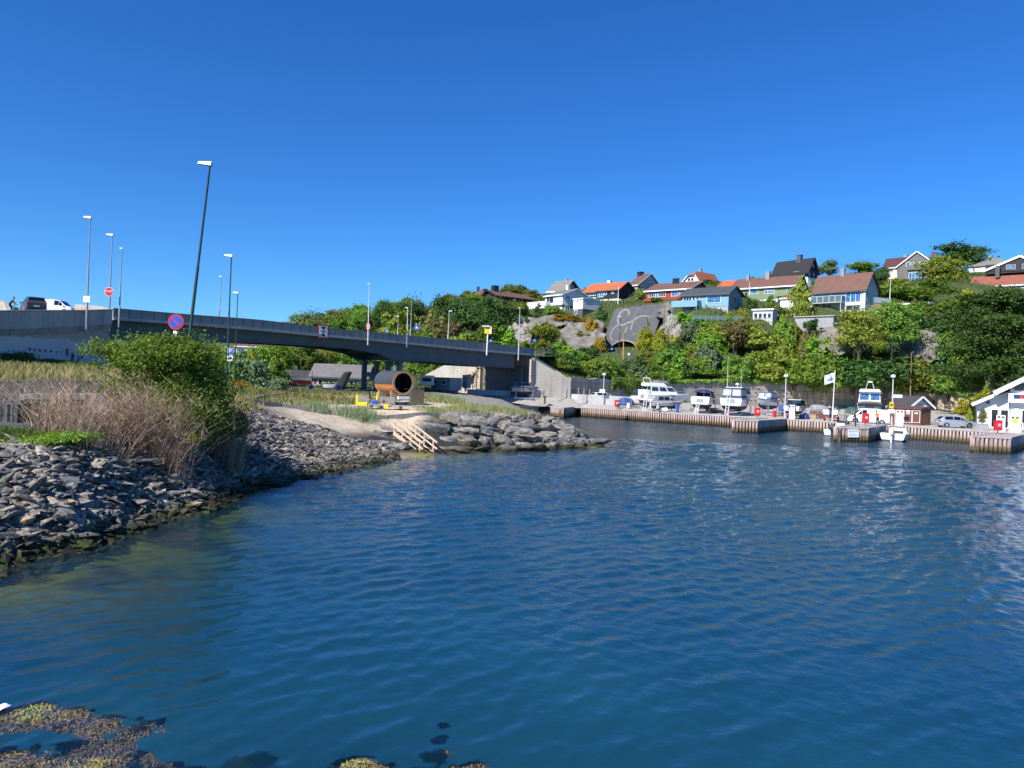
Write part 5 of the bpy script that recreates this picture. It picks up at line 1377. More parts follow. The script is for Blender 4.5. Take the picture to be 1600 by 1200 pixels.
small_bush('marsh_shrub', 'grey green shrub at the edge of the meadow', 420, 590, 618, 44, 72, LF['grey'], 90, 0.1)
# grass
def grass(name, label, pts, hmin, hmax, c1, c2, seed, wd=0.02, spread=0.35):
 r = np.random.default_rng(seed); P = np.asarray(pts); n = len(P); h = r.uniform(hmin, hmax, n); a = r.uniform(0, 6.28, n); l = np.abs(r.normal(0, spread, n)) * h; b = r.uniform(0, 6.28, n)
 wv = np.stack([np.cos(a), np.sin(a), 0 * a], -1) * (wd * r.uniform(.6, 1.4, n))[:, None]; ln = np.stack([np.cos(b) * l, np.sin(b) * l, h], -1)
 mid = P + ln * [0.35, 0.35, 0.6]; top = P + ln
 V = np.stack([P - wv, P + wv, mid + wv * .8, mid - wv * .8, top + wv * .15, top - wv * .15], 1).reshape(-1, 3)
 i = np.arange(n)[:, None] * 6; Q = np.concatenate([i + [0, 1, 2, 3], i + [3, 2, 4, 5]], 1).reshape(-1, 4)
 o = leaf_obj(name, (V, Q, np.repeat(np.clip(r.normal(.5, .25, n), 0, 1), 6)), leafmat(c1, c2, 0.3, rnd=0.0, name='grass_blades'))
 return tag(o, label, 'grass', kind='stuff')
def pts_in(poly, n, seed, dens=None):
 r = np.random.default_rng(seed); P = np.array(poly); lo, hi = P.min(0), P.max(0); X = r.uniform(lo[0], hi[0], n * 4); Y = r.uniform(lo[1], hi[1], n * 4); k = inpoly(X, Y, poly)
 if dens: k &= r.random(len(X)) < dens(X, Y)
 X, Y = X[k][:n], Y[k][:n]
 return np.stack([X, Y, land_z(X, Y) + (fbm(X * .9, Y * .9, 3) - .5) * .3 - 0.03], -1)
wp2 = lambda L: [tuple(W(*q)[:2]) for q in L]
grass('dry_meadow_grass', 'straw coloured dry grass along the foot of the lettered wall', pts_in([(-75, 32.3), (-16, 33), (-14.5, 40), (-17, 52), (-26, 58), (-75, 57)], 20000, 1), 0.2, 0.6, (0.20, 0.16, 0.06), (0.46, 0.38, 0.19), 1, 0.03)
grass('meadow_grass', 'green and straw coloured rough grass between the bank and boathouse', pts_in([(-18, 50), (-12, 63), (-13, 66), (-10.5, 73), (-12, 66), (-40, 66), (-40, 56)], 9000, 2), 0.15, 0.5, (0.08, 0.11, 0.03), (0.32, 0.28, 0.11), 2, 0.035)
grass('meadow_grass', 'short sunlit meadow before the boathouse', pts_in([(-40, 66), (-12, 66), (-10.5, 72), (-4, 70), (-6, 84), (-40, 96)], 12000, 12), 0.08, 0.28, (0.08, 0.11, 0.03), (0.30, 0.27, 0.10), 12, 0.045)
def clump_pts(L, n, seed):
 r = np.random.default_rng(seed); out = []
 for px, py, d, wpx, dep in L:
  q = W(px, py, d); s = d / F; k = int(n * wpx / 100)
  X = q.x + r.normal(0, wpx * s * 0.27, k); Y = q.y + r.normal(0, dep, k); out.append(np.stack([X, Y, land_z(X, Y) + (fbm(X * .9, Y * .9, 3) - .5) * .3 - .03], -1))
 return np.concatenate(out)
grass('beach_grass', 'blue green lyme grass clump on the pale sand', clump_pts([(556, 650, 55, 62, 0.8), (498, 641, 54, 34, 0.5)], 2600, 3), 0.35, 0.85, (0.16, 0.22, 0.13), (0.36, 0.42, 0.26), 3, 0.016)
grass('beach_grass', 'long strip of lyme grass on top of the rock breakwater', clump_pts([(690, 641, 60, 60, 0.9), (730, 638, 63, 70, 1.2), (765, 638, 65, 60, 1.2), (790, 636, 70, 40, 1.4), (832, 640, 78, 26, 1.2), (700, 628, 78, 50, 2.0), (812, 640, 72, 30, 0.8)], 2300, 4), 0.2, 0.6, (0.18, 0.22, 0.09), (0.42, 0.43, 0.2), 4, 0.018)
grass('bank_weeds', 'short green weeds on the left bank above the rubble', pts_in(wp2([(-60, 690, 24.6), (120, 690, 25), (180, 704, 25.6), (60, 704, 23.6), (-60, 700, 23.6)]), 5000, 5), 0.12, 0.4, (0.05, 0.10, 0.02), (0.16, 0.22, 0.05), 5, 0.02)
grass('slope_grass', 'sunny rough grass on the slope below the tunnel road', np.array([(x, y, float(hill_z(x, y))) for x, y in [((px - 800) / F * d, d) for px, d in zip(np.random.default_rng(1).uniform(838, 960, 5000), np.random.default_rng(2).uniform(121, 140, 5000))] if y > np.interp(x, [2] + [p[0] for p in WALLP], [120.5] + [p[1] for p in WALLP]) + 0.6]), 0.4, 1.0, (0.10, 0.14, 0.03), (0.30, 0.30, 0.10), 6, 0.05)
# ------------------------------------------------------------------ houses on the hillside
class House:
 def __init__(s, name, label, c, d, rel, cat='house', group=None):
  s.o = W(c[0], c[1], d)
  s.a = R(rel) + math.atan2(s.o.x, s.o.y)
  s.X = Vector((math.cos(s.a), -math.sin(s.a), 0)); s.Y = Vector((math.sin(s.a), math.cos(s.a), 0))
  s.root = thing(name, label, cat, s.o, -s.a, group)
  s.c = c
 def hit(s, px, py, n, p0):
  q = W(px, py, 1.0) - Vector((0, 0, H)); e = Vector((0, 0, H)); t_ = (p0 - e).dot(n) / q.dot(n)
  p = e + q * t_ - s.o
  return p.dot(s.X), p.dot(s.Y), p.z
 def fr(s, px, py, off=0.0):
  x, y, z = s.hit(px, py, s.Y, s.o + s.Y * off); return x, z
 def rt(s, px, py, off=0.0):
  x, y, z = s.hit(px, py, s.X, s.o + s.X * off); return y, z
 def window(s, face, r, n=1, frame=WHITE, pane=BGLASS, off=0.0, bars=1, th=0.1, door=False):
  f = s.fr if face == 'f' else s.rt
  u0, z1 = f(r[0], r[1], off); u1, z0 = f(r[2], r[3], off)
  um = (u0 + u1) / 2; z0b = f((r[0] + r[2]) / 2, r[3], off)[1]; z1b = f((r[0] + r[2]) / 2, r[1], off)[1]; z0, z1 = z0b, z1b
  mb = MB()
  def bar(a, b_, c_, d_, p0, p1, M):
   if face == 'f': M.box(a, b_, off - p1, off - p0, c_, d_)
   else: M.box(off + p0, off + p1, a, b_, c_, d_)
  bar(u0, u1, z1 - th, z1, 0.0, 0.07, mb); bar(u0, u1, z0, z0 + th, 0.0, 0.09, mb)
  bar(u0, u0 + th, z0 + th, z1 - th, 0, 0.07, mb); bar(u1 - th, u1, z0 + th, z1 - th, 0, 0.07, mb)
  for i in range(1, n):
   u = u0 + (u1 - u0) * i / n; bar(u - th * .4, u + th * .4, z0 + th, z1 - th, 0, 0.06, mb)
  for i in range(1, bars):
   z = z0 + (z1 - z0) * i / bars; bar(u0 + th, u1 - th, z - th * .3, z + th * .3, 0, 0.055, mb)
  w_ = mb.build('door' if door else 'window', frame, s.root)
  pb = MB(); bar(u0 + th * .5, u1 - th * .5, z0 + th * .5, z1 - th * .5, 0.006, 0.025, pb); pb.build('pane', pane, w_)
 def build(s, left, right=None, eave=None, apex=None, wall=None, roof=None, found=None, fmat=None, axis='x', dp=None, oh=0.45, fascia=WHITE, clip=0, hip=False, deep=4.0, rth=0.2, apexf=None):
  cx, cy = s.c
  wd = -s.fr(left, cy)[0]
  dp = dp or s.rt(right, cy)[0]
  e = s.fr(cx, eave)[1]
  s.wd, s.dp, s.e = wd, dp, e
  f = s.fr(cx, found)[1] if found else -deep + 0.02
  M = MB()
  if axis == 'x':
   ry, rz = s.rt(*apex)
   if not (0.25 * dp < ry < 0.75 * dp): ry = dp / 2
   if apexf is not None: rz = e + apexf
   if hip: M.box(-wd, 0, 0, dp, f, e)
   else: M.prism([(0, f), (dp, f), (dp, e), (ry, rz - 0.02), (0, e)], -wd, 0, axis='x')
  else:
   ax, rz = s.fr(*apex)
   if not (-0.7 * wd < ax < -0.3 * wd): ax = -wd / 2
   if clip:
    k = 1 - clip; zl = e + (rz - e) * k
    M.prism([(-wd, f), (0, f), (0, e), (ax + (0 - ax) * clip, zl), (ax + (-wd - ax) * clip, zl), (-wd, e)], 0, dp, axis='y')
   else: M.prism([(-wd, f), (0, f), (0, e), (ax, rz - 0.02), (-wd, e)], 0, dp, axis='y')
  M.build('wall', wall, s.root)
  if found: MB().box(-wd + 0.06, -0.06, 0.06, dp - 0.06, -deep, f - 0.003).build('foundation', fmat, s.root)
  Rf = MB(); Fa = MB()
  def slab(P):
   n = len(P); up = Vector((0, 0, rth))
   Rf.add([Vector(p) + up for p in P] + [Vector(p) + Vector((0, 0, 0.012)) for p in P], [tuple(range(n)), tuple(range(2 * n - 1, n - 1, -1))] + [(i, i + n, (i + 1) % n + n, (i + 1) % n) for i in range(n)])
  if axis == 'x' and hip:
   h = min(dp / 2 + oh, wd / 2 - 0.5); a0, a1, b0, b1 = -wd - oh, oh, -oh, dp + oh; r0, r1 = a0 + h, a1 - h
   Z = rz
   slab([(a0, b0, e), (a1, b0, e), (r1, dp / 2, Z), (r0, dp / 2, Z)]); slab([(a1, b1, e), (a0, b1, e), (r0, dp / 2, Z), (r1, dp / 2, Z)]); slab([(a1, b0, e), (a1, b1, e), (r1, dp / 2, Z)]); slab([(a0, b1, e), (a0, b0, e), (r0, dp / 2, Z)])
  elif axis == 'x':
   k1 = (rz - e) / ry; k2 = (rz - e) / (dp - ry)
   slab([(-wd - oh, -oh, e - oh * k1), (oh, -oh, e - oh * k1), (oh, ry, rz), (-wd - oh, ry, rz)])
   slab([(oh, dp + oh, e - oh * k2), (-wd - oh, dp + oh, e - oh * k2), (-wd - oh, ry, rz), (oh, ry, rz)])
   Fa.box(-wd - oh, oh, -oh - 0.05, -oh - 0.003, e - oh * k1 - 0.12, e - oh * k1 + rth)
   for a, b_ in (((-oh, e - oh * k1), (ry, rz)), ((ry, rz), (dp + oh, e - oh * k2))):
    Fa.beam((oh + 0.03, a[0], a[1] + 0.08), (oh + 0.03, b_[0], b_[1] + 0.08), 0.05, 0.26)
  else:
   k1 = (rz - e) / -ax; k2 = (rz - e) / (wd + ax)
   cl = 0
   if clip:
    zl = e + (rz - e) * (1 - clip); xr = ax - ax * clip; xl = ax + (-wd - ax) * clip; sb = (rz - zl) * 1.2
    slab([(oh, -oh, e - oh * k1), (oh, dp + oh, e - oh * k1), (ax, dp + oh, rz), (ax, sb, rz), (xr, -oh, zl)]); slab([(-wd - oh, dp + oh, e - oh * k2), (-wd - oh, -oh, e - oh * k2), (xl, -oh, zl), (ax, sb, rz), (ax, dp + oh, rz)])
    slab([(xl, -oh, zl), (xr, -oh, zl), (ax, sb, rz)])
    Fa.beam((xl, -oh - .03, zl + .08), (-wd - oh, -oh - .03, e - oh * k2 + .08), .05, .3); Fa.beam((xr, -oh - .03, zl + .08), (oh, -oh - .03, e - oh * k1 + .08), .05, .3)
   else:
    slab([(oh, -oh, e - oh * k1), (oh, dp + oh, e - oh * k1), (ax, dp + oh, rz), (ax, -oh, rz)]); slab([(-wd - oh, dp + oh, e - oh * k2), (-wd - oh, -oh, e - oh * k2), (ax, -oh, rz), (ax, dp + oh, rz)])
    Fa.beam((ax, -oh - .03, rz + .08), (-wd - oh, -oh - .03, e - oh * k2 + .08), .05, .3); Fa.beam((ax, -oh - .03, rz + .08), (oh, -oh - .03, e - oh * k1 + .08), .05, .3)
   Fa.box(oh + 0.003, oh + 0.05, -oh, dp + oh, e - oh * k1 - 0.1, e - oh * k1 + rth)
  s.roof = Rf.build('roof', roof, s.root)
  if fascia: Fa.build('fascia', fascia, s.roof)
  s.rz = rz
  return s
 def chimney(s, px0, px1, pt, pb, mat=BLACK, y=None, cap=True):
  y = s.dp / 2 if y is None else y
  x0, z1 = s.fr(px0, pt, y); x1, z0 = s.fr(px1, pb, y)
  mb = MB().box(x0, x1, y - (x1 - x0) * .45, y + (x1 - x0) * .45, z0 - 1.0, z1)
  if cap: mb.box(x0 - .06, x1 + .06, y - (x1 - x0) * .5, y + (x1 - x0) * .5, z1 - 0.12, z1 + 0.02)
  mb.build('chimney', mat, s.roof)
 def block(s, name, r, d0, d1, mat, parent=None):
  """box whose front face shows as photo rectangle r at front offset d0, running back to d1"""
  x0, z1 = s.fr(r[0], r[1], d0); x1, z0 = s.fr(r[2], r[3], d0)
  z1 = s.fr((r[0] + r[2]) / 2, r[1], d0)[1]; z0 = s.fr((r[0] + r[2]) / 2, r[3], d0)[1]
  return MB().box(x0, x1, d0, d1, z0, z1).build(name, mat, parent or s.root)
 def balcony(s, r, depth, panel, floor=None, glassy=False, posts=True):
  x0, z1 = s.fr(r[0], r[1], -depth); x1, z0 = s.fr(r[2], r[3], -depth)
  z1 = s.fr((r[0] + r[2]) / 2, r[1], -depth)[1]; z0 = s.fr((r[0] + r[2]) / 2, r[3], -depth)[1]
  bal = MB().box(x0, x1, -depth, -0.01, z0 - 0.16, z0).build('balcony', floor or panel, s.root)
  mb = MB(); mb.box(x0, x1, -depth, -depth + 0.05, z0 + 0.02, z1); mb.box(x0, x0 + 0.05, -depth + 0.052, -0.01, z0 + 0.02, z1); mb.box(x1 - 0.05, x1, -depth + 0.052, -0.01, z0 + 0.02, z1)
  mb.build('railing', panel, bal)
  if glassy:
   mb = MB(); n = max(2, int((x1 - x0) / 1.2))
   for i in range(n + 1): x = x0 + (x1 - x0) * i / n; mb.box(x - 0.04, x + 0.04, -depth - 0.06, -depth - 0.004, z0, z1 + 0.04)
   mb.box(x0, x1, -depth - 0.07, -depth + 0.06, z1 + 0.042, z1 + 0.1)
   mb.build('rail_posts', WHITE, bal)
  for x in (x0 + 0.2, x1 - 0.2) if posts else (): MB().box(x - 0.07, x + 0.07, -depth + 0.1, -depth + 0.24, z0 - 5.5, z0 - 0.162).build('balcony_post', floor or panel, bal)
TBROWN = tiles((0.155, 0.075, 0.055)); TORANGE = tiles((0.50, 0.115, 0.04)); TGREY = tiles((0.055, 0.065, 0.075)); TBLACK = tiles((0.018, 0.018, 0.022)); TRED = tiles((0.27, 0.09, 0.06)); TDKRED = tiles((0.075, 0.03, 0.03)); TGG = tiles((0.2, 0.19, 0.165)); TOR2 = tiles((0.28, 0.095, 0.05)); TSTONE = tiles((0.17, 0.16, 0.15))
WBOARD = boards((0.78, 0.78, 0.76), 0.18, 'X', 0.05); WRENDER = pm((0.78, 0.77, 0.74), 0.8, 0.06, 1.5, 0.2, name='white_render'); BKB = boards((0.016, 0.018, 0.022), 0.16, 'X', 0.2); DKBR = boards((0.035, 0.025, 0.022), 0.16, 'X', 0.2)
REDB = boards((0.36, 0.035, 0.025), 0.16, 'X', 0.12); DRED = boards((0.20, 0.035, 0.03), 0.16, 'X', 0.12); BLUEB = boards((0.20, 0.38, 0.47), 0.16, 'X', 0.08); GREENB = boards((0.20, 0.26, 0.13), 0.16, 'X', 0.1); GREYB = boards((0.33, 0.36, 0.37), 0.15, 'Z', 0.1); GBR = boards((0.15, 0.14, 0.13), 0.16, 'Z', 0.15)
FGREY = concrete((0.36, 0.37, 0.37), 0.15); DKGREY = pm((0.09, 0.09, 0.095), 0.8, 0.2, 1.5, name='dark_render'); LGREY = pm((0.46, 0.45, 0.43), 0.8, 0.1, 1.5, name='pale_grey_render'); BRICK = pm((0.30, 0.27, 0.24), 0.9, 0.2, 5, name='chimney_brick')
# dark timber house with brown roofs above the wood
h = House('timber_house', 'dark brown timber house with long brown tiled roof above the wood', (777, 474), 215, 55)
h.build(751, 832, 461.5, (764, 454), DKBR, TBROWN, axis='y', fascia=DKBR, oh=0.8, deep=5)
h.chimney(771, 776, 447, 455, BLACK, y=2); h.chimney(757, 760, 452, 458, BLACK, y=0.5)
for r in ((797, 464.5, 802, 472), (812, 466, 816, 472.5)): h.window('r', r, 1, WHITE, DGLASS)
h = House('brown_roof_house', 'brown hipped roof house partly hidden left of the dark timber house', (760, 478), 226, 20)
h.build(736, 770, 466, (750, 452), WRENDER, TBROWN, hip=True, dp=9, apexf=3.2, deep=5); h.chimney(745.5, 748.5, 448, 458, BLACK); h.window('f', (739, 468.5, 746, 475), 2)
# white house on the cliff
h = House('white_house', 'white two storey house with grey basement on the rock shelf', (878, 493), 195, 48)
h.build(851, 919, 460, (900, 452), WBOARD, TSTONE, 475.8, DKGREY, dp=None, axis='x', deep=3)
h.window('f', (854.5, 463.5, 858, 473), 1, DKGREY, DGLASS); h.window('f', (859, 463.5, 864.5, 473), 2, DKGREY, DGLASS); h.window('f', (847.5, 465, 850.8, 471), 1, DKGREY, DGLASS)
h.window('r', (884, 462, 890, 469)); h.window('r', (883, 477.5, 890, 485), 2)
h.block('lower_wing', (823, 482.5, 877.6, 493), -0.05, 5, WRENDER)
for x in (829, 833, 849): h.window('f', (x - 1.4, 485, x + 1.4, 488), 1, WHITE, DGLASS, off=-0.06)
h.balcony((823.5, 471.5, 853, 481.5), 1.6, WBOARD, posts=False)
h.chimney(886, 889, 446, 453, WRENDER)
h2 = House('garage_annex', 'small white annex on a dark basement beside the white house', (910, 495), 190, 45, 'annex')
h2.build(895, 937, 466.5, (923, 465.5), WBOARD, TSTONE, 482.5, DKGREY, oh=0.15, deep=3, apexf=0.35)
h2.window('f', (901, 469, 904.5, 472), 1, WHITE, DGLASS); h2.window('f', (897.5, 484, 902, 492), 1, WHITE, BGLASS, door=True)
# red gabled house behind
h = House('red_house', 'dark red house whose gable peeps over the white house', (880, 462), 220, 35)
h.build(856, 910, 453.8, (894, 438.6), DRED, TGG, deep=8); h.window('r', (890.5, 445, 896, 449.5), 2); h.chimney(884, 886.5, 436.5, 444, BRICK)
# two black houses with orange roofs
h = House('black_house', 'front black timber house with bright orange tiled roof', (967, 467), 200, 36)
h.build(932, 993, 451.5, (979.5, 441), BKB, TORANGE, 466, WRENDER, fascia=DKGREY, deep=4)
for r in ((934, 457.5, 943, 464.5, 3), (944, 456.5, 948, 461, 1), (955.5, 454.5, 959.5, 459, 1)): h.window('f', r[:4], r[4])
h.window('r', (988, 457, 992, 461.5)); h.window('f', (968.5-2, 468, 970, 474), 1, WHITE, DGLASS, door=True)
h = House('black_house', 'rear black timber house with orange roof and white chimney', (934, 466), 210, 36)
h.build(911, 962, 455.5, (949, 443), BKB, TORANGE, 464, WRENDER, fascia=DKGREY, deep=4); h.window('f', (919, 458, 931, 462.5), 3); h.chimney(950.5, 954.5, 438.5, 447, WRENDER)
# grey gabled house
h = House('grey_house', 'pale grey house with brown roof and black chimney behind the orange roofs', (996, 456), 226, 42)
h.build(981, 1033, 444.5, (1016.5, 428), GREYB, TBROWN, deep=6)
h.window('r', (1012, 435.5, 1015.6, 440), 1); h.window('r', (1016.2, 435.8, 1019.8, 440.3), 1); h.window('r', (997.5, 445.5, 1002, 450.8), 2, WHITE, DGLASS); h.window('r', (1003, 445.8, 1007.5, 451), 2, WHITE, DGLASS); h.chimney(998, 1003.6, 425.5, 434, BLACK)
# red house
h = House('red_house', 'bright red timber house with brown roof above the tunnel portal', (1078, 470), 186, 28)
h.build(1010, 1105, 450.3, (1095, 440), REDB, TBROWN, deep=5, oh=0.6)
for r, n in (((1013, 457.5, 1024, 464.5), 4), ((1029, 457, 1040, 464), 4)): h.window('f', r, n, WHITE, DGLASS)
h.window('f', (1024.8, 456.5, 1028.2, 466), 1, WHITE, BGLASS, door=True); h.window('f', (1049, 454.8, 1059.5, 463), 1); h.window('f', (1062, 454, 1070, 461.5), 1)
h.balcony((1006, 465, 1063, 469), 1.5, REDB, posts=False); h.chimney(1052, 1056, 435.5, 446); h.chimney(1056.6, 1060, 435, 446)
h.block('painted_loggia_shade', (1011, 455.6, 1041, 457), -0.2, 0, DKBR)  # dark strip standing in for the shade of the loggia recess
# white jerkinhead house
h = House('white_gable_house', 'white house with clipped gable and rusty red tiled roof on the crest', (1096, 452), 226, 40)
h.build(1061, 1128, 444, (1083, 423.6), WRENDER, TOR2, axis='y', clip=0.33, deep=5, oh=0.5)
h.window('f', (1075, 434.5, 1078.6, 439.2), 1, GREYB, DGLASS); h.window('f', (1080, 434.2, 1083.6, 438.9), 1, GREYB, DGLASS); h.chimney(1093, 1095.6, 420, 432, BRICK, y=4.5)
h = House('orange_roof_house', 'sliver of orange roof behind the long green house', (1150, 452), 205, 30); h.build(1120, 1158, 447.5, (1150, 434.5), WRENDER, TORANGE, dp=8, deep=5)
# blue house
h = House('blue_house', 'pale blue timber house with dark roof balcony and grey basement', (1137.5, 492), 165, 23)
h.build(1065, 1159.5, 457.5, (1148.5, 448), BLUEB, TGREY, 478.5, FGREY, deep=4, fascia=DKGREY, oh=0.5)
h.window('f', (1104.5, 462, 1126, 473.5), 1); h.window('f', (1068, 463, 1081, 470), 3, WHITE, GLASS); h.window('f', (1082, 462, 1086, 471), 1, WHITE, DGLASS, door=True); h.window('f', (1087.5, 463, 1093, 469), 1)
h.window('r', (1145, 464.5, 1149.3, 472.5), 1, GREYWOOD, DGLASS); h.window('r', (1152.6, 466.5, 1155, 474), 1, BLUEB, BGLASS)
h.window('f', (1096.5, 482, 1104.5, 490), 2); h.window('f', (1117.5, 481.5, 1127.5, 489.5), 2); h.window('r', (1147, 484, 1151, 488.5), 1, DKGREY, DGLASS)
h.balcony((1049, 469.5, 1089, 478.5), 2.2, BLUEB)
# long green house
h = House('green_house', 'long pale green house with brown roof and green balcony', (1241, 466), 182, 22)
h.build(1143, 1258, 444.5, (1252.5, 430.5), GREENB, TBROWN, 465, WRENDER, deep=5, oh=0.6)
h.window('f', (1172, 449.3, 1185, 459.2), 1); h.window('f', (1194.5, 453.5, 1210, 458.8), 3); h.window('f', (1229.5, 447.5, 1240, 454.5), 2); h.window('f', (1194.5, 448, 1213.5, 452.5), 1, WHITE, GLASS)
h.balcony((1211, 454, 1236.5, 461.5), 1.6, GREENB); h.balcony((1157, 457, 1164, 465), 1.2, GREENB, posts=False)
h.chimney(1197.5, 1203, 424.5, 434, BRICK); h.chimney(1167.5, 1171, 429.5, 435, BRICK)
h2 = House('white_garage', 'white rendered garage with brown roof below the green house', (1239, 487), 172, 22, 'garage')
h2.build(1219, 1244, 465.5, (1241, 461), WRENDER, TBROWN, deep=4, dp=6, apexf=1.0, oh=0.3)
# black house on top
h = House('black_house', 'black house with black tiled roof on tall white foundation on the crest', (1262, 434), 207, 33)
h.build(1207, 1277.5, 423, (1271, 403.5), BKB, TBLACK, 432.5, WRENDER, deep=5, fascia=BKB, oh=0.5)
h.window('f', (1240, 424.3, 1248.6, 431), 2); h.window('f', (1249.6, 423.8, 1258, 430.5), 2); h.window('r', (1263.6, 424, 1265.6, 431), 1); h.window('r', (1270, 413, 1271.5, 418), 1); h.window('r', (1270.4, 427, 1272.2, 431.5), 1, WHITE, BGLASS); h.chimney(1246.5, 1252.5, 399, 409, DKGREY)
MB().box(-1.5, -0.1, 0.3, 6, -8, 0.4).build('foundation_corner', WRENDER, h.root)
# grey modern house
h = House('grey_modern_house', 'grey house with steep brown roof tall chimney and glass balcony', (1351, 489), 161, 24)
h.build(1270, 1371, 449.5, (1361.5, 426.3), LGREY, TBROWN, deep=4, fascia=DKGREY, oh=0.5)
h.chimney(1315, 1319.5, 419.5, 437, BRICK, y=2.6)
h.window('f', (1321.5, 454, 1345, 472.5), 3); h.window('f', (1322, 476.5, 1344, 485.5), 2, LGREY, GLASS)
for r in ((1272, 456.5, 1280.5, 466), (1283, 456.5, 1297, 466), (1299.5, 456, 1317, 466)): h.window('f', r, 2)
for r in ((1273, 477, 1281, 487.5), (1286, 479, 1298, 488.5)): h.window('f', r, 1, DKGREY, DGLASS)
h.block('white_band', (1320.8, 472.6, 1351, 476.2), -0.12, 0, WRENDER); h.block('corner_trim', (1349, 450, 1351.2, 488), -0.1, 0, WHITE)
h.balcony((1267.5, 463, 1314.5, 472.5), 2.0, pm((0.10, 0.16, 0.19), 0.08, 0.2, 1, name='tinted_glass'), LGREY, glassy=True); h.window('r', (1357.5, 437, 1362.5, 447), 2, GREYB); h.window('r', (1352, 456, 1354.5, 472), 1, GREYB)
h.block('side_wall', (1261.5, 465, 1269.5, 491), -0.5, 5, WRENDER)
h.block('white_porch', (1320, 486, 1343, 494), -0.6, 0, WRENDER)
# concrete garage with flat roof
h = House('concrete_garage', 'flat roofed bare concrete garage below the modern grey house', (1302, 512), 155, 20, 'garage')
h.build(1242, 1310, 494, (1306, 493.5), concrete((0.34, 0.34, 0.34), 0.2, 0.4), concrete((0.4, 0.4, 0.39), 0.2), oh=0.3, dp=6, deep=3, fascia=None, apexf=0.05)
# garden room
h = House('garden_room', 'small pale grey garden room with four white windows below the green house', (1207, 498), 159, 15, 'garden room')
h.build(1176, 1210, 483.5, (1208, 482), LGREY, TSTONE, dp=4, deep=3, apexf=0.15, oh=0.25)
for i in range(4): h.window('f', (1178 + i * 7.1, 489, 1184 + i * 7.1, 497.3), 1, WHITE, GLASS)
# conservatory
h = House('conservatory', 'white framed glass garden room with flat roof among the shrubs', (1447, 494), 167, 12, 'garden room')
h.build(1409, 1452, 474, (1449, 472), DKBR, WRENDER, dp=4, deep=3, apexf=0.15, oh=0.7)
h.window('f', (1410, 477, 1438.5, 493.5), 4, WHITE, GLASS, bars=2); h.window('f', (1439, 477, 1447, 486), 1, WHITE, GLASS)
# gabled house at upper right
h = House('gabled_house', 'grey brown shingled house with white bargeboards and huge dark chimney', (1462, 440), 216, 6)
h.build(1401, 1470, 414, (1433, 393.5), GBR, TDKRED, axis='y', dp=9, deep=5, oh=0.4)
for r in ((1416, 409.5, 1421, 416.5), (1423, 409.5, 1428.5, 414), (1436, 409, 1440.5, 413.5), (1442.5, 408.5, 1449, 415.3)): h.window('f', r, 1)
h.block('side_chimney', (1455, 393, 1463.3, 415), 1.0, 2.3, DKGREY)
h.block('balcony_box', (1417, 414.5, 1443, 421.5), -2.0, 0, GBR); h.block('bay', (1418.5, 421.6, 1441, 440), -1.5, 0, DKGREY); h.window('f', (1420, 425, 1439.5, 438.5), 4, WHITE, BGLASS, off=-1.5)
h.block('terrace_wall', (1419, 439, 1437, 446), -2.5, 0, LGREY)
h = House('dark_roof_wing', 'low wing with dark red tiled roof left of the gabled house', (1410, 426), 222, 18)
h.build(1381, 1419, 415.5, (1416, 402.5), WRENDER, TDKRED, dp=8, deep=5); h.window('f', (1387, 418, 1400, 422.5), 4, WHITE, GLASS); h.chimney(1413, 1418, 398.5, 404, BRICK)
# far right houses
h = House('hipped_house', 'low house with grey hipped roof at the right edge of the crest', (1576, 426), 224, 14)
h.build(1514, 1590, 413, (1580, 400), WRENDER, TGG, hip=True, dp=10, apexf=3.0, deep=5); h.window('f', (1519, 415.5, 1534, 419.5), 3, WHITE, DGLASS); h.chimney(1544.5, 1550, 399.5, 408, BRICK)
h = House('red_roof_house', 'house with broad red tiled roof and dark upper gable at right edge', (1640, 462), 181, 6)
h.build(1517, 1655, 441.5, (1648, 424), LGREY, TRED, dp=9, deep=5, apexf=3.0)
h.block('upper_wall', (1540, 410, 1660, 425), 3.5, 8, BKB)
e = [h.fr(1537, 424, 3.3), h.fr(1594, 401, 3.3), h.fr(1650, 424, 3.3)]
MB().prism([(e[0][0] + .6, e[0][1]), (e[1][0], e[1][1]), (e[2][0] - .6, e[2][1])], 3.4, 8.5).build('upper_gable', BKB, h.root)
rr = MB(); rr.beam((e[0][0], 3.2, e[0][1]), (e[1][0], 3.2, e[1][1] + .15), 0.35, 0.5); rr.beam((e[1][0], 3.2, e[1][1] + .15), (e[2][0], 3.2, e[2][1]), 0.35, 0.5); rr.build('bargeboard', WHITE, h.root)
for r in ((1572, 413.5, 1579, 421), (1580.5, 413, 1587, 421), (1597, 412, 1603, 420)): h.window('f', r, 1, RAWWOOD, BGLASS, off=3.35)
h.chimney(1556, 1562, 416, 428, DKGREY, y=2.5)
# background houses seen under and above the bridge
h = House('red_roof_bungalow', 'distant white bungalow with brown roof seen under the bridge', (405, 552), 235, 12); h.build(368, 415, 542, (410, 537.5), WRENDER, TBROWN, dp=8, deep=5, apexf=1.6); h.window('f', (370, 543.5, 383, 550), 4, WHITE, GLASS); h.block('roof_box', (381, 533.5, 388, 539), 2, 4, WRENDER)
h = House('white_cottage', 'distant white cottage with grey roof seen under the bridge', (420, 549), 240, 30); h.build(406, 428, 544, (424, 538), WRENDER, TGREY, dp=7, deep=5, apexf=2.0)
h = House('white_gable_cottage', 'white gable peeping out of the wood above the bridge', (562, 507), 232, 10); h.build(546, 568, 500, (552, 489), WRENDER, TBROWN, axis='y', dp=8, deep=6); h.chimney(551, 553.5, 489, 496, BRICK)
h = House('dark_roof_cottage', 'dark roofed house half hidden in the wood above the bridge', (628, 490), 222, 20); h.build(608, 634, 481, (631, 474), WRENDER, TDKRED, dp=7, deep=6, apexf=1.6)
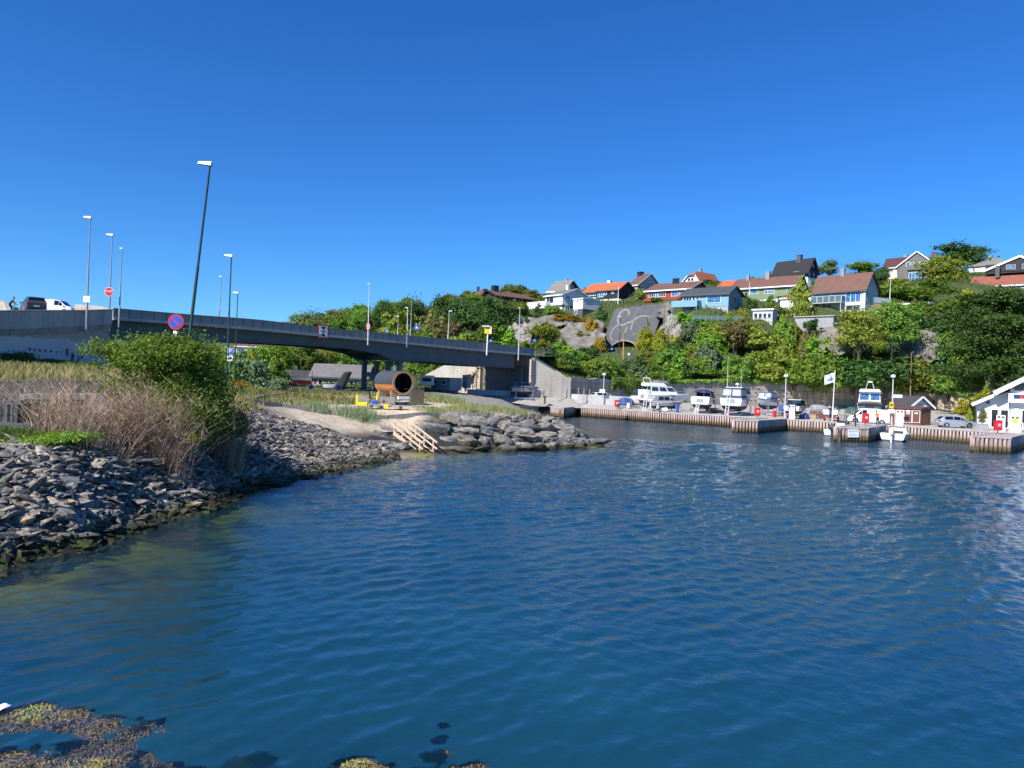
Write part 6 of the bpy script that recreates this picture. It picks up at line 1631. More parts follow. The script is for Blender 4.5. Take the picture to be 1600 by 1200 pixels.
h = House('pink_cottage', 'pinkish house half hidden in trees above the bridge', (675, 497), 215, 10); h.build(668, 679, 490, (672, 485), pm((0.5, 0.3, 0.26), 0.8, 0.1, 2, name='pink_render'), TRED, axis='y', dp=7, deep=6)
# boathouse row beyond the bridge
h = House('boathouse', 'long grey boathouse with grey tiled roof behind the meadow', (572, 608), 140, 8)
h.build(486, 585, 590.5, (578, 579), GREYB, TSTONE, dp=9, deep=1.5, fascia=DKGREY, oh=0.5, apexf=2.3)
for r in ((497, 593.5, 504, 601), (514, 594, 521, 602), (546, 595, 552.5, 603), (559, 596, 565, 606)): h.window('f', r, 1, WHITE, DGLASS)
h.window('f', (490.5, 594.5, 493.5, 599), 1, RED, RED)
h = House('red_boathouse', 'red and white gabled boathouse at the left end of the grey one', (447, 607), 138, 40)
h.build(433, 487, 589, (440, 578.5), REDB, TSTONE, axis='y', dp=12, deep=1.5, oh=0.4)
h.window('r', (452, 588, 465, 601), 3, REDB, RED, door=True); h.window('f', (436, 593, 445, 606), 1, WHITE, REDB, door=True)
# rock faces and stone walls among the houses
m, t, b = newmat('rough_stone'); v = coords(t, 'World'); vo = nd(t, 'ShaderNodeTexVoronoi'); vo.inputs['Scale'].default_value = 1.1; t.links.new(v, vo.inputs[0])
n1 = noise(t, v, 2.5, 5, 0.7)
c = mixc(t, 1.0, ramp(t, nd(t, 'ShaderNodeSeparateColor').outputs[0] if False else vo.outputs['Distance'], [(0.0, (0.40, 0.37, 0.31)), (0.55, (0.27, 0.25, 0.21)), (0.85, (0.07, 0.06, 0.05))]), ramp(t, n1, [(0.3, 0.6), (0.7, 1.35)]), 'MULTIPLY')
t.links.new(c, b.inputs['Base Color']); b.inputs['Roughness'].default_value = 0.95; bump(t, b, math_n(t, 'SUBTRACT', n1, vo.outputs['Distance']), 1.0, 0.25)
STONEW = m
CLIFF = rockmat((0.07, 0.063, 0.055), (0.19, 0.175, 0.15), (0.33, 0.30, 0.25), 0.35, False, 'cliff_rock')
def face(name, label, quad, d0, d1, mat, seed, cat, amp=0.7, n=26):
 """rough rock or stone face filling a photo quadrilateral (tl, tr, br, bl) at depths d0 (top) and d1 (bottom)"""
 V = []; r = np.random.default_rng(seed)
 for j in range(n + 1):
  for i in range(n + 1):
   u, v_ = i / n, j / n
   px = (quad[0][0] * (1 - u) + quad[1][0] * u) * (1 - v_) + (quad[3][0] * (1 - u) + quad[2][0] * u) * v_; py = (quad[0][1] * (1 - u) + quad[1][1] * u) * (1 - v_) + (quad[3][1] * (1 - u) + quad[2][1] * u) * v_
   e_ = min(u, 1 - u, v_, 1 - v_) * 5
   d = d0 + (d1 - d0) * v_ - amp * 2.2 * (float(fbm(px * 0.13, py * 0.13, seed, 4)) - 0.4) * min(1, e_)
   jx = 3 + 9 * max(0, 1 - e_ * .8); V.append(W(px + jx * (float(vnoise(px * .17, py * .17, seed)) - .5), py + jx * 1.2 * (float(vnoise(px * .13, py * .13, seed + 1)) - .5), d))
 c = sum(V, Vector()) / len(V); fr = [p - c for p in V]; bk = [p - c + Vector((0, 5, 0)) for p in V]; k = n + 1
 fs = [(j * k + i, j * k + i + 1, (j + 1) * k + i + 1, (j + 1) * k + i) for j in range(n) for i in range(n)]
 ring = [i for i in range(k)] + [j * k + n for j in range(1, k)] + [n * k + i for i in range(n - 1, -1, -1)] + [j * k for j in range(n - 1, 0, -1)]
 N = len(V); fs += [(ring[i], ring[i] + N, ring[(i + 1) % len(ring)] + N, ring[(i + 1) % len(ring)]) for i in range(len(ring))]
 o = MB().add(fr + bk, fs).build(name, mat, loc=c, smooth=50)
 return tag(o, label, cat)
face('stone_wall', 'pale dry stone wall on the slope above the bridge end', [(796, 508), (832, 505), (836, 548), (796, 546)], 181, 166, STONEW, 3, 'stone wall')
face('stone_wall', 'pale rubble stone slope right of the tunnel portal', [(1043, 494), (1056, 489), (1068, 528), (1038, 526)], 174, 163, STONEW, 5, 'stone wall')
face('stone_wall', 'pale rock outcrop under the glass fence of the blue house', [(1050, 505), (1092, 500), (1088, 518), (1048, 532)], 161, 157, STONEW, 6, 'rock')
face('rock_face', 'grey lichen streaked rock face below the white house', [(803, 496), (905, 494), (905, 510), (803, 508)], 188, 182, CLIFF, 7, 'rock face')
face('rock_face', 'big sloping grey concrete and rock face left of the tunnel', [(868, 508), (944, 502), (940, 552), (872, 552)], 184, 164, CLIFF, 8, 'rock face', 0.4)
face('rock_face', 'pale bare rock face below the modern grey house', [(1290, 512), (1322, 508), (1330, 552), (1286, 548)], 152, 147, CLIFF, 9, 'rock face')
face('rock_face', 'pale bare rock patch right of the olive trees', [(1428, 520), (1462, 515), (1466, 560), (1426, 558)], 152, 148, CLIFF, 10, 'rock face')
face('rock_face', 'small grey concrete block beside the tunnel portal', [(1031, 477), (1046, 477), (1046, 492), (1028, 492)], 178, 177, CLIFF, 13, 'rock face', 0.2)
# glass fence of the blue house
a, c = W(1083, 499, 160), W(1160, 494, 158)
gf = thing('glass_fence', 'low glass fence along the garden edge below the blue house', 'fence', a)
mb = MB(); mp_ = MB(); n = 8
for i in range(n + 1):
 p = (c - a) * (i / n); mp_.cbox((p.x, p.y, 0.4), 0.07, 0.07, 1.3)
 if i < n: q = (c - a) * ((i + .5) / n); mb.cbox((q.x, q.y, 0.45), (c - a).length / n * 0.9, 0.02, 0.8, math.atan2((c - a).y, (c - a).x))
mb.build('glass_panels', pm((0.10, 0.15, 0.13), 0.1, 0.1, 1, name='green_glass'), gf); mp_.build('posts', GALV, gf)
a, c = W(1362, 472, 163), W(1392, 470, 166)
gf = thing('glass_fence', 'glass screen with orange planks right of the modern grey house', 'fence', a)
mb = MB(); L = (c - a).length; an = math.atan2((c - a).y, (c - a).x); q = (c - a) * .5; mb.cbox((q.x, q.y, 0.6), L, 0.03, 1.2, an); mb.build('glass_panels', pm((0.5, 0.6, 0.6), 0.1, 0.1, 1, name='clear_glass'), gf)
mb = MB(); mb.cbox((q.x, q.y, -0.45), L, 0.12, 0.6, an); mb.build('planks', pm((0.62, 0.36, 0.12), 0.7, 0.15, 3, name='orange_timber'), gf)
mb = MB(); mb.cbox((q.x, q.y, -1.6), L, 0.5, 1.6, an); mb.build('base_wall', FGREY, gf)
# ------------------------------------------------------------------ boats
NAVY = pm((0.015, 0.025, 0.10), 0.6, 0.15, 2, name='navy_canvas'); GREYCAN = pm((0.16, 0.17, 0.19), 0.7, 0.15, 2, name='grey_canvas'); BLACKCAN = pm((0.02, 0.02, 0.022), 0.7, 0.15, 2, name='black_canvas')
ANTI = pm((0.03, 0.035, 0.05), 0.7, 0.2, 2, name='antifouling'); ANTIB = pm((0.02, 0.05, 0.16), 0.7, 0.2, 2, name='blue_antifouling'); CLEARV = pm((0.45, 0.5, 0.55), 0.12, 0.25, 2, name='clear_vinyl'); HGREY = pm((0.30, 0.32, 0.34), 0.3, 0.1, 1.2, name='grey_gelcoat'); HBLK = pm((0.05, 0.05, 0.055), 0.3, 0.1, 1.2, name='black_gelcoat')
def hull(root, L, B, Hk, top=GEL, bot=ANTI, stripe=NAVY, wl=0.42, bowrise=0.16, nst=14):
 def st(t_):
  b = B / 2 * (1 - t_ ** 2.7) * (0.94 + 0.06 * min(1, t_ * 4)); sh = Hk * (1 + bowrise * t_ * t_); kz = Hk * 0.75 * max(0, t_ - 0.55) ** 2.2 / 0.45 ** 2.2 * 0.9
  return b, sh, kz
 bs, ts, dk, rb_ = [], [], [], []
 for i in range(nst + 1):
  t_ = i / nst; b, sh, kz = st(t_); b = max(b, 0.015); x = t_ * L + 0.0
  wz = max(kz + 0.03, Hk * wl * (1 + 0.1 * t_)); xw = x - 0.22 * Hk * t_ ** 3
  bw = b * (0.86 - 0.3 * t_ ** 3)
  bs.append([(xw, -bw, wz), (xw - .05, -bw * 0.75, kz + (wz - kz) * 0.45), (xw - 0.1, 0, kz), (xw - .05, bw * 0.75, kz + (wz - kz) * 0.45), (xw, bw, wz)])
  for sg, lst in ((-1, 0), (1, 1)):
   pass
  ts.append([(xw, -bw, wz), (x - .1 * t_, -b * 0.96, wz + (sh - wz) * 0.5), (x, -b, sh), (x, -b * 0.9, sh + 0.02), (x, b * 0.9, sh + 0.02), (x, b, sh), (x - .1 * t_, b * 0.96, wz + (sh - wz) * 0.5), (xw, bw, wz)])
 h = MB().loft(ts, closed=False).build('hull', top, root, smooth=35)
 MB().loft(bs, closed=False).build('hull_bottom', bot, root, smooth=35)
 for sg in (-1, 1):
  pts = [(i / nst * L, sg * (max(st(i / nst)[0], .015) + 0.012), st(i / nst)[1] - 0.12 * Hk * .5) for i in range(nst + 1)]
  mb = MB()
  for i in range(nst): mb.beam(pts[i], pts[i + 1], 0.03, 0.09)
  mb.build('rub_rail', stripe, h)
 return st
def tbox(root, name, x0, x1, w0, z0, z1, rf, rr, wt=0.85, mat=GEL, win=GLASS, wf=True, ws=3, wr=False, v0=0.3, v1=0.85, fr=None):
 """tapered cabin with raked front and rear and window panels"""
 b = [(x0, -w0, z0), (x1, -w0, z0), (x1, w0, z0), (x0, w0, z0)]; t_ = [(x0 + rr, -w0 * wt, z1), (x1 - rf, -w0 * wt, z1), (x1 - rf, w0 * wt, z1), (x0 + rr, w0 * wt, z1)]
 o = MB().add(b + t_, [(0, 3, 2, 1), (4, 5, 6, 7), (0, 1, 5, 4), (1, 2, 6, 5), (2, 3, 7, 6), (3, 0, 4, 7)]).build(name, mat, root, bevel=0.04)
 def panel(i, j, u0, u1):
  A, B_, C_, D_ = [Vector(q) for q in (b[i], b[j], t_[j], t_[i])]
  n = (B_ - A).cross(D_ - A).normalized() * 0.02
  P = [A.lerp(B_, u).lerp(D_.lerp(C_, u), v) for u, v in ((u0, v0), (u1, v0), (u1, v1), (u0, v1))]
  MB().add([p + n for p in P] + [p - n for p in P], [(0, 1, 2, 3), (7, 6, 5, 4), (0, 4, 5, 1), (1, 5, 6, 2), (2, 6, 7, 3), (3, 7, 4, 0)]).build('window', win, o)
 for k in range(ws):
  for i, j in ((0, 1), (2, 3)): panel(i, j, (k + 0.08) / ws, (k + 0.92) / ws)
 if wf:
  for k in range(2): panel(1, 2, (k + 0.1) / 2, (k + 0.9) / 2)
 if wr:
  for k in range(2): panel(3, 0, (k + 0.08) / 2, (k + 0.92) / 2)
 return o
def stern(root, B, Hk, L):
 MB().box(-.55, -.02, -B * .4, B * .4, Hk * .42, Hk * .48).build('swim_platform', GREYWOOD, root)
 MB().box(-.03, -.005, -B * .18, B * .18, Hk * .62, Hk * .95).build('transom_door', HGREY, root)
 for sg in (-1, 1):
  for x in (.3, .42, .54): MB().box(L * x, L * x + .45, sg * B * .49 - .03, sg * B * .49 + .03, Hk * .8, Hk * .9).build('port_light', DGLASS, root)
  MB().lathe([(.02, -.3), (.11, -.24), (.12, .2), (.02, .3)], 10, (L * .25, sg * (B * .5 + .1), Hk * .72)).build('fender', NAVY, root)
def rail(root, st, L, t0, t1, h=0.5, n=7, name='pulpit_rail'):
 mb = MB()
 for sg in (-1, 1):
  P = []
  for i in range(n + 1):
   t_ = t0 + (t1 - t0) * i / n; b, sh, kz = st(t_); P.append(Vector((t_ * L, sg * b * 0.9, sh))); mb.tube([P[-1], P[-1] + Vector((0, 0, h))], 0.016, 4)
  mb.tube([p + Vector((0, 0, h)) for p in P], 0.02, 4)
 mb.build(name, CHROME, root)
def outboard(root, x, y, z, col, s=1.0, tilt=0.0):
 o = MB().loft([[(x - 0.42 * s, y - 0.14 * s, z + 0.2 * s), (x + 0.16 * s, y - 0.14 * s, z + 0.2 * s), (x + 0.16 * s, y + 0.14 * s, z + 0.2 * s), (x - 0.42 * s, y + 0.14 * s, z + 0.2 * s)],
                   [(x - 0.5 * s, y - 0.2 * s, z + 0.5 * s), (x + 0.2 * s, y - 0.2 * s, z + 0.5 * s), (x + 0.2 * s, y + 0.2 * s, z + 0.5 * s), (x - 0.5 * s, y + 0.2 * s, z + 0.5 * s)],
                   [(x - 0.42 * s, y - 0.15 * s, z + 0.78 * s), (x + 0.12 * s, y - 0.15 * s, z + 0.78 * s), (x + 0.12 * s, y + 0.15 * s, z + 0.78 * s), (x - 0.42 * s, y + 0.15 * s, z + 0.78 * s)]], closed=True).build('outboard_motor', col, root, bevel=0.05 * s)
 mb = MB().box(x - 0.22 * s, x + 0.05 * s, y - 0.07 * s, y + 0.07 * s, z - 0.75 * s, z + 0.2 * s).box(x - 0.4 * s, x + 0.12 * s, y - 0.05 * s, y + 0.05 * s, z - 0.85 * s, z - 0.7 * s)
 mb.lathe([(0.02, 0), (0.16 * s, 0.02), (0.16 * s, 0.05), (0.02, 0.07)], 8, (x - 0.48 * s, y, z - 0.78 * s), axis='x')
 mb.build('motor_leg', col, o)
def antenna(root, x, y, z, h, mat=WHITE): MB().tube([(x, y, z), (x - 0.05 * h, y, z + h)], [0.025, 0.01], 5).build('antenna', mat, root)
def at_yard(px, py, d): p = W(px, py, d); return Vector((p.x, p.y, yard_z(p.x, p.y)))
_cr = []
def cradle(x, y, z, rz, L, B, zh):
 if not _cr:
  o = thing('boat_cradle', 'x', 'boat cradle', (0, 0, 0)); mb = MB()
  for yy in (-0.5, 0.5): mb.beam((0, yy * .8, 0.1), (1, yy * .8, 0.1), 0.08, 0.14)
  for xx in (0.1, 0.9): mb.beam((xx, -0.5, 0.12), (xx, 0.5, 0.12), 0.08, 0.16)
  mb.build('base_frame', GALV, o)
  for xx in (0.1, 0.9):
   for yy in (-0.5, 0.5): MB().tube([(xx, yy, 0.1), (xx, yy * 0.98, 1.0)], 0.02, 5).build('support_post', GALV, o)
  _cr.append(o); c = o
 else: c = copy_thing(_cr[0], (0, 0, 0))
 c.location = (x, y, z); c.rotation_euler = (0, 0, rz); c.scale = (L, B, zh)
 return c
def boat(label, loc, rz, cr_=None, group=None):
 return thing('motor_boat', label, 'boat', loc, rz, group)
# flybridge yacht
p = at_yard(1003, 636, 121); b = boat('big white flybridge yacht with stern to the left on the quay yard', p + Vector((0, 0, 0.35)), R(18)); L = 8.6
stern(b, 3.2, 1.75, L); st = hull(b, L, 3.2, 1.75, stripe=WHITE, bot=GREYCAN)
tbox(b, 'saloon', 0.8, 6.0, 1.4, 1.76, 3.1, 1.3, 0.1, 0.9, ws=3, wr=True, v0=0.42, v1=0.9)
tbox(b, 'flybridge', 0.4, 3.9, 1.3, 3.12, 3.65, 0.7, 0.0, 0.95, ws=0, wf=False)
MB().box(-0.05, 0.6, -1.45, 1.45, 1.78, 2.5).build('cockpit_bulwark', GEL, b)
tbox(b, 'canvas_top', 2.2, 4.4, 1.15, 3.66, 4.05, 0.6, 0.2, 0.8, GREYCAN, CLEARV, ws=0)
MB().tube([(0.9, -1.2, 3.6), (0.6, -1.1, 4.4), (0.6, 1.1, 4.4), (0.9, 1.2, 3.6)], 0.06, 6).tube([(0.6, 0, 4.4), (0.6, 0, 4.9)], 0.03, 5).build('radar_arch', WHITE, b)
rail(b, st, L, 0.5, 0.97)
cradle(p.x + .6, p.y + .2, p.z, R(18), 6, 2.6, 1.3)['label'] = 'galvanised cradle under the big white flybridge yacht'
# grey cuddy boat
p = at_yard(1019, 639, 113); b = boat('small grey cuddy boat with dark canopy in front of the white yacht', p + Vector((0, 0, 0.45)), R(12)); L = 4.9
st = hull(b, L, 1.9, 1.1, HGREY, ANTI, stripe=WHITE)
tbox(b, 'canopy', 0.5, 2.6, 0.8, 1.12, 1.95, 0.2, 0.3, 0.8, GREYCAN, DGLASS, ws=2, wf=False); tbox(b, 'windscreen', 2.55, 3.6, 0.78, 1.12, 1.75, 0.7, 0, 0.8, HGREY, GLASS, ws=1)
outboard(b, -0.25, 0, 0.75, WHITE, 0.9); rail(b, st, L, 0.6, 0.97, 0.4, 5)
cradle(p.x + .3, p.y, p.z, R(12), 3.6, 1.7, 1.2)['label'] = 'cradle under the small grey cuddy boat'
# white sports cruiser
p = at_yard(1093, 643, 112); b = boat('white sports cruiser with raised dark blue bimini top and stern ladder', p + Vector((0, 0, 0.55)), R(62)); L = 7.6
stern(b, 3.0, 1.7, L); st = hull(b, L, 3.0, 1.7, bot=ANTI, stripe=WHITE)
tbox(b, 'windscreen', 2.2, 4.6, 1.3, 1.75, 2.6, 1.1, 0.2, 0.85, HGREY, DGLASS, ws=3, wr=True, v0=0.15, v1=0.92)
MB().box(0.2, 2.4, -1.35, 1.35, 1.72, 1.95).build('cockpit_coaming', GEL, b)
MB().loft([[(x, y, z + .3 * math.cos(y * 1.1) + dz) for dz, ys in ((0, np.linspace(-1.3, 1.3, 7)), (-.14, np.linspace(1.3, -1.3, 7))) for y in ys] for x, z in ((1.0, 2.55), (2.2, 2.75), (3.4, 2.6))], closed=True).build('bimini_top', NAVY, b)
mb = MB()
for sy in (-1.25, 1.25): mb.tube([(1.6, sy, 1.9), (1.2, sy, 3.0)], 0.025, 5).tube([(1.8, sy, 1.9), (3.3, sy * .96, 2.95)], 0.025, 5)
mb.build('bimini_frame', CHROME, b)
cradle(p.x + .4, p.y + .9, p.z, R(62), 5, 2.4, 1.3)['label'] = 'cradle under the white sports cruiser'
# big blue canopy boat
p = at_yard(1141, 646, 108); b = boat('largest white motor boat with navy canopy windows and radar mast', p + Vector((0, 0, 0.55)), R(57)); L = 9.0
stern(b, 3.4, 1.95, L); st = hull(b, L, 3.4, 1.95, bot=ANTI, stripe=NAVY)
tbox(b, 'cockpit_canopy', 0.25, 3.2, 1.5, 2.0, 3.45, 0.0, 0.35, 0.86, NAVY, CLEARV, ws=2, wr=True, wf=False, v0=0.25, v1=0.85)
tbox(b, 'wheelhouse', 3.15, 6.4, 1.4, 2.0, 3.5, 1.5, 0, 0.86, GEL, GLASS, ws=2, v0=0.45, v1=0.9)
MB().box(1.5, 4.6, -1.22, 1.22, 3.52, 3.62).build('hard_top', GEL, b)
MB().tube([(3.2, 0, 3.6), (3.0, 0, 4.3)], 0.06, 6).lathe([(0.28, 0), (0.3, 0.1), (0.2, 0.2), (0.02, 0.22)], 12, (3.1, 0, 4.0)).build('radar_mast', WHITE, b)
antenna(b, 2.2, -0.8, 3.6, 2.8); rail(b, st, L, 0.55, 0.97)
cradle(p.x + .5, p.y + 1, p.z, R(57), 6, 2.7, 1.3)['label'] = 'cradle under the largest boat with navy canopy'
# navy railed boat, bow towards the water
p = at_yard(1192, 644, 116); b = boat('white boat with blue bottom and blue canvas cabin its bow facing the water', p + Vector((0, 0, 0.7)), R(233)); L = 6.8
b.location = p + Vector((2.6, 3.5, 0.7))
stern(b, 2.7, 1.55, L); st = hull(b, L, 2.7, 1.55, bot=ANTIB, stripe=NAVY)
tbox(b, 'canvas_cabin', 0.6, 3.9, 1.1, 1.58, 2.75, 0.5, 0.2, 0.84, pm((0.02, 0.05, 0.2), 0.6, 0.15, 2, name='blue_canvas'), CLEARV, ws=3, wf=True, v0=0.3, v1=0.82); tbox(b, 'fore_cabin', 3.9, 5.4, 0.8, 1.6, 2.0, 0.8, 0, 0.8, GEL, GLASS, ws=0, wf=False)
rail(b, st, L, 0.35, 0.98, 0.42); antenna(b, 1.5, 0, 2.7, 1.0, BLACK)
cradle(p.x + 2.2, p.y + 3, p.z, R(233), 4.6, 2.2, 1.3)['label'] = 'cradle under the blue bottomed boat'
# white boat with dark frame canopy
p = at_yard(1236, 648, 103); b = boat('white day boat with low dark open canopy on a trailer beside the fuel pump', p + Vector((0, 0, 0.6)), R(52)); L = 5.8
stern(b, 2.3, 1.2, L); st = hull(b, L, 2.3, 1.2, stripe=HBLK)
tbox(b, 'dark_canopy', 0.8, 3.6, 0.98, 1.22, 2.05, 0.6, 0.4, 0.85, BLACKCAN, GLASS, ws=2, wr=True, v0=0.2, v1=0.85); MB().box(1.2, 3.1, -0.9, 0.9, 2.07, 2.13).build('hard_top', GEL, b)
outboard(b, -0.25, 0, 0.8, HBLK, 0.9); rail(b, st, L, 0.6, 0.97, 0.4, 5)
# covered boat with black outboard on a trailer
p = at_yard(1297, 651, 99); b = boat('small white boat under a grey cover with tilted black outboard motor', p + Vector((0, 0, 0.5)), R(60)); L = 4.8
st = hull(b, L, 2.0, 1.05, stripe=HGREY); tbox(b, 'grey_cover', 0.1, 4.2, 0.9, 1.07, 1.5, 1.6, 0.2, 0.6, GREYCAN, GREYCAN, ws=0, wf=False)
outboard(b, -0.3, 0, 0.85, HBLK, 1.0)
def trailer(label, p, rz, L):
 t_ = thing('boat_trailer', label, 'boat trailer', p, rz); mb = MB()
 for sy in (-0.6, 0.6): mb.beam((0, sy, 0.42), (L * .75, sy, 0.42), 0.08, 0.1); mb.beam((L * .75, sy, 0.42), (L, 0, 0.42), 0.08, 0.1)
 for x in (0.4, 1.6, 2.8): mb.beam((x, -0.6, 0.42), (x, 0.6, 0.42), 0.06, 0.08)
 mb.build('trailer_frame', GALV, t_)
 for sy in (-0.85, 0.85): MB().lathe([(0.12, -0.1), (0.3, -0.1), (0.32, -0.05), (0.32, 0.05), (0.3, 0.1), (0.12, 0.1)], 16, (1.4, sy, 0.32), axis='y').build('wheel', RUBBER, t_)
 MB().box(-0.05, 0.05, -0.9, 0.9, 0.4, 0.52).build('light_board', RED, t_)
trailer('boat trailer carrying the grey covered boat with black motor', p, R(60), 5.2)
p = at_yard(1236, 648, 103); trailer('boat trailer carrying the white day boat with dark canopy', p, R(52), 5.6)
# cruiser with dinghy
p = at_yard(1358, 650, 103); b = boat('tall white cruiser with a dark inflatable dinghy hung across its stern', p + Vector((0, 0, 0.75)), R(65)); L = 8.2
stern(b, 3.3, 1.7, L); st = hull(b, L, 3.3, 1.7, bot=ANTIB, stripe=NAVY)
tbox(b, 'wheelhouse', 1.2, 5.2, 1.45, 1.72, 3.35, 1.2, 0.1, 0.88, GEL, BGLASS, ws=3, wr=True, v0=0.3, v1=0.85)
tbox(b, 'roof', 0.7, 4.4, 1.4, 3.37, 3.75, 0.6, 0.4, 0.85, GEL, GLASS, ws=0, wf=False)
MB().tube([(1.6, -0.55, 3.7), (1.5, -0.3, 4.7), (1.5, 0.3, 4.7), (1.6, 0.55, 3.7)], 0.04, 6).box(1.3, 1.7, -0.3, 0.3, 4.7, 4.85).build('mast_frame', WHITE, b)
dg = MB().loft([[(-0.35 + 0.22 * math.cos(a), y, 1.75 + 0.32 * math.sin(a) - 0.15 * (abs(y) / 1.5) ** 3) for a in np.linspace(0, 6.283, 11)[:-1]] for y in np.linspace(-1.5, 1.5, 11)], closed=True)
tag(dg.build('inflatable_dinghy', pm((0.035, 0.04, 0.045), 0.5, 0.15, 2, name='hypalon'), smooth=40), 'dark inflatable dinghy hung on the stern of the tall cruiser', 'dinghy'); dob = bpy.data.objects['inflatable_dinghy']; dob.location = b.location; dob.rotation_euler = b.rotation_euler
cradle(p.x + .4, p.y + 1, p.z, R(65), 5.4, 2.6, 1.2)['label'] = 'cradle under the tall cruiser with the dinghy'
# grey boat below the bridge
p = at_yard(801, 622, 119); b = boat('grey boat with dark canopy propped up below the bridge end', Vector((p.x, p.y, 3.0)), R(8)); b.location = W(799, 616.5, 119); L = 4.4
st = hull(b, L, 2.0, 1.25, HGREY, ANTI, stripe=HBLK); tbox(b, 'dark_canopy', 0.4, 3.4, 0.9, 1.27, 2.1, 0.9, 0.2, 0.8, GREYCAN, DGLASS, ws=2, v0=.25)
cradle(b.location.x + .3, b.location.y, b.location.z - .7, R(8), 3.4, 1.9, 1.6)['label'] = 'cradle under the grey boat below the bridge end'
# boats afloat
p = G(1301, 682, 0); b = boat('moored dark canopied boat with big black outboard at the notice board pier', (p.x, p.y, -0.35), R(48)); L = 6.0
st = hull(b, L, 2.3, 1.15, stripe=HBLK)
outboard(b, -0.25, 0.0, 0.85, HBLK, 1.25); tbox(b, 'console', 2.4, 3.4, 0.6, 1.17, 1.9, 0.4, 0.1, 0.8, GEL, GLASS, ws=1)
mb = MB()
for sy in (-0.95, 0.95): mb.tube([(1.2, sy, 1.2), (1.5, sy, 2.3), (3.8, sy * .9, 2.15), (4.4, sy * .8, 1.3)], 0.03, 5)
mb.build('canopy_frame', BLACK, b); tbox(b, 'folded_canopy', 3.2, 4.3, 0.8, 1.2, 2.1, 0.5, 0.2, 0.8, BLACKCAN, DGLASS, ws=0)
p = G(1398, 690, 0); b = boat('moored white open boat with white outboard seen from its stern', (p.x, p.y, -0.3), R(50)); b.location = G(1394, 690, 0) + Vector((0, 0, -0.3)); L = 5.6
st = hull(b, L, 2.7, 1.2, stripe=WHITE)
outboard(b, -0.25, 0, 0.85, WHITE, 1.1)
tbox(b, 'windscreen', 2.6, 3.7, 0.95, 1.2, 1.75, 0.6, 0, 0.85, GEL, pm((0.03, 0.16, 0.14), 0.1, 0.1, 2, name='green_screen'), ws=1, v0=0.15, v1=0.95)
MB().box(0.25, 2.5, -1.0, 1.0, 1.19, 1.23).build('cockpit_floor', GREYCAN, b); MB().box(0.4, 0.9, -0.9, 0.9, 1.232, 1.5).build('stern_bench', HBLK, b)
antenna(b, 2.6, -0.8, 1.3, 1.4)
for k, y in enumerate((-1.2,)): MB().lathe([(0.02, 0), (0.1, 0.05), (0.11, 0.35), (0.02, 0.42)], 10, (1.4, y, 0.75)).build('fender', WHITE, b)
p = G(1606, 702, 0); b = boat('bow of a white boat with yellow buoy cut off at the right edge', (p.x, p.y, -0.3), R(40)); st = hull(b, 5.5, 2.3, 1.1); outboard(b, -0.25, 0, .8, WHITE, 1.0); tbox(b, 'console', 1.8, 3, .6, 1.1, 1.9, .4, .1, .8, GEL, GLASS, ws=1)
q = G(1600, 692, 0); o = MB().lathe([(0.02, -0.35), (0.2, -0.25), (0.3, 0), (0.22, 0.25), (0.06, 0.4), (0.02, 0.45)], 14).build('mooring_buoy', YELLOW, loc=(q.x - .3, q.y, 0.9), smooth=40); tag(o, 'yellow rubber buoy hanging at the boat at the right edge', 'buoy')
o = MB().lathe([(0.02, -0.45), (0.17, -0.35), (0.18, 0.3), (0.03, 0.42)], 12).build('boat_fender', WHITE, loc=(q.x - .55, q.y - .2, 0.3), smooth=40); tag(o, 'white cylindrical fender floating at the right edge pier', 'fender')
# tarped boat on the boathouse slip and black boats there
p = W(505, 609, 128); b = thing('dinghy', 'white upturned dinghy lying before the grey boathouse', 'dinghy', p, R(10)); hull(b, 3.6, 1.6, 0.9, stripe=WHITE)
p = W(530, 609, 112); o = MB().prism([(-1.4, -1.2), (0.6, 1.9), (1.4, 1.9), (0.2, -1.2)], -1.0, 1.0).build('tilted_black_boat', pm((0.02, 0.022, 0.026), 0.5, 0.2, 1, name='tarpaulin'), loc=p + Vector((0.3, 0, 0.9)), bevel=0.15); tag(o, 'black tarpaulin covered boat tipped up before the boathouse', 'boat')
for i, (px, mt, lb) in enumerate(((486, BLUE, 'small blue drum at the edge of the meadow by the lamp'), (529, BLUE, 'blue oil drum before the tipped black boat'))):
 p = W(px, 613, 100); o = MB().lathe([(0.29, 0), (0.3, 0.03), (0.28, 0.3), (0.3, 0.32), (0.28, 0.6), (0.3, 0.88), (0.28, 0.9)], 16).build('drum', mt, loc=p, smooth=40); tag(o, lb, 'drum')
# long low boats and containers by the abutment
p = W(655, 606, 112); cv = thing('caravan', 'white caravan parked beside the sauna below the abutment', 'caravan', p, R(5)); MB().box(0, 2.2, 0, 4.5, 0.4, 1.95).build('body', WHITE, cv, bevel=0.15); MB().box(0.4, 1.8, -0.03, 0, 1.0, 1.6).build('window', DGLASS, cv)
for y in (1.8,): MB().lathe([(0.05, -0.1), (0.3, -0.1), (0.32, 0), (0.3, 0.1), (0.05, 0.1)], 14, (2.2, y, 0.3), axis='x').build('wheel', RUBBER, cv)
MB().box(-0.02, 2.22, -0.02, 4.52, 0.36, 0.4).build('chassis', BLACK, cv)
p = W(673, 608, 116); ct = thing('site_cabin', 'grey blue cabin with small windows in the shade by the abutment', 'cabin', p, R(-44)); MB().box(0, 4.5, 0, 2.4, 0, 1.8).build('body', pm((0.25, 0.3, 0.35), 0.6, 0.12, 1, name='cabin_panel'), ct)
for x in (0.6, 2.6): f = MB().box(x, x + 1.0, -0.05, -0.005, 0.8, 1.5).build('window', WHITE, ct); MB().box(x + .1, x + .9, -0.06, -0.052, 0.9, 1.4).build('pane', DGLASS, f)
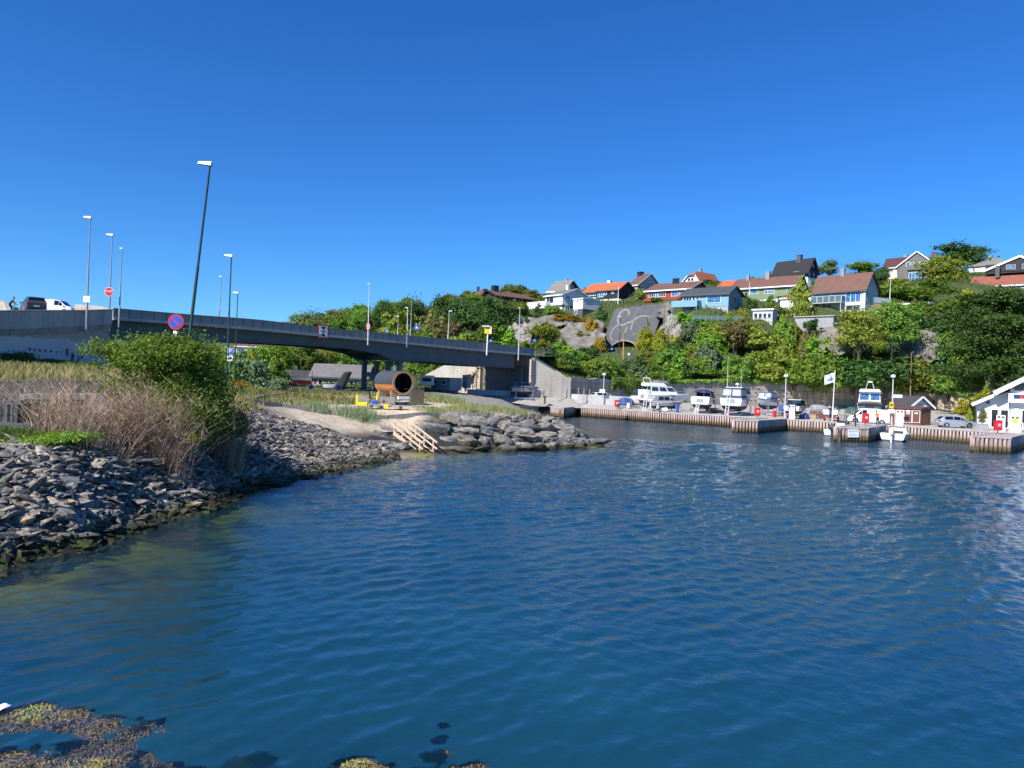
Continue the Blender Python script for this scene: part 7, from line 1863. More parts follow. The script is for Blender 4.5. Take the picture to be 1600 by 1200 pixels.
MB().box(-.1, 4.6, -.1, 2.5, 1.8, 1.9).build('roof', DKGREY, ct)
p = W(722, 606, 118); o = MB().box(0, 1.2, 0, 0.8, 0, 2.0).box(-.05, 1.25, -.05, .85, 2.0, 2.08).build('electric_cabinet', pm((0.30, 0.34, 0.38), 0.6, 0.1, 2, name='cabinet_grey'), loc=p, rz=R(-44)); tag(o, 'tall grey electric cabinet against the shaded abutment wall', 'cabinet')
# ------------------------------------------------------------------ cars
def car(label, loc, rz, paint, kind='hatch', cat='car', name='parked_car'):
 t_ = thing(name, label, cat, loc, rz)
 P = dict(hatch=dict(L=4.25, w=0.89, st=[(0, .80, .52, .82, .72), (.12, .87, .5, .98, .7), (.55, .89, .93, 1.40, .60), (1.6, .89, .93, 1.46, .62), (2.45, .89, .92, 1.40, .60), (3.15, .89, .92, .97, .74), (3.95, .85, .78, .84, .72), (4.25, .74, .55, .6, .66)], cab=(2, 5), ax=(.78, 3.4)),
             suv=dict(L=4.5, w=0.92, st=[(0, .84, .6, 1.0, .76), (.1, .9, .6, 1.12, .74), (.35, .92, 1.05, 1.6, .66), (1.6, .92, 1.05, 1.68, .66), (2.55, .92, 1.05, 1.6, .64), (3.3, .92, 1.04, 1.1, .76), (4.2, .88, .88, .95, .76), (4.5, .78, .6, .66, .7)], cab=(2, 5), ax=(.85, 3.6)),
             van=dict(L=4.9, w=0.95, st=[(0, .92, .5, 1.0, .9), (.05, .94, .5, 1.80, .84), (.3, .95, 1.1, 1.88, .84), (2.6, .95, 1.1, 1.9, .82), (3.2, .95, 1.08, 1.82, .74), (4.0, .93, 1.06, 1.15, .78), (4.7, .88, .85, .92, .74), (4.9, .8, .55, .6, .66)], cab=(3, 5), ax=(.85, 3.95)))[kind]
 z0 = 0.25; secs = []
 for x, wd, zb, zt, wt in P['st']: secs.append([(x, -wd * .95, z0), (x, -wd, z0 + .2), (x, -wd, zb), (x, -wt, zt), (x, wt, zt), (x, wd, zb), (x, wd, z0 + .2), (x, wd * .95, z0)])
 body = MB().loft(secs, closed=True).build('body', paint, t_, smooth=38)
 a, b_ = P['cab']; S = P['st']
 def P3(s, u, sg, out=0.012): return Vector((s[0], sg * (s[1] + (s[4] - s[1]) * u + out), s[2] + (s[3] - s[2]) * u))
 def quad(name, q, mat, par=None):
  n = (q[1] - q[0]).cross(q[3] - q[0]).normalized() * 0.004
  MB().add([p + n for p in q] + [p - n for p in q], [(0, 1, 2, 3), (7, 6, 5, 4), (0, 4, 5, 1), (1, 5, 6, 2), (2, 6, 7, 3), (3, 7, 4, 0)]).build(name, mat, par or body)
 for sg in (-1, 1):
  for i in range(a, b_):
   s0, s1 = S[i], S[i + 1] if i + 1 < len(S) else S[i]
   A0, A1, B1, B0 = P3(s0, .12, sg), P3(s1, .12, sg), P3(s1, .88, sg), P3(s0, .88, sg)
   if i + 1 > b_ - 0: continue
   q = [A0.lerp(A1, .05), A0.lerp(A1, .95), B0.lerp(B1, .95), B0.lerp(B1, .05)]
   if i == b_ - 1: q = [A0.lerp(A1, .03), A0.lerp(A1, .72), B0.lerp(B1, .25), B0.lerp(B1, .03)]
   quad('side_window', q, DGLASS)
 s0, s1 = S[b_ - 1], S[b_]
 quad('windscreen', [Vector((s1[0] - .03, -s1[4] * .92, s1[3] + .02)), Vector((s1[0] - .03, s1[4] * .92, s1[3] + .02)), Vector((s0[0] + .06, s0[4] * .92, s0[3] - .02)), Vector((s0[0] + .06, -s0[4] * .92, s0[3] - .02))], GLASS)
 if kind != 'van':
  s0, s1 = S[1], S[2]; quad('rear_window', [Vector((s0[0] + .04, -s0[4] * .9, s0[3] + .05)), Vector((s1[0] - .06, -s1[4] * .92, s1[3] - .05)), Vector((s1[0] - .06, s1[4] * .92, s1[3] - .05)), Vector((s0[0] + .04, s0[4] * .9, s0[3] + .05))], DGLASS)
 for sg in (-1, 1):
  MB().box(-0.02, 0.14, sg * .78 - .1, sg * .78 + .1, S[1][3] - .28, S[1][3] - .06).build('tail_light', RED, t_, bevel=0.02)
  MB().box(P['L'] - .28, P['L'] - .06, sg * .64 - .14, sg * .64 + .14, .58, .72).build('headlight', CLEARV, t_, bevel=0.03)
  for x in P['ax']:
   w_ = MB().lathe([(0.1, -0.1), (0.29, -0.1), (0.32, -0.06), (0.32, 0.06), (0.29, 0.1), (0.1, 0.1)], 20, (x, sg * (P['w'] - .06), 0.32), axis='y').build('wheel', RUBBER, t_)
   MB().lathe([(0.02, -0.11), (0.2, -0.112), (0.21, 0.112), (0.02, 0.11)], 12, (x, sg * (P['w'] - .06), 0.32), axis='y').build('rim', CHROME, w_)
   MB().lathe([(0.02, -0.03), (0.37, -0.03), (0.37, 0.03), (0.02, 0.03)], 20, (x, sg * (P['w'] - .035), 0.36), axis='y').build('wheel_arch', BLACK, body)
  MB().box(S[b_][0] - .28, S[b_][0] - .12, sg * (P['w'] + .02), sg * (P['w'] + .16), S[b_][2] + .02, S[b_][2] + .16).build('wing_mirror', paint, t_, bevel=0.02)
 MB().box(-0.03, -0.005, -0.26, 0.26, .62, .73).build('number_plate', WHITE, t_); MB().box(-0.04, 0.1, -.8, .8, .3, .5).build('bumper', BLACK if kind == 'suv' else paint, t_)
 return t_
SILVER = pm((0.42, 0.46, 0.52), 0.28, 0.04, 1, metal=0.5, name='silver_paint'); CARW = pm((0.75, 0.75, 0.75), 0.25, 0.03, 1, name='white_car_paint'); CARD = pm((0.05, 0.052, 0.058), 0.3, 0.05, 1, name='dark_car_paint')
p = Yd(1464, 667); car('silver hatchback parked on the quay by the ramp', p, R(-8), SILVER)
p = Yd(1400, 663) ; car('white panel van with dark cab window behind the orange vested man', at_yard(1390, 660, 95), R(152), CARW, 'van', 'van', 'panel_van')
p = W(40, 492, 76); car('dark sport utility car seen from behind on the bridge approach', (p.x + 1.5, p.y - .6, W(40, 488.5, 76).z), R(131), CARD, 'suv')
p = W(58, 490, 96); car('white panel van ahead of the dark car on the bridge approach', (p.x, p.y, W(80, 468.5, 96).z - 1.9), R(2), CARW, 'van', 'van', 'panel_van')
p = W(934, 622, 123); car('white hatchback parked behind the mooring posts by the white barrier', (p.x - 1, p.y, W(934, 626.5, 123).z), R(20), CARW)
p = W(880, 617, 127); car('dark car half hidden behind the white barrier', (p.x - 1, p.y, W(880, 621.5, 127).z), R(10), CARD)
p = W(410, 603, 110); car('dark car parked at the far side of the meadow', (p.x, p.y, W(410, 610, 110).z), R(15), CARD)
# ------------------------------------------------------------------ buildings of the marina
h = House('marina_hut', 'small white gabled hut with grey roof and yellow sun emblem', (1421, 661), 101, 48, 'hut')
h.build(1392, 1452, 634, (1438, 621), pm((0.62, 0.68, 0.72), 0.7, 0.08, 2, name='pale_blue_panel'), tiles((0.06, 0.055, 0.055)), deep=1, oh=0.5)
em = MB().lathe([(0.02, 0), (0.16, 0), (0.16, 0.02), (0.02, 0.02)], 14, (0, 0, 0), axis='x')
yz = h.rt(1437.5, 631); em2 = MB().lathe([(0.02, 0.01), (0.17, 0.01), (0.17, 0.03), (0.02, 0.03)], 14, (0.0, yz[0], yz[1]), axis='x'); em2.build('sun_emblem', YELLOW, h.root)
h.window('r', (1444.5, 646, 1450, 656), 1, BLUE, BLUE, door=True); h.window('r', (1427, 634.5, 1440, 636.5), 1, WHITE, GALV)
h.window('f', (1402, 637, 1415, 646), 2, WHITE, DGLASS)
h = House('storage_shed', 'brown boarded shed with white framed doors beside the hut', (1438.5, 662.5), 96, 28, 'shed')
h.build(1386, 1444, 640, (1442, 638.5), BROWNWOOD, pm((0.12, 0.05, 0.045), 0.7, 0.2, 2, name='felt_roof'), dp=2.4, deep=0.5, apexf=0.2, oh=0.15, fascia=None)
for a, c in ((1399, 1412), (1413, 1425), (1426, 1437.5)):
 h.window('f', (a, 641.5, c, 660.5), 1, WHITE, BROWNWOOD, th=0.05, door=True)
h.block('sign', (1416.5, 640.8, 1421.5, 644), -.09, -.07, WHITE); h.block('sign', (1416, 645, 1422, 647), -.09, -.07, WHITE); h.block('sign', (1429, 644.8, 1434.5, 646.8), -.09, -.07, WHITE)
# fuel station building at the right edge
h = House('fuel_station', 'white marina fuel station with steep gable cut by the right edge', (1640, 672), 91, -6, 'building')
def fp(px, py, off=0): return h.fr(px, py, off)
WALLW = boards((0.66, 0.69, 0.71), 0.14, 'Z', 0.05)
A = [fp(*q) for q in ((1527, 669), (1578, 671), (1578, 611), (1557, 618.5), (1527, 631))]
MB().prism([(A[0][0], -0.5), (A[1][0], -0.5), A[2], A[3], A[4]], 0, 8, axis='y').build('wing_wall', WALLW, h.root)
Bm = [fp(*q, 0) for q in ((1578.5, 671), (1700, 675), (1700, 600), (1660, 566), (1578.5, 606))]
MB().prism([(Bm[0][0], -0.5), (Bm[1][0], -0.5), Bm[2], Bm[3], Bm[4]], -0.6, 9, axis='y').build('main_wall', WALLW, h.root)
mb = MB(); a, c = fp(1518, 633, -.8), fp(1559, 616, -.8); mb.add([(a[0], -.9, a[1]), (c[0], -.9, c[1]), (c[0], 8.5, c[1]), (a[0], 8.5, a[1])] + [(a[0], -.9, a[1] + .22), (c[0], -.9, c[1] + .22), (c[0], 8.5, c[1] + .22), (a[0], 8.5, a[1] + .22)], [(0, 3, 2, 1), (4, 5, 6, 7), (0, 1, 5, 4), (1, 2, 6, 5), (2, 3, 7, 6), (3, 0, 4, 7)])
a, c = fp(1553, 615, -1.5), fp(1662, 563, -1.5); mb.add([(a[0], -1.6, a[1]), (c[0], -1.6, c[1]), (c[0], 9.5, c[1]), (a[0], 9.5, a[1])] + [(a[0], -1.6, a[1] + .25), (c[0], -1.6, c[1] + .25), (c[0], 9.5, c[1] + .25), (a[0], 9.5, a[1] + .25)], [(0, 3, 2, 1), (4, 5, 6, 7), (0, 1, 5, 4), (1, 2, 6, 5), (2, 3, 7, 6), (3, 0, 4, 7)])
rf_ = mb.build('roof', TGREY, h.root)
mb = MB(); a, c = fp(1518, 633, -.8), fp(1559, 616, -.8); mb.beam((a[0], -.95, a[1] + .05), (c[0], -.95, c[1] + .05), .08, .4); a, c = fp(1553, 615, -1.5), fp(1662, 563, -1.5); mb.beam((a[0], -1.66, a[1] + .02), (c[0], -1.66, c[1] + .02), .08, .55); mb.build('bargeboard', WHITE, rf_)
h.block('gable_band', (1576, 616.5, 1700, 631), -1.5, -.62, WHITE)
h.block('gable_panel', (1585, 600, 1640, 611), -.72, -.61, DKGREY)
sg = h.block('sign_board', (1584, 616.8, 1593.5, 622.5), -1.58, -1.51, pm((0.01, 0.03, 0.16), 0.5, .1, 2, name='navy_sign')); h.block('sign_board', (1593.6, 616.8, 1606, 622.5), -1.58, -1.51, RED); h.block('sign_stripe', (1584, 615.6, 1606, 616.6), -1.585, -1.51, WHITE)
for r in ((1548, 638.5, 1560, 668.5), (1562.5, 639.5, 1576, 669.5)): h.window('f', r, 1, WHITE, DGLASS, th=.12, door=True)
h.window('f', (1541.5, 626.5, 1546.5, 631), 1, DKGREY, DGLASS); h.window('f', (1596, 640, 1606, 662), 1, WHITE, DGLASS, off=-.62); h.block('posters', (1585, 638, 1592, 651), -.68, -.62, WHITE)
# ramp kerb wall
a, c, e = Yd(1490, 641), Yd(1512, 649), Yd(1516, 660)
simple_wall('ramp_wall', 'low pale concrete wall beside the ramp at the yellow hedge', [(c.x + 2, c.y - 4, 1.0, c.z + 0.5), (c.x, c.y, 1.0, c.z + 1.0), (a.x + 1, a.y, 1.0, a.z + 0.9)], 0.5, concrete((0.5, 0.46, 0.38), 0.15))
# ------------------------------------------------------------------ quay furniture
def pump(label, px, py, d, yellow=False, w=0.85, hgt=2.0):
 p = at_yard(px, py, d); o = thing('fuel_pump', label, 'fuel pump', p, -0.55)
 MB().box(-w / 2, w / 2, -0.3, 0.3, 0, hgt).build('cabinet', WHITE, o, bevel=0.04)
 for x in (-0.2, 0.2): MB().box(x - 0.12, x + 0.12, -0.325, -0.302, hgt - 0.3, hgt - 0.12).build('display', DGLASS, o)
 MB().box(w / 2 + .002, w / 2 + 0.08, -0.12, 0.1, 0.9, 1.2).build('nozzle', BLACK, o); MB().tube([(w / 2 + .05, 0, 0.95), (w / 2 + .2, -.1, 0.3), (w / 2 + .3, -.1, 0.25), (w / 2 + .25, 0, 1.3)], 0.025, 6).build('hose', RUBBER, o)
 MB().box(-w / 2 - .1, w / 2 + .1, -0.42, 0.42, -0.1, 0.08).build('plinth', EDGEM, o)
 if yellow: MB().box(-0.2, 0.2, -0.33, -0.302, 1.2, 1.7).build('sticker', YELLOW, o)
pump('white fuel pump on the quay beside the boat with dark canopy', 1237, 654, 101); pump('white fuel pump on the quay in front of the brown shed', 1405.5, 665, 92); pump('white fuel pump beside the open doors of the station', 1563, 676, 83); pump('white fuel pump with yellow sticker at the right edge', 1585, 677, 82, True, 1.1)
def redbox(label, px, py, d):
 p = W(px, py, d); o = thing('lifebuoy_box', label, 'lifebuoy box', (p.x, p.y, 1.5)); MB().box(-.05, .05, -.05, .05, 0, 0.6).build('post', GALV, o); MB().box(-0.36, 0.36, -0.22, 0.22, 0.35, 1.45).build('box', RED, o, bevel=0.1); MB().box(-0.15, 0.15, -0.24, -0.222, 0.8, 1.1).build('label_plate', pm((0.75, 0.4, 0.4), 0.5, .1, 2), o)
redbox('red plastic lifebuoy box on the corner of the pier below the blue boats', 1183, 654.5, 97); redbox('red lifebuoy box on the pier beside the white van', 1352, 665.5, 86.5); redbox('red lifebuoy box on the large right pier', 1559, 679, 77); redbox('red lifebuoy box behind the angler near the globe lamp', 964, 627, 117)
def globe_lamp(label, px, pt, pb, d):
 p = at_yard(px, pb, d); s = d / F; top = W(px, pt, d).z; hgt = top - p.z; o = thing('globe_lamp', label, 'street lamp', p); MB().tube([(0, 0, 0), (0, 0, hgt - 0.3)], [0.09, 0.06], 8).build('pole', pm((0.55, 0.56, 0.56), 0.4, .1, 2, name='pale_pole'), o)
 MB().lathe([(0.06, 0.05), (0.22, 0.1), (0.31, 0.22), (0.3, 0.36), (0.18, 0.48), (0.02, 0.52)], 16, (0, 0, hgt - 0.4)).build('globe', pm((0.7, 0.71, 0.72), 0.3, .05, 1, name='opal_globe'), o, smooth=50)
 return o, hgt
globe_lamp('white globe lamp by the ivy covered wall', 942.5, 584, 626, 122); globe_lamp('white globe lamp between the day boat and flagpole', 1226, 586, 652, 100); o, hg = globe_lamp('white globe lamp with yellow sign beside the hut', 1393, 586.5, 664, 93)
def plate(name, label, cat, c, w, hgt, mat, rz=0.0, backing=None):
 o = MB().box(-w / 2, w / 2, -0.02, 0.02, -hgt / 2, hgt / 2).build(name, mat, loc=c, rz=rz); return tag(o, label, cat)
s_ = plate('sign', 'yellow warning sign fixed to the globe lamp beside the van', 'sign', W(1393, 633, 92.7), 0.5, 0.8, YELLOW); MB().box(-.12, .12, -.03, -.022, -.1, .15).build('symbol', BLACK, s_)
for nm, lb, px, py, d, w_, h_ in (('sign', 'white notice under the yellow sign beside the van', 1392.5, 642.5, 92.6, 0.85, 0.5), ('sign', 'white board on the globe lamp by the ivy wall', 941, 611, 121.6, 0.9, 0.6), ('sign', 'white sign board above the grey hut roof', 1403, 619, 99, 1.2, 0.42)): plate(nm, lb, 'sign', W(px, py, d), w_, h_, WHITE)
a_ = G(1331, 677, 0.95); nb = plate('notice_board', 'pale notice board on the front of the timber pier', 'notice board', G(1331, 676, 0.9), 1.25, 0.85, pm((0.72, 0.76, 0.78), 0.5, 0.05, 2, name='notice_white'), -0.6)
pv = bpy.data.objects['loading_pier.002']; ch = [c for c in pv.children if c.name.startswith('pile')][0]
fa, fb = G(1306, 667.5, 1.5), G(1354, 669, 1.5); dv = (fb - fa).normalized(); nb.location = fa.lerp(fb, 0.52) + Vector((dv.y, -dv.x, 0)) * 0.32; nb.location.z = 0.92; nb.rotation_euler = (0, 0, math.atan2(dv.y, dv.x))
t1 = text_obj('BÅTSENTER', 0.2, pm((0.1, 0.3, 0.5), 0.5, 0.05, 2, name='notice_ink'), nb, (0, -0.03, 0.22)); MB().box(-.5, .3, -.03, -.022, -.1, -.05).box(-.5, .45, -.03, -.022, -.25, -.2).build('text_lines', pm((0.25, 0.35, 0.45), 0.5, .05, 2, name='notice_ink'), nb)
# flagpole with flag
p = W(1300, 660, 96.3); p.z = 1.37; o = thing('flagpole', 'white flagpole flying a pale blue and white flag', 'flagpole', p); hgt = W(1305, 580, 96.3).z - p.z
MB().tube([(0, 0, 0), (0.16, 0, hgt)], [0.075, 0.04], 8).lathe([(0.02, 0), (0.09, 0.05), (0.02, 0.12)], 8, (0.16, 0, hgt)).build('pole', WHITE, o)
V = []; nx, nz = 16, 10
for j in range(nz + 1):
 for i in range(nx + 1):
  u, v_ = i / nx, j / nz; V.append((0.12 - 1.25 * u, 0.14 * math.sin(u * 7 + v_ * 2) * (0.3 + u), hgt - 0.2 - 1.3 * v_ - 0.35 * u * (1 - v_ * .2) + 0.05 * math.sin(u * 5)))
Q = [(j * (nx + 1) + i, j * (nx + 1) + i + 1, (j + 1) * (nx + 1) + i + 1, (j + 1) * (nx + 1) + i) for j in range(nz) for i in range(nx)]
mi = [1 if (abs((q % nx) / nx - .4) < .32 and abs((q // nx) / nz - .52) < .1) or (abs((q % nx) / nx - .3) < .1 and abs((q // nx) / nz - .5) < .2) else 0 for q in range(len(Q))]
np_mesh('flag', V, Q, [pm((0.68, 0.71, 0.78), 0.8, .05, 1, name='flag_white'), pm((0.12, 0.2, 0.55), 0.8, .05, 1, name='flag_blue')], o, smooth=True, mi=mi)
# ladders
def ladder(label, px, pt, pb, d, lean=0.5):
 p = at_yard(px, pb, d); s = d / F; hgt = (pb - pt) * s; o = thing('ladder', label, 'ladder', p, -.6); mb = MB()
 for x in (-.22, .22): mb.beam((x, 0, 0), (x, lean, hgt), 0.05, 0.06)
 for k in range(6): q = (k + .6) / 6.4; mb.beam((-.22, lean * q, hgt * q), (.22, lean * q, hgt * q), 0.05, 0.05)
 mb.build('ladder_frame', WHITE, o)
ladder('short white ladder leaning on the stern of the sports cruiser', 1088, 629, 643, 110); ladder('long white ladder leaning on the stern of the largest boat', 1135, 614, 645, 106, 0.8); ladder('wooden step ladder leaning on the white flybridge yacht', 1006, 612, 641, 112, 0.8)
# double bollards
BO = None
for px, py, lb in ((1116.5, 645, 'left'), (1132, 647.5, 'right'), (1219, 650, 'pier')):
 p = G(px, py, 1.5)
 if BO is None:
  BO = thing('double_bollard', '', 'bollard', p, -.75); MB().box(-.55, .55, -.2, .2, 0, .08).build('base', BLACK, BO)
  for x in (-.3, .3): MB().lathe([(0.13, 0.08), (0.12, 0.3), (0.2, 0.4), (0.18, 0.5), (0.02, 0.52)], 12, (x, 0, 0)).build('bollard_head', BLACK, BO)
  o = BO
 else: o = copy_thing(BO, p, -.75)
 o['label'] = dict(left='black double bollard below the ladder of the sports cruiser', right='black double bollard beside the pink bucket', pier='black double bollard on the pier near the fuel pump')[lb]
def bucket(label, px, py, mat, r=0.2, hgt=0.36, z=1.5): o = MB().lathe([(r * .8, 0), (r, hgt), (r * 1.05, hgt), (r * 0.95, hgt - .03), (r * .75, .03)], 14).build('bucket', mat, loc=G(px, py, z), smooth=40); tag(o, label, 'bucket')
bucket('pink bucket on the quay edge between the bollards and red box', 1137.5, 648.5, pm((0.7, 0.2, 0.35), 0.5, .1, 2, name='pink_plastic'), .25, .45); bucket('turquoise bucket beside the angler in black', 972, 640, pm((0.1, 0.5, 0.45), 0.5, .1, 2, name='turquoise_plastic'), .18, .4); bucket('blue tub on the yard left of the sports cruiser', 1069.5, 640, BLUE, .3, .3)
o = MB().box(-.45, .45, -.25, .25, 0, .5).box(-.47, .47, -.27, .27, .5, .56).build('fish_crate', WHITE, loc=G(1038, 643, 1.5), bevel=.02); tag(o, 'white crate with yellow clothing beside the angler in white', 'crate')
o = MB().box(-.3, .3, -.2, .2, 0, .2).build('oilskin', pm((0.75, .5, .1), .7, .15, 4, name='yellow_cloth'), loc=G(1038, 643, 1.5) + Vector((0, 0, .56)), bevel=.08); tag(o, 'bundle of yellow clothing on the white crate', 'clothing')
# row of mooring posts / empty cradles
pr = None
for i, px in enumerate((846, 855, 866, 873, 884, 893, 903, 912, 921)):
 d = 120 + (i % 3) * 1.2; p = W(px, 626, d); p.z = W(px, 626 - (i % 2), d).z; top = W(px, 605 + (i % 3) * 1.5, d).z - p.z
 if pr is None: pr = tag(MB().tube([(0, 0, -0.4), (0, 0, 1)], 0.05, 6).box(-.3, .3, -.04, .04, 0.0, 0.05).build('cradle_post', pm((0.45, 0.42, 0.38), .6, .2, 3, name='weathered_steel'), loc=p), 'thin upright post of an empty boat cradle before the white barrier', 'post', 'posts before the white barrier'); o = pr
 else: o = pr.copy(); C.objects.link(o); o.location = p
 o.scale = (1, 1, top)
o = MB().lathe([(0.14, 0), (0.14, 1.0), (0.3, 1.02), (0.32, 1.2), (0.1, 1.25)], 12).build('mooring_bollard', pm((0.10, 0.05, 0.04), .8, .2, 3, name='rusty_iron'), loc=W(851, 631, 117)); tag(o, 'rusty mushroom bollard on the quay left of the pier', 'bollard')
# tyre fenders on the shaded inlet wall
tr = None
for i in range(8):
 p = G(831 + i * 4.2, 639 + i * .2, 0.9) ; p = Vector((4.2 + i * .55, 117.6 + i * .1, 0.95))
 if tr is None: tr = tag(MB().lathe([(0.2, -0.12), (0.42, -0.12), (0.5, 0), (0.42, 0.12), (0.2, 0.12)], 14, axis='y').build('tyre_fender', RUBBER, loc=p, smooth=40), 'black tyre fender hanging on the shaded inlet wall', 'tyre', 'tyres on the inlet wall'); o = tr
 else: o = tr.copy(); C.objects.link(o); o.location = p
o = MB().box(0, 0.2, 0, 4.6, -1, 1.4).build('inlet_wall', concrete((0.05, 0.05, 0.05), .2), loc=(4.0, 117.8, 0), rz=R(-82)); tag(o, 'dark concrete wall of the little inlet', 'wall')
# planter with potted conifer
p = at_yard(1535, 664, 90); o = thing('planter', 'grey concrete planter before the station wall', 'planter', p); MB().box(-.6, .6, -.4, .4, 0, .65).build('trough', FGREY, o, bevel=.04); MB().box(-.5, .5, -.3, .3, .65, .7).build('soil', BARK, o)
plant('column', 1535, 637, 660, 9, 90, 'brown', label='small potted conifer in the concrete planter by the station', ground=False)
# ------------------------------------------------------------------ street lamps
HEADM = pm((0.62, 0.62, 0.6), 0.45, 0.1, 3, name='lamp_head_white'); POLEG = pm((0.30, 0.30, 0.31), 0.45, 0.15, 3, metal=0.4, name='grey_pole')
def lamp(label, b0, t0, d, col=POLEG, hw=0.8, hd=-1, r=0.075, grp=None, door=True):
 a, c = W(*b0, d), W(*t0, d); o = thing('street_lamp', label, 'street lamp', a, 0, grp); v = c - a
 MB().tube([(0, 0, -0.6), v * 0.2, v * 0.21, v * 0.55, v * 0.56, v], [r * 1.25, r * 1.25, r, r * .9, r * .75, r * .62], 8).build('pole', col, o, smooth=60)
 if hw:
  q = v + Vector((-hd * 0.12 * hw, 0, 0.02)); e = hw
  secs = [[(q.x, -0.18 * e, q.z - 0.02 * e), (q.x, 0.18 * e, q.z - 0.02 * e), (q.x - .03 * hd * e, 0.1 * e, q.z + 0.3 * e), (q.x - .03 * hd * e, -0.1 * e, q.z + 0.3 * e)]]
  q2 = q + Vector((hd * e, 0, 0.03 * e)); secs.append([(q2.x, -0.1 * e, q2.z - 0.02 * e + .1 * e), (q2.x, 0.1 * e, q2.z + .08 * e), (q2.x - .1 * hd * e, 0.07 * e, q2.z + 0.27 * e), (q2.x - .1 * hd * e, -0.07 * e, q2.z + 0.27 * e)])
  hdm = MB().loft(secs, closed=True).build('lamp_head', HEADM, o, bevel=0.03 * e)
  MB().add([(q.x + hd * .12 * e, -.09 * e, q.z - .02 * e), (q.x + hd * .12 * e, .09 * e, q.z - .02 * e), (q2.x - hd * .1 * e, .07 * e, q2.z + .05 * e), (q2.x - hd * .1 * e, -.07 * e, q2.z + .05 * e)], [(0, 1, 2, 3)]).build('lens', CLEARV, hdm)
 return o
lamp('tall dark green leaning street lamp rising out of the big bush', (286, 610), (328, 260), 32, DKGREEN, 0.62, r=0.075)
lamp('dark green street lamp beside the blue parking sign', (354, 592), (361.5, 402), 58, DKGREEN, 0.66)
lamp('dark green street lamp behind the parking sign nearer the bridge', (366.5, 594), (371.5, 459), 80, DKGREEN, 0.62)
lamp('street lamp fixed to the curved concrete wall with a white sign', (135, 512), (141, 342), 64.5, POLEG, 0.7)
lamp('street lamp on the approach carrying the red stop sign', (170.5, 490), (175.5, 369), 74.2, POLEG, 0.72)
lamp('slim street lamp at the left end of the bridge parapet', (186, 502), (190.5, 389), 74.5, POLEG, 0.32)
lamp('slim street lamp on the far side of the bridge', (342, 496), (346, 433), 97, POLEG, 0.4)
lamp('slim street lamp with pink sticker at the middle of the bridge', (575, 532), (577, 444), 96.5, pm((0.5, 0.5, 0.5), .45, .1, 3, name='light_pole'), 0.34)
lamp('short street lamp on the near parapet above the pier columns', (636, 536), (637, 482), 101.3, pm((0.5, 0.5, 0.5), .45, .1, 3, name='light_pole'), 0.45)
lamp('short street lamp beyond the far parapet by the pier', (621, 527), (622.5, 495), 112, POLEG, 0.45); lamp('slim pale street lamp beyond the bridge before the trees', (641, 530), (643.5, 472), 115, POLEG, 0.25)
lamp('street lamp beyond the bridge left of the yellow sign', (699.5, 536), (702, 487), 118, pm((0.5, 0.5, 0.5), .45, .1, 3, name='light_pole'), 0.6, 1)
lamp('slim street lamp at the right end of the bridge', (810, 557), (812.5, 482), 117, pm((0.5, 0.5, 0.5), .45, .1, 3, name='light_pole'), 0.4)
lamp('thin black street lamp in front of the tunnel portal', (967, 549), (970, 495.5), 150, BLACK, 0.55); lamp('plain orange brown wooden pole at the tunnel mouth', (974, 558), (974.5, 519), 152, pm((0.45, 0.20, 0.05), .7, .2, 3, name='orange_pole'), 0, r=0.12)
lamp('thin dark pole beside the pale rubble right of the tunnel', (1036, 560), (1039, 476), 152, BLACK, 0.0, r=0.06)
lamp('dark green pole standing among the olive trees', (1393.5, 556), (1396, 496), 142, DKGREEN, 0.0, r=0.08); lamp('slim brown pole between wall and hut', (1422.5, 618), (1424, 551), 140, pm((0.3, 0.2, 0.12), .7, .2, 3, name='brown_pole'), 0.0, r=0.08)
lamp('bare white mast in the hedge right of the modern house', (1390, 470), (1392, 436), 172, pm((0.6, 0.6, 0.58), .5, .1, 3, name='white_mast'), 0.0, r=0.09); lamp('pale pole behind the boats in front of the slope', (1136, 612), (1138, 556), 140, pm((0.5, 0.45, 0.35), .6, .1, 3, name='pale_wood_pole'), 0.0, r=0.06)
lamp('white pole before the front black house', (965.5, 474), (966.5, 448), 194, pm((0.6, 0.6, 0.58), .5, .1, 3, name='white_mast'), 0.0, r=0.1); lamp('white flagless pole before the green house', (1171, 458), (1171.5, 441), 176, pm((0.6, 0.6, 0.58), .5, .1, 3, name='white_mast'), 0.0, r=0.08)
lamp('short lamp at the left end of the grey boathouse', (487, 606), (488, 581), 104, POLEG, 0.25, r=.06)
# ------------------------------------------------------------------ signs
def disc(mb, r, y0, y1, n=28, z=0, m=0): return mb.prism([(r * math.cos(6.28318 * i / n), z + r * math.sin(6.28318 * i / n)) for i in range(n)], y0, y1, m)
p = W(275, 503, 30.6); o = thing('no_parking_sign', 'round blue and red no parking sign standing in front of the bush', 'traffic sign', p)
disc(MB(), 0.33, -0.015, 0.0).build('rim', RED, o); disc(MB(), 0.257, -0.022, -0.0155).build('blue_face', BLUE, o)
MB().beam((-0.17, -0.025, 0.17), (0.17, -0.025, -0.17), 0.004, 0.065).build('slash', RED, o)
MB().tube([(-0.03, 0.03, 0.3), (-0.12, 0.03, -2.6)], 0.03, 8).build('post', GALV, o)
pl_ = MB().box(-0.10, 0.07, -0.01, 0.0, -0.78, -0.38).build('plate', WHITE, o); MB().box(-0.035, 0.0, -0.016, -0.011, -0.68, -0.45).build('arrow', BLACK, pl_)
p = W(171.5, 456, 73.9); o = thing('stop_sign', 'red octagonal stop sign on the lamp post at the bridge end', 'traffic sign', p + Vector((0, -0.15, 0)))
oc = lambda r: [(r * math.cos(math.pi / 8 + i * math.pi / 4), r * math.sin(math.pi / 8 + i * math.pi / 4)) for i in range(8)]
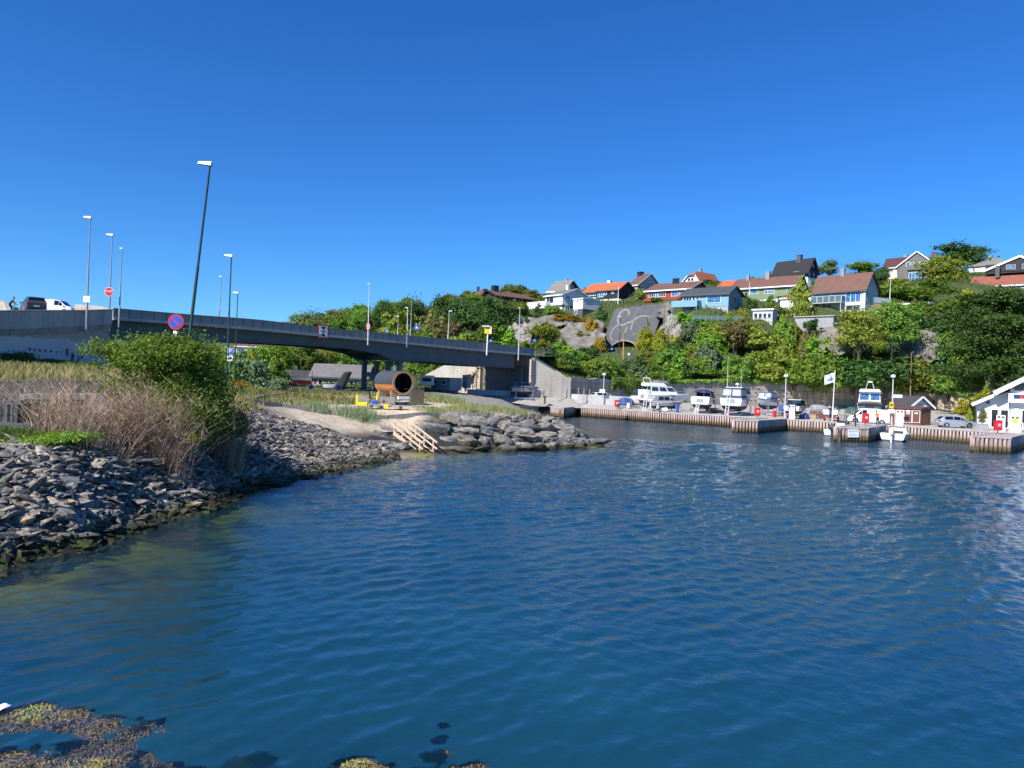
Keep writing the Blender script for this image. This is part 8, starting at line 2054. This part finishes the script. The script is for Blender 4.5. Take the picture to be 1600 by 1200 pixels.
MB().prism(oc(0.47), -0.02, 0.0).build('border', WHITE, o); MB().prism(oc(0.435), -0.03, -0.0205).build('face', RED, o); text_obj('STOP', 0.31, WHITE, o, (0, -0.036, 0.03))
p = W(136.5, 467.5, 64.2); o = thing('square_sign', 'blank looking white square sign on the wall mounted lamp post', 'traffic sign', p + Vector((0, -.12, 0))); MB().box(-.29, .29, -.02, 0, -.27, .27).build('plate', WHITE, o); MB().box(-.18, .18, -.028, -.021, .05, .09).box(-.12, .15, -.028, -.021, -.08, -.05).build('print', pm((.45, .4, .4), .6, .1, 3), o)
p = W(360, 549, 57); o = thing('parking_sign', 'blue parking sign above a white plate left of the meadow', 'traffic sign', p); MB().box(-.22, .22, -.02, 0, -.24, .24).build('border', WHITE, o); MB().box(-.2, .2, -.027, -.0205, -.22, .22).build('face', BLUE, o); text_obj('P', 0.42, WHITE, o, (0, -.032, 0))
MB().box(-.22, .22, -.02, 0, -.75, -.3).build('plate', pm((.6, .62, .62), .6, .1, 3), o); MB().box(-.12, .1, -.027, -.021, -.48, -.42).box(-.12, .12, -.027, -.021, -.6, -.55).build('print', BLACK, o); MB().tube([(0, .04, .2), (-.05, .04, -2.6)], .03, 6).build('post', GALV, o)
pb = W(760.5, 552, 112.3); pt = W(762.5, 511, 112.3); o = thing('yellow_direction_sign', 'yellow bus stop style sign on a white post at the bridge parapet', 'traffic sign', pb); v = pt - pb
MB().tube([(0, 0, -.3), v], .1, 8).build('post', WHITE, o); c = v * .88; MB().box(c.x - .5, c.x + .55, c.y - .16, c.y - .11, c.z - .55, c.z + .55).build('panel', YELLOW, o); MB().box(c.x - .42, c.x + .35, c.y - .175, c.y - .161, c.z + .2, c.z + .42).build('print', BLACK, o)
MB().box(c.x + .3, c.x + .56, c.y - .17, c.y - .161, c.z - .55, c.z + .55).build('white_edge', WHITE, o); MB().box(v.x - .9, v.x + .3, -.25, .25, v.z, v.z + .2).build('lamp_head', HEADM, o)
for px, py, d, nm, lb, shp in ((767, 532.5, 114, 'cycle_sign', 'round blue cycle sign beside the yellow sign', 'disc'), (651, 511, 113, 'crossing_sign', 'square blue crossing sign on the far side of the bridge', 'sq'), (605, 516.5, 113, 'crossing_sign', 'small blue sign on the far side of the bridge left of the lamps', 'sqs'), (835, 532, 121, 'cycle_sign', 'blue sign on a black post at the right end of the bridge', 'disc'), (956, 545, 160, 'road_sign', 'small blue sign in the tunnel mouth', 'sqs')):
 p = W(px, py, d); o = thing(nm, lb, 'traffic sign', p)
 if shp == 'disc': disc(MB(), .28, -.02, 0).build('face', BLUE, o); MB().box(-.12, .12, -.03, -.021, -.04, .06).build('symbol', WHITE, o)
 else:
  k = .36 if shp == 'sq' else .25; MB().box(-k, k, -.02, 0, -k, k).build('face', BLUE, o); MB().prism([(-k * .5, -k * .6), (k * .5, -k * .6), (0, k * .6)], -.03, -.021).build('symbol', WHITE, o)
 MB().tube([(0, .04, .3), (0, .04, -2.4)], .04, 6).build('post', BLACK, o)
o = MB().lathe([(.02, 0), (.3, .1), (.3, .5), (.02, .6)], 12).build('globe_lamp', HEADM, loc=W(983, 556, 148), smooth=60); tag(o, 'small white globe light at the foot of the tunnel road', 'lamp'); MB().tube([(0, 0, -1.6), (0, 0, 0)], .05, 6).build('pole', GALV, o)
# pink sticker
p = W(575.5, 510, 96.3); tag(MB().box(-.22, .22, -.02, 0, -.35, .35).build('sign', pm((.7, .3, .35), .6, .1, 3, name='pink_sign'), loc=p + Vector((0, -.1, 0))), 'pinkish red sign on the lamp at the middle of the bridge', 'sign')
# ------------------------------------------------------------------ barrel sauna
phi = R(38); p = W(630, 598.5, 65.5); L = 3.5; r = 1.03
o = thing('barrel_sauna', 'large wooden barrel sauna with dark shingled top and open round front', 'sauna', (p.x, p.y, p.z - r - 0.45), phi)   # local +y runs back along the barrel
cz = r + 0.45; n = 40
SW = boards((0.52, 0.21, 0.06), 0.11, 'X', 0.15, 0.5, name='sauna_staves')
def ring(a0, a1, ro, ri, y0, y1, k):
 A = [a0 + (a1 - a0) * i / k for i in range(k + 1)]
 secs = [[(ro * math.cos(a), y0, cz + ro * math.sin(a)), (ro * math.cos(a), y1, cz + ro * math.sin(a)), (ri * math.cos(a), y1, cz + ri * math.sin(a)), (ri * math.cos(a), y0, cz + ri * math.sin(a))] for a in A]
 return MB().loft(secs, closed=True)
ring(0, 6.28318, r * 0.99, r - 0.06, 0, L, n).build('barrel', SW, o, smooth=30)
ring(R(-8), R(188), r + 0.03, r - 0.005, 0.12, L - 0.02, 30).build('shingle_roof', tiles((0.045, 0.055, 0.07), course=.3), o, smooth=30)
ring(0, 6.28318, r + 0.05, r - 0.14, -0.06, 0.0, n).build('front_rim', boards((0.42, 0.24, 0.14), .1, 'X', .15), o, smooth=30)
ring(0, 6.28318, r - 0.063, r - 0.075, 0.05, L - .1, n).build('painted_shade_lining', pm((0.012, 0.01, 0.01), .7, .2, 3, name='painted_interior_shade'), o, smooth=30)  # interior shade put into the black of lining and inner wall
disc(MB(), r - 0.08, 1.9, 1.95, 36, cz).build('inner_wall', pm((0.012, 0.01, 0.01), .7, .2, 3, name='painted_interior_shade'), o); disc(MB(), r - 0.07, L - .06, L - .01, 36, cz).build('back_wall', SW, o)
for sx in (-1, 1): MB().box(sx * .35 - .3 if sx < 0 else .1, sx * .35 + .1 if sx < 0 else .75, .1, 1.5, cz - .55, cz - .48).build('porch_bench', pm((0.05,.03,.02),.7), o)
for y in (0.4, 2.7): MB().prism([(-0.95, 0.05), (0.95, 0.05), (0.95, 0.75), (0.5, 0.46), (0, 0.40), (-0.5, 0.46), (-0.95, 0.75)], y, y + 0.14).build('cradle', RAWWOOD, o)
MB().box(-1.0, 1.0, 0.1, L - .2, -0.05, 0.06).build('base_frame', GALV, o); MB().tube([(0.25, 2.2, cz + r - .1), (0.25, 2.2, cz + r + 0.55)], .07, 8).build('flue', CHROME, o)
MB().box(-.6, .6, -.35, -.1, .05, .3).build('step', WHITE, o)
# pallets and boxes around it
def gz(px, py, d): q = W(px, py, d); return Vector((q.x, q.y, float(land_z(q.x, q.y)) - .02))
q = gz(651, 626, 63); q = W(651, 626, 63); o = MB().box(-.55, .55, -.4, .4, -.3, .95).build('timber_box', boards((0.10, 0.085, 0.05), .1, 'Z', .2), loc=q, rz=.3); tag(o, 'dark brown timber box beside the barrel sauna', 'box')
YEL = pm((0.80, 0.62, 0.0), .5, .06, 3, name='bright_yellow_paint')
def screen(label, px0, px1, pt, pb, d):
 a, c = W(px0, pb, d), W(px1, pb, d); hgt = (pb - pt) * d / F; w_ = (c - a).length; o = thing('pallet_screen', label, 'pallet', a, 0.02)
 for k in range(6): MB().box(0, w_, -.02, .02, hgt * k / 6 + .01, hgt * (k + .82) / 6).build('slat', GREYWOOD, o)
 for x in (.06, w_ - .06): MB().box(x - .05, x + .05, .022, .1, -.1, hgt).build('post', GREYWOOD, o)
screen('grey slatted timber screen left of the black chair', 557, 576, 617, 629, 60.5); screen('grey slatted timber screen right of the black chair', 592, 617, 619, 630.5, 60.5)
a = W(576, 637, 58.5); o = thing('pallet', 'long dark pallet with yellow painted ends on the sand', 'pallet', a, 0); s = 58.5 / F
MB().box(0, 57 * s, 0, .9, .22, .27).build('top_boards', GREYWOOD, o)
for x in (0.05, 1.2, 2.4): MB().box(x, x + .12, 0, .9, 0, .217).build('bearer', boards((0.12, 0.09, 0.06), .1, 'X', .2), o)
MB().box(1.18, 1.55, -.02, .3, .02, .29).build('yellow_block', YEL, o)
a = W(556, 634, 58.8); o = thing('yellow_bench', 'bright yellow painted bench frame left of the dark pallet', 'bench', a); MB().box(0, .9, 0, .35, 0, .3).build('seat', YEL, o, bevel=.03); MB().box(-.02, .12, .05, .15, .302, .9).build('upright', YEL, o)
a = W(589, 632, 60); tag(MB().lathe([(.13, 0), (.09, .5), (.04, .95), (.02, 1.0)], 10).build('yellow_post', YEL, loc=a), 'yellow marker post between the two slatted screens', 'post')
a = W(577, 631, 60); o = thing('folding_chair', 'black folding chair with blue bag between the slatted screens', 'chair', a); MB().box(0, .5, 0, .45, .38, .44).build('seat', BLACK, o); MB().prism([(0, .44), (.06, .44), (-.06, 1.0), (-.12, 1.0)], 0, .45).build('backrest', BLACK, o)
for x, y in ((.03, .03), (.47, .03), (.03, .42), (.47, .42)): MB().tube([(x, y, 0), (x, y, .38)], .02, 5).build('leg', BLACK, o)
tag(MB().box(-.22, .22, -.15, .15, 0, .34).build('bag', BLUE, loc=a + Vector((.5, -.35, 0)), bevel=.06), 'small blue bag beside the black folding chair', 'bag')
# timber kerbs round the sand
def kerb(label, pts, hgt=.18):
 P = [Vector((q.x, q.y, float(land_z(q.x, q.y)) + .05)) for q in (W(*t_) for t_ in pts)]; mb = MB()
 for i in range(len(P) - 1): mb.beam(P[i] - P[0], P[i + 1] - P[0], .22, hgt + .25)
 tag(mb.build('timber_kerb', GREYWOOD, loc=P[0]), label, 'kerb')
kerb('long grey timber kerb along the front of the sand in front of the pallet', [(384, 629, 50), (440, 631, 52), (520, 634, 54), (600, 638, 56), (660, 640, 57.5), (700, 640, 59)]); kerb('grey timber kerb along the back of the sand by the meadow', [(384, 628, 50), (410, 624, 56), (440, 622, 62), (480, 621.5, 66)])
# ------------------------------------------------------------------ wooden stairs into the water
T_, B_ = W(625, 676, 52.3), W(673, 715, 48.6); dv = B_ - T_; hz = Vector((dv.x, dv.y, 0)).normalized(); sd_ = Vector((-hz.y, hz.x, 0))
if sd_.x < 0: sd_ = -sd_
o = thing('wooden_stairs', 'pale wooden stairs with double handrails leading down the rocks into the water', 'stairs', T_)
STW = pm((0.60, 0.45, 0.33), .7, .15, 3, name='fresh_pine'); ALG = pm((0.12, 0.16, 0.03), .8, .3, 3, name='algae_timber')
for sg, nm in ((-1, 'stringer'), (1, 'stringer')):
 s_ = sd_ * (.5 * sg); MB().beam(s_, s_ + dv * .86, .06, .26).build(nm, STW, o); MB().beam(s_ + dv * .862, s_ + dv * 1.05, .06, .26).build('wet_stringer', ALG, o)
 for hh, nm2 in ((.92, 'handrail'), (.5, 'mid_rail')): MB().beam(s_ * 1.08 + Vector((0, 0, hh)) - dv * .01, s_ * 1.08 + dv * .97 + Vector((0, 0, hh)), .05, .11).build(nm2, STW, o)
 for k in (0.02, .3, .58, .86): q = s_ * 1.02 + dv * k; MB().box(q.x - .045, q.x + .045, q.y - .045, q.y + .045, q.z - .3 - (.5 if k > .5 else 0), q.z + .95).build('post', STW, o)
for k in range(9): q = dv * (k + .3) / 9; MB().cbox((q.x, q.y, q.z), 1.0, .26, .045, math.atan2(sd_.y, sd_.x)).build('tread', STW if k < 7 else ALG, o)
MB().cbox((-sd_.x * .2 - hz.x * .6, -hz.y * .6, .06), 1.5, .9, .05, math.atan2(sd_.y, sd_.x)).build('landing', STW, o)
# ------------------------------------------------------------------ old walls on the left bank
DST = rockmat((0.03, 0.03, 0.032), (0.09, 0.088, 0.085), (0.17, 0.16, 0.15), 1.2, False, 'dark_stone')
def bank_wall(name, label, px0, px1, pt, pb, d0, d1, th, mat, cat='wall'):
 a, c = W(px0, pt, d0), W(px1, pt, d1); zb = W((px0 + px1) / 2, pb, (d0 + d1) / 2).z; w_ = (c - a); n = 26; secs = []
 for i in range(n + 1):
  q = w_ * (i / n); j = (random.random() - .5) * .06; secs.append([(q.x, q.y + j, zb - a.z - .5), (q.x, q.y + th, zb - a.z - .5), (q.x, q.y + th, q.z + j), (q.x, q.y + j, q.z + j * .6)])
 return tag(MB().loft(secs, closed=True).build(name, mat, loc=a), label, cat)
bank_wall('bank_wall', 'dark upper stone retaining wall below the dry grass at left', -120, 158, 594.5, 622, 29.4, 30.6, .5, DST)
bank_wall('concrete_ledge', 'pale concrete ledge between the two dark walls at left', 30, 165, 615.5, 624, 27.4, 28.4, 1.2, concrete((0.34, 0.32, 0.29), .3), 'ledge')
bank_wall('bank_wall', 'dark lower stone wall behind the dead canes', 32, 150, 624.2, 680, 27.3, 28.3, .6, DST)
bank_wall('stone_block', 'big dark stone block at the left edge above the weeds', -70, 27, 632, 690, 25.8, 26.2, 1.5, DST, 'block')
# ------------------------------------------------------------------ kelp
def kelp():
 r_ = np.random.default_rng(12); V = []; T = []
 K = np.array(KELP)
 X = r_.uniform(K[:, 0].min() - 1, K[:, 0].max() + 1, 150000); Y = r_.uniform(K[:, 1].min() - 1, K[:, 1].max() + 1, 150000)
 rr, kd = kelp_d(X, Y); ok = rr < 1.0
 for x, y, q, kd_ in zip(X[ok], Y[ok], rr[ok], kd[ok]):
  if 1:
   z = -kd_ + r_.uniform(-.07, .028) - max(0, q) ** 2 * .1
   n = r_.normal(size=3) * .5 + [0, 0, 1]; n /= np.linalg.norm(n); ang = 0.9 + 2.2 * float(vnoise(x * 2, y * 2, 15)) + r_.normal(0, .4); t_ = np.array([math.cos(ang), math.sin(ang), r_.normal(0, .25)]); b_ = np.cross(n, t_); s = r_.uniform(.012, .042); c = np.array([x, y, z])
   V += [c - t_ * s * 1.3, c - b_ * s * .35, c + t_ * s * 1.3, c + b_ * s * .35]; tt = float(np.clip(fbm(x * 2.2, y * 2.2, 30) * 1.7 - .45 + r_.normal(0, .14) + (0.2 if z > -.03 else -.1), 0, 1)); T += [tt] * 4
 m, t, b = newmat('kelp_fronds'); at = nd(t, 'ShaderNodeAttribute', attribute_name='tint'); t.links.new(ramp(t, at.outputs['Fac'], [(0, (0.24, 0.145, 0.085)), (.5, (0.46, 0.29, 0.09)), (.8, (0.58, 0.43, 0.06)), (1, (.58, .60, .07))]), b.inputs['Base Color']); b.inputs['Roughness'].default_value = .8; b.inputs['Specular IOR Level'].default_value = .08
 tag(leaf_obj('kelp', (np.array(V), np.arange(len(V)).reshape(-1, 4), np.array(T)), m), 'golden brown kelp floating just under the surface in front', 'kelp', kind='stuff')
kelp()
p = G(0, 1109, 0); V = [(x * .08, y * .12, .03 + .015 * math.sin(x * 3 + y * 2)) for y in np.linspace(-1, 1, 6) for x in np.linspace(-1, 1, 5)]
tag(MB().add(V, [(j * 5 + i, j * 5 + i + 1, (j + 1) * 5 + i + 1, (j + 1) * 5 + i) for j in range(5) for i in range(4)]).build('plastic_scrap', WHITE, loc=p, smooth=60), 'white plastic scrap floating on the kelp at left edge', 'litter')
# ------------------------------------------------------------------ clutter of the boat yard
rc_ = random.Random(5)
TARP = [pm(c_, .7, .2, 2, name='tarpaulin') for c_ in ((0.03, .08, .3), (0.3, .31, .32), (0.05, .12, .08), (.45, .45, .43))]
def timber_stack(px, py, d, k):
 p = at_yard(px, py, d); o = thing('timber_stack', f'stack of {("pale", "brown", "grey")[k % 3]} timber baulks {("under the flagpole", "behind the day boat", "at the foot of the wall", "behind the cruiser", "left of the covered boat", "by the sports cruiser")[k % 6]}', 'timber stack', p, rc_.uniform(-.8, .3))
 for j in range(3):
  for i in range(3 - j % 2): MB().box(-.9, .9 + rc_.uniform(-.3, .3), -.3 + i * .22, -.1 + i * .22, j * .22, j * .22 + .2).build('baulk', (RAWWOOD, BROWNWOOD, GREYWOOD)[k % 3], o)
for k, (px, py, d) in enumerate(((1262, 651, 106), (1278, 650, 108), (1318, 648, 110), (1330, 650, 106), (1275, 644, 120), (1112, 642, 116))): timber_stack(px, py, d, k)
for k, (px, py, d) in enumerate(((1218, 641, 124), (1268, 638, 130), (1326, 640, 125), (985, 630, 126), (972, 632, 122))):
 p = at_yard(px, py, d); L = 3.2; prof = [(-.9, 0), (-.95, .45), (-.5, .95), (0, 1.15), (.5, .95), (.95, .45), (.9, 0)]
 tag(MB().loft([[(x, y * q, z * (.5 + .5 * q) + .15) for y, z in prof] for x, q in ((0, .85), (.6, 1), (1.8, 1), (2.7, .7), (3.2, .15))]).build('covered_boat', TARP[k % 4], loc=p, rz=rc_.uniform(-.5, .9), smooth=40), f'boat under {("blue", "grey", "green", "pale")[k % 4]} tarpaulin {("by the globe lamp", "behind the timber stacks", "left of the tall cruiser", "left of the white yacht", "behind the red lifebuoy box")[k]}', 'covered boat')
for k, (px, py, d) in enumerate(((1252, 650, 107), (1207, 646, 112), (1162, 646, 112), (1323, 651, 101), (1070, 637, 118), (978, 633, 119), (1124, 643, 116))):
 c = cradle(0, 0, 0, 0, 1, 1, 1); p = at_yard(px, py, d); c.location = p; c.rotation_euler = (0, 0, rc_.uniform(0, 1.5)); c.scale = (2.2, 1.8, 1.7); c['label'] = f'empty boat cradle {("by the day boat", "right of the blue bottomed boat", "right of the largest boat", "left of the tall cruiser", "right of the white yacht", "left of the white yacht", "beside the sports cruiser")[k]}'
for k, (px, py, d) in enumerate(((1258, 653, 104), (1322, 653, 100), (1210, 649, 108), (1058, 640, 113), (982, 636, 118))):
 tag(MB().lathe([(.27, 0), (.29, .03), (.27, .28), (.29, .3), (.27, .58), (.29, .86), (.27, .88)], 14).build('drum', (BLUE, GALV, RED, BLUE, WHITE)[k], loc=at_yard(px, py, d), smooth=40), f'{("blue", "galvanised", "red", "blue", "white")[k]} drum {("by the timber stacks", "left of the tall cruiser", "beside the blue bottomed boat", "right of the white yacht", "left of the white yacht")[k]}', 'drum')
# ------------------------------------------------------------------ people
SKIN = pm((0.50, 0.30, 0.22), .55, .05, 5, name='skin'); HAIR = pm((0.05, 0.03, 0.02), .7, .2, 8, name='dark_hair'); DENIM = pm((0.03, 0.04, 0.07), .85, .15, 5, name='dark_trousers'); SHOE = pm((0.03, 0.03, 0.03), .7, .2, 4, name='shoes')
ORANGE = pm((0.75, 0.22, 0.02), .8, .08, 4, name='orange_vest_cloth'); BLKC = pm((0.02, 0.02, 0.024), .85, .15, 5, name='black_cloth'); WHC = pm((0.65, 0.66, 0.68), .85, .06, 5, name='white_cloth'); GRC = pm((0.05, 0.09, 0.06), .85, .1, 5, name='green_cloth'); REDC = pm((0.5, 0.06, 0.04), .85, .1, 5, name='red_cloth')
def person(label, loc, rz, J, shirt, trousers=DENIM, hair=HAIR, hat=None):
 """J: joints. one skinned body; +y is the way the person faces"""
 o = thing('person', label, 'person', loc, rz)
 v = []; e = []; rad = []; cls = []
 def add(p, r_, par, c):
  v.append(Vector(p)); rad.append(r_); cls.append(c)
  if par is not None: e.append((par, len(v) - 1))
  return len(v) - 1
 pe = add(J['pelvis'], .15, None, 1); sp = add(Vector(J['pelvis']).lerp(Vector(J['chest']), .5), .135, pe, 0); ch = add(J['chest'], .15, sp, 0)
 nk = add(Vector(J['chest']).lerp(Vector(J['head']), .62), .055, ch, 2); hb = add(Vector(J['head']) + Vector((0, .01, -.06)), .085, nk, 2); add(Vector(J['head']) + Vector((0, 0, .07)), .095, hb, 2)
 add(Vector(J['head']) + Vector((0, .105, -.01)), .022, hb, 2)
 for s in ('L', 'R'):
  g = -1 if s == 'L' else 1
  sh = add(Vector(J['chest']) + Vector((g * .17, 0, .06)), .075, ch, 0); el = add(J['el' + s], .05, sh, 0); wr = add(J['wr' + s], .034, el, 2)
  d_ = (Vector(J['wr' + s]) - Vector(J['el' + s])).normalized(); pa = add(Vector(J['wr' + s]) + d_ * .06, .035, wr, 2); sdv = d_.cross(Vector((0, 0, 1))); sdv = sdv.normalized() if sdv.length > .1 else Vector((1, 0, 0))
  for k, ln in enumerate((.075, .085, .08, .06)):
   q = Vector(J['wr' + s]) + d_ * .1 + sdv * (k - 1.5) * .022; f1 = add(q, .011, pa, 2); f2 = add(q + d_ * ln * .5 + Vector((0, 0, -.012)), .009, f1, 2); add(q + d_ * ln * .8 + Vector((0, 0, -.035)), .007, f2, 2)
  t1 = add(Vector(J['wr' + s]) + d_ * .05 - sdv * .05 * 1, .012, pa, 2); add(Vector(J['wr' + s]) + d_ * .09 - sdv * .065, .009, t1, 2)
  hp_ = add(Vector(J['pelvis']) + Vector((g * .1, 0, -.06)), .1, pe, 1); kn = add(J['kn' + s], .065, hp_, 1); an = add(J['an' + s], .045, kn, 1); add(Vector(J['an' + s]) + Vector((0, .16, -.04)), .042, an, 3)
 me = bpy.data.meshes.new('body'); me.from_pydata([tuple(q) for q in v], e, []); b = bpy.data.objects.new('body', me); C.objects.link(b)
 md = b.modifiers.new('skin', 'SKIN'); md.use_smooth_shade = True
 for i, sv in enumerate(me.skin_vertices[0].data): sv.radius = (rad[i], rad[i] * (.75 if cls[i] in (0, 1) and rad[i] > .12 else 1)); sv.use_root = (i == 0)
 s2 = b.modifiers.new('sub', 'SUBSURF'); s2.levels = 1; s2.render_levels = 1
 dg = bpy.context.evaluated_depsgraph_get(); nm = bpy.data.meshes.new_from_object(b.evaluated_get(dg)); bpy.data.objects.remove(b)
 for mm in (shirt, trousers, SKIN, SHOE): nm.materials.append(mm)
 for f in nm.polygons:
  c = f.center; best = (9e9, 0)
  for a_, b_ in e:
   A, B2 = v[a_], v[b_]; t_ = max(0, min(1, (c - A).dot(B2 - A) / max(1e-9, (B2 - A).length_squared))); q = A.lerp(B2, t_); dd = (c - q).length - (rad[a_] * (1 - t_) + rad[b_] * t_)
   if dd < best[0]: best = (dd, cls[b_] if t_ > .35 or cls[a_] == cls[b_] else cls[a_])
  f.material_index = best[1]
 nm.name = 'body'; bo = bpy.data.objects.new('body', nm); link(bo, o)
 hd = Vector(J['head']); MB().lathe([(.105, .0), (.108, .05), (.09, .11), (.05, .15), (.02, .16)], 12, (hd.x, hd.y - .015, hd.z + .03)).build('cap' if hat else 'hair', hat or hair, o, smooth=60)
 return o
stand = dict(pelvis=(0, 0, .93), chest=(0, .1, 1.32), head=(0, .22, 1.62), elL=(-.26, .22, 1.12), wrL=(-.2, .45, 1.02), elR=(.26, .2, 1.1), wrR=(.24, .45, .98), knL=(-.11, .06, .5), anL=(-.12, 0, .08), knR=(.11, .04, .5), anR=(.13, -.04, .08))
sit = dict(pelvis=(0, 0, .5), chest=(0, .08, .92), head=(0, .14, 1.24), elL=(-.25, .2, .72), wrL=(-.16, .42, .74), elR=(.25, .2, .72), wrR=(.16, .42, .76), knL=(-.12, .42, .52), anL=(-.12, .42, .08), knR=(.12, .44, .52), anR=(.12, .46, .08))
ride = dict(pelvis=(0, -.2, .98), chest=(0, .12, 1.36), head=(0, .27, 1.66), elL=(-.22, .3, 1.16), wrL=(-.2, .48, 1.05), elR=(.22, .3, 1.16), wrR=(.2, .48, 1.05), knL=(-.1, .12, .72), anL=(-.1, .0, .3), knR=(.1, .1, .58), anR=(.1, -.02, .16))
p = W(1371, 667, 87); person('standing person in bright orange vest and dark trousers on the pier by the van', (p.x, p.y, 1.53), R(20), stand, ORANGE)
p = G(966, 641, 1.5); person('seated angler dressed in black on the quay edge under the red box', (p.x, p.y + .3, 1.5), R(-100), sit, BLKC)
def bench(label, p, rz, col):
 o = thing('fishing_stool', label, 'stool', p, rz); MB().box(-.5, .5, -.25, .2, .36, .42).build('seat', col, o)
 for x in (-.42, .42):
  for y in (-.18, .14): MB().tube([(x, y, 0), (x, y, .36)], .02, 5).build('leg', GALV, o)
TEAL = pm((0.05, 0.35, 0.32), .5, .1, 3, name='teal_plastic')
bench('teal stool under the angler in black', (p.x, p.y + .3, 1.5), R(-100), TEAL)
p = G(1027, 645, 1.5); person('seated person in white shirt and cap facing right on the quay edge', (p.x, p.y + .3, 1.5), R(-75), sit, WHC, hat=WHC); bench('teal stool under the person in white', (p.x, p.y + .3, 1.5), R(-75), TEAL)
p = G(1340, 667, 1.5); person('person with red top half hidden behind the canopied boat at the pier', (p.x, p.y + .5, 1.5), R(60), stand, BLKC, hat=REDC)
# cyclist on the bridge road
def cyclist():
 p = W(17, 487, 84); z = W(17, 489, 84).z; b = thing('bicycle', 'bicycle ridden over the bridge approach behind the wall', 'bicycle', (p.x, p.y, z), R(-80))
 for y in (-.52, .52):
  w_ = MB().lathe([(.30, -.02), (.34, -.02), (.345, 0), (.34, .02), (.30, .02)], 22, (0, y, .34), axis='x').build('wheel', RUBBER, b); mb = MB()
  for k in range(8): a = k * .785; mb.tube([(0, y, .34), (0, y + .31 * math.cos(a), .34 + .31 * math.sin(a))], .004, 3)
  mb.build('spokes', CHROME, w_)
 mb = MB()
 for a, c in (((0, -.52, .34), (0, -.08, .3)), ((0, -.08, .3), (0, -.2, .85)), ((0, -.08, .3), (0, .38, .8)), ((0, -.18, .78), (0, .36, .84)), ((0, -.52, .34), (0, -.18, .78)), ((0, .52, .34), (0, .36, .95))): mb.tube([a, c], .02, 6)
 mb.build('frame', BLACK, b); MB().box(-.07, .07, -.33, -.07, .86, .91).build('saddle', BLACK, b, bevel=.02); MB().tube([(-.28, .42, 1.0), (-.1, .36, .97), (.1, .36, .97), (.28, .42, 1.0)], .016, 6).build('handlebar', BLACK, b)
 person('person in dark green riding a bicycle on the bridge approach', (p.x, p.y, z), R(-80), ride, GRC, hat=BLKC)
cyclist()
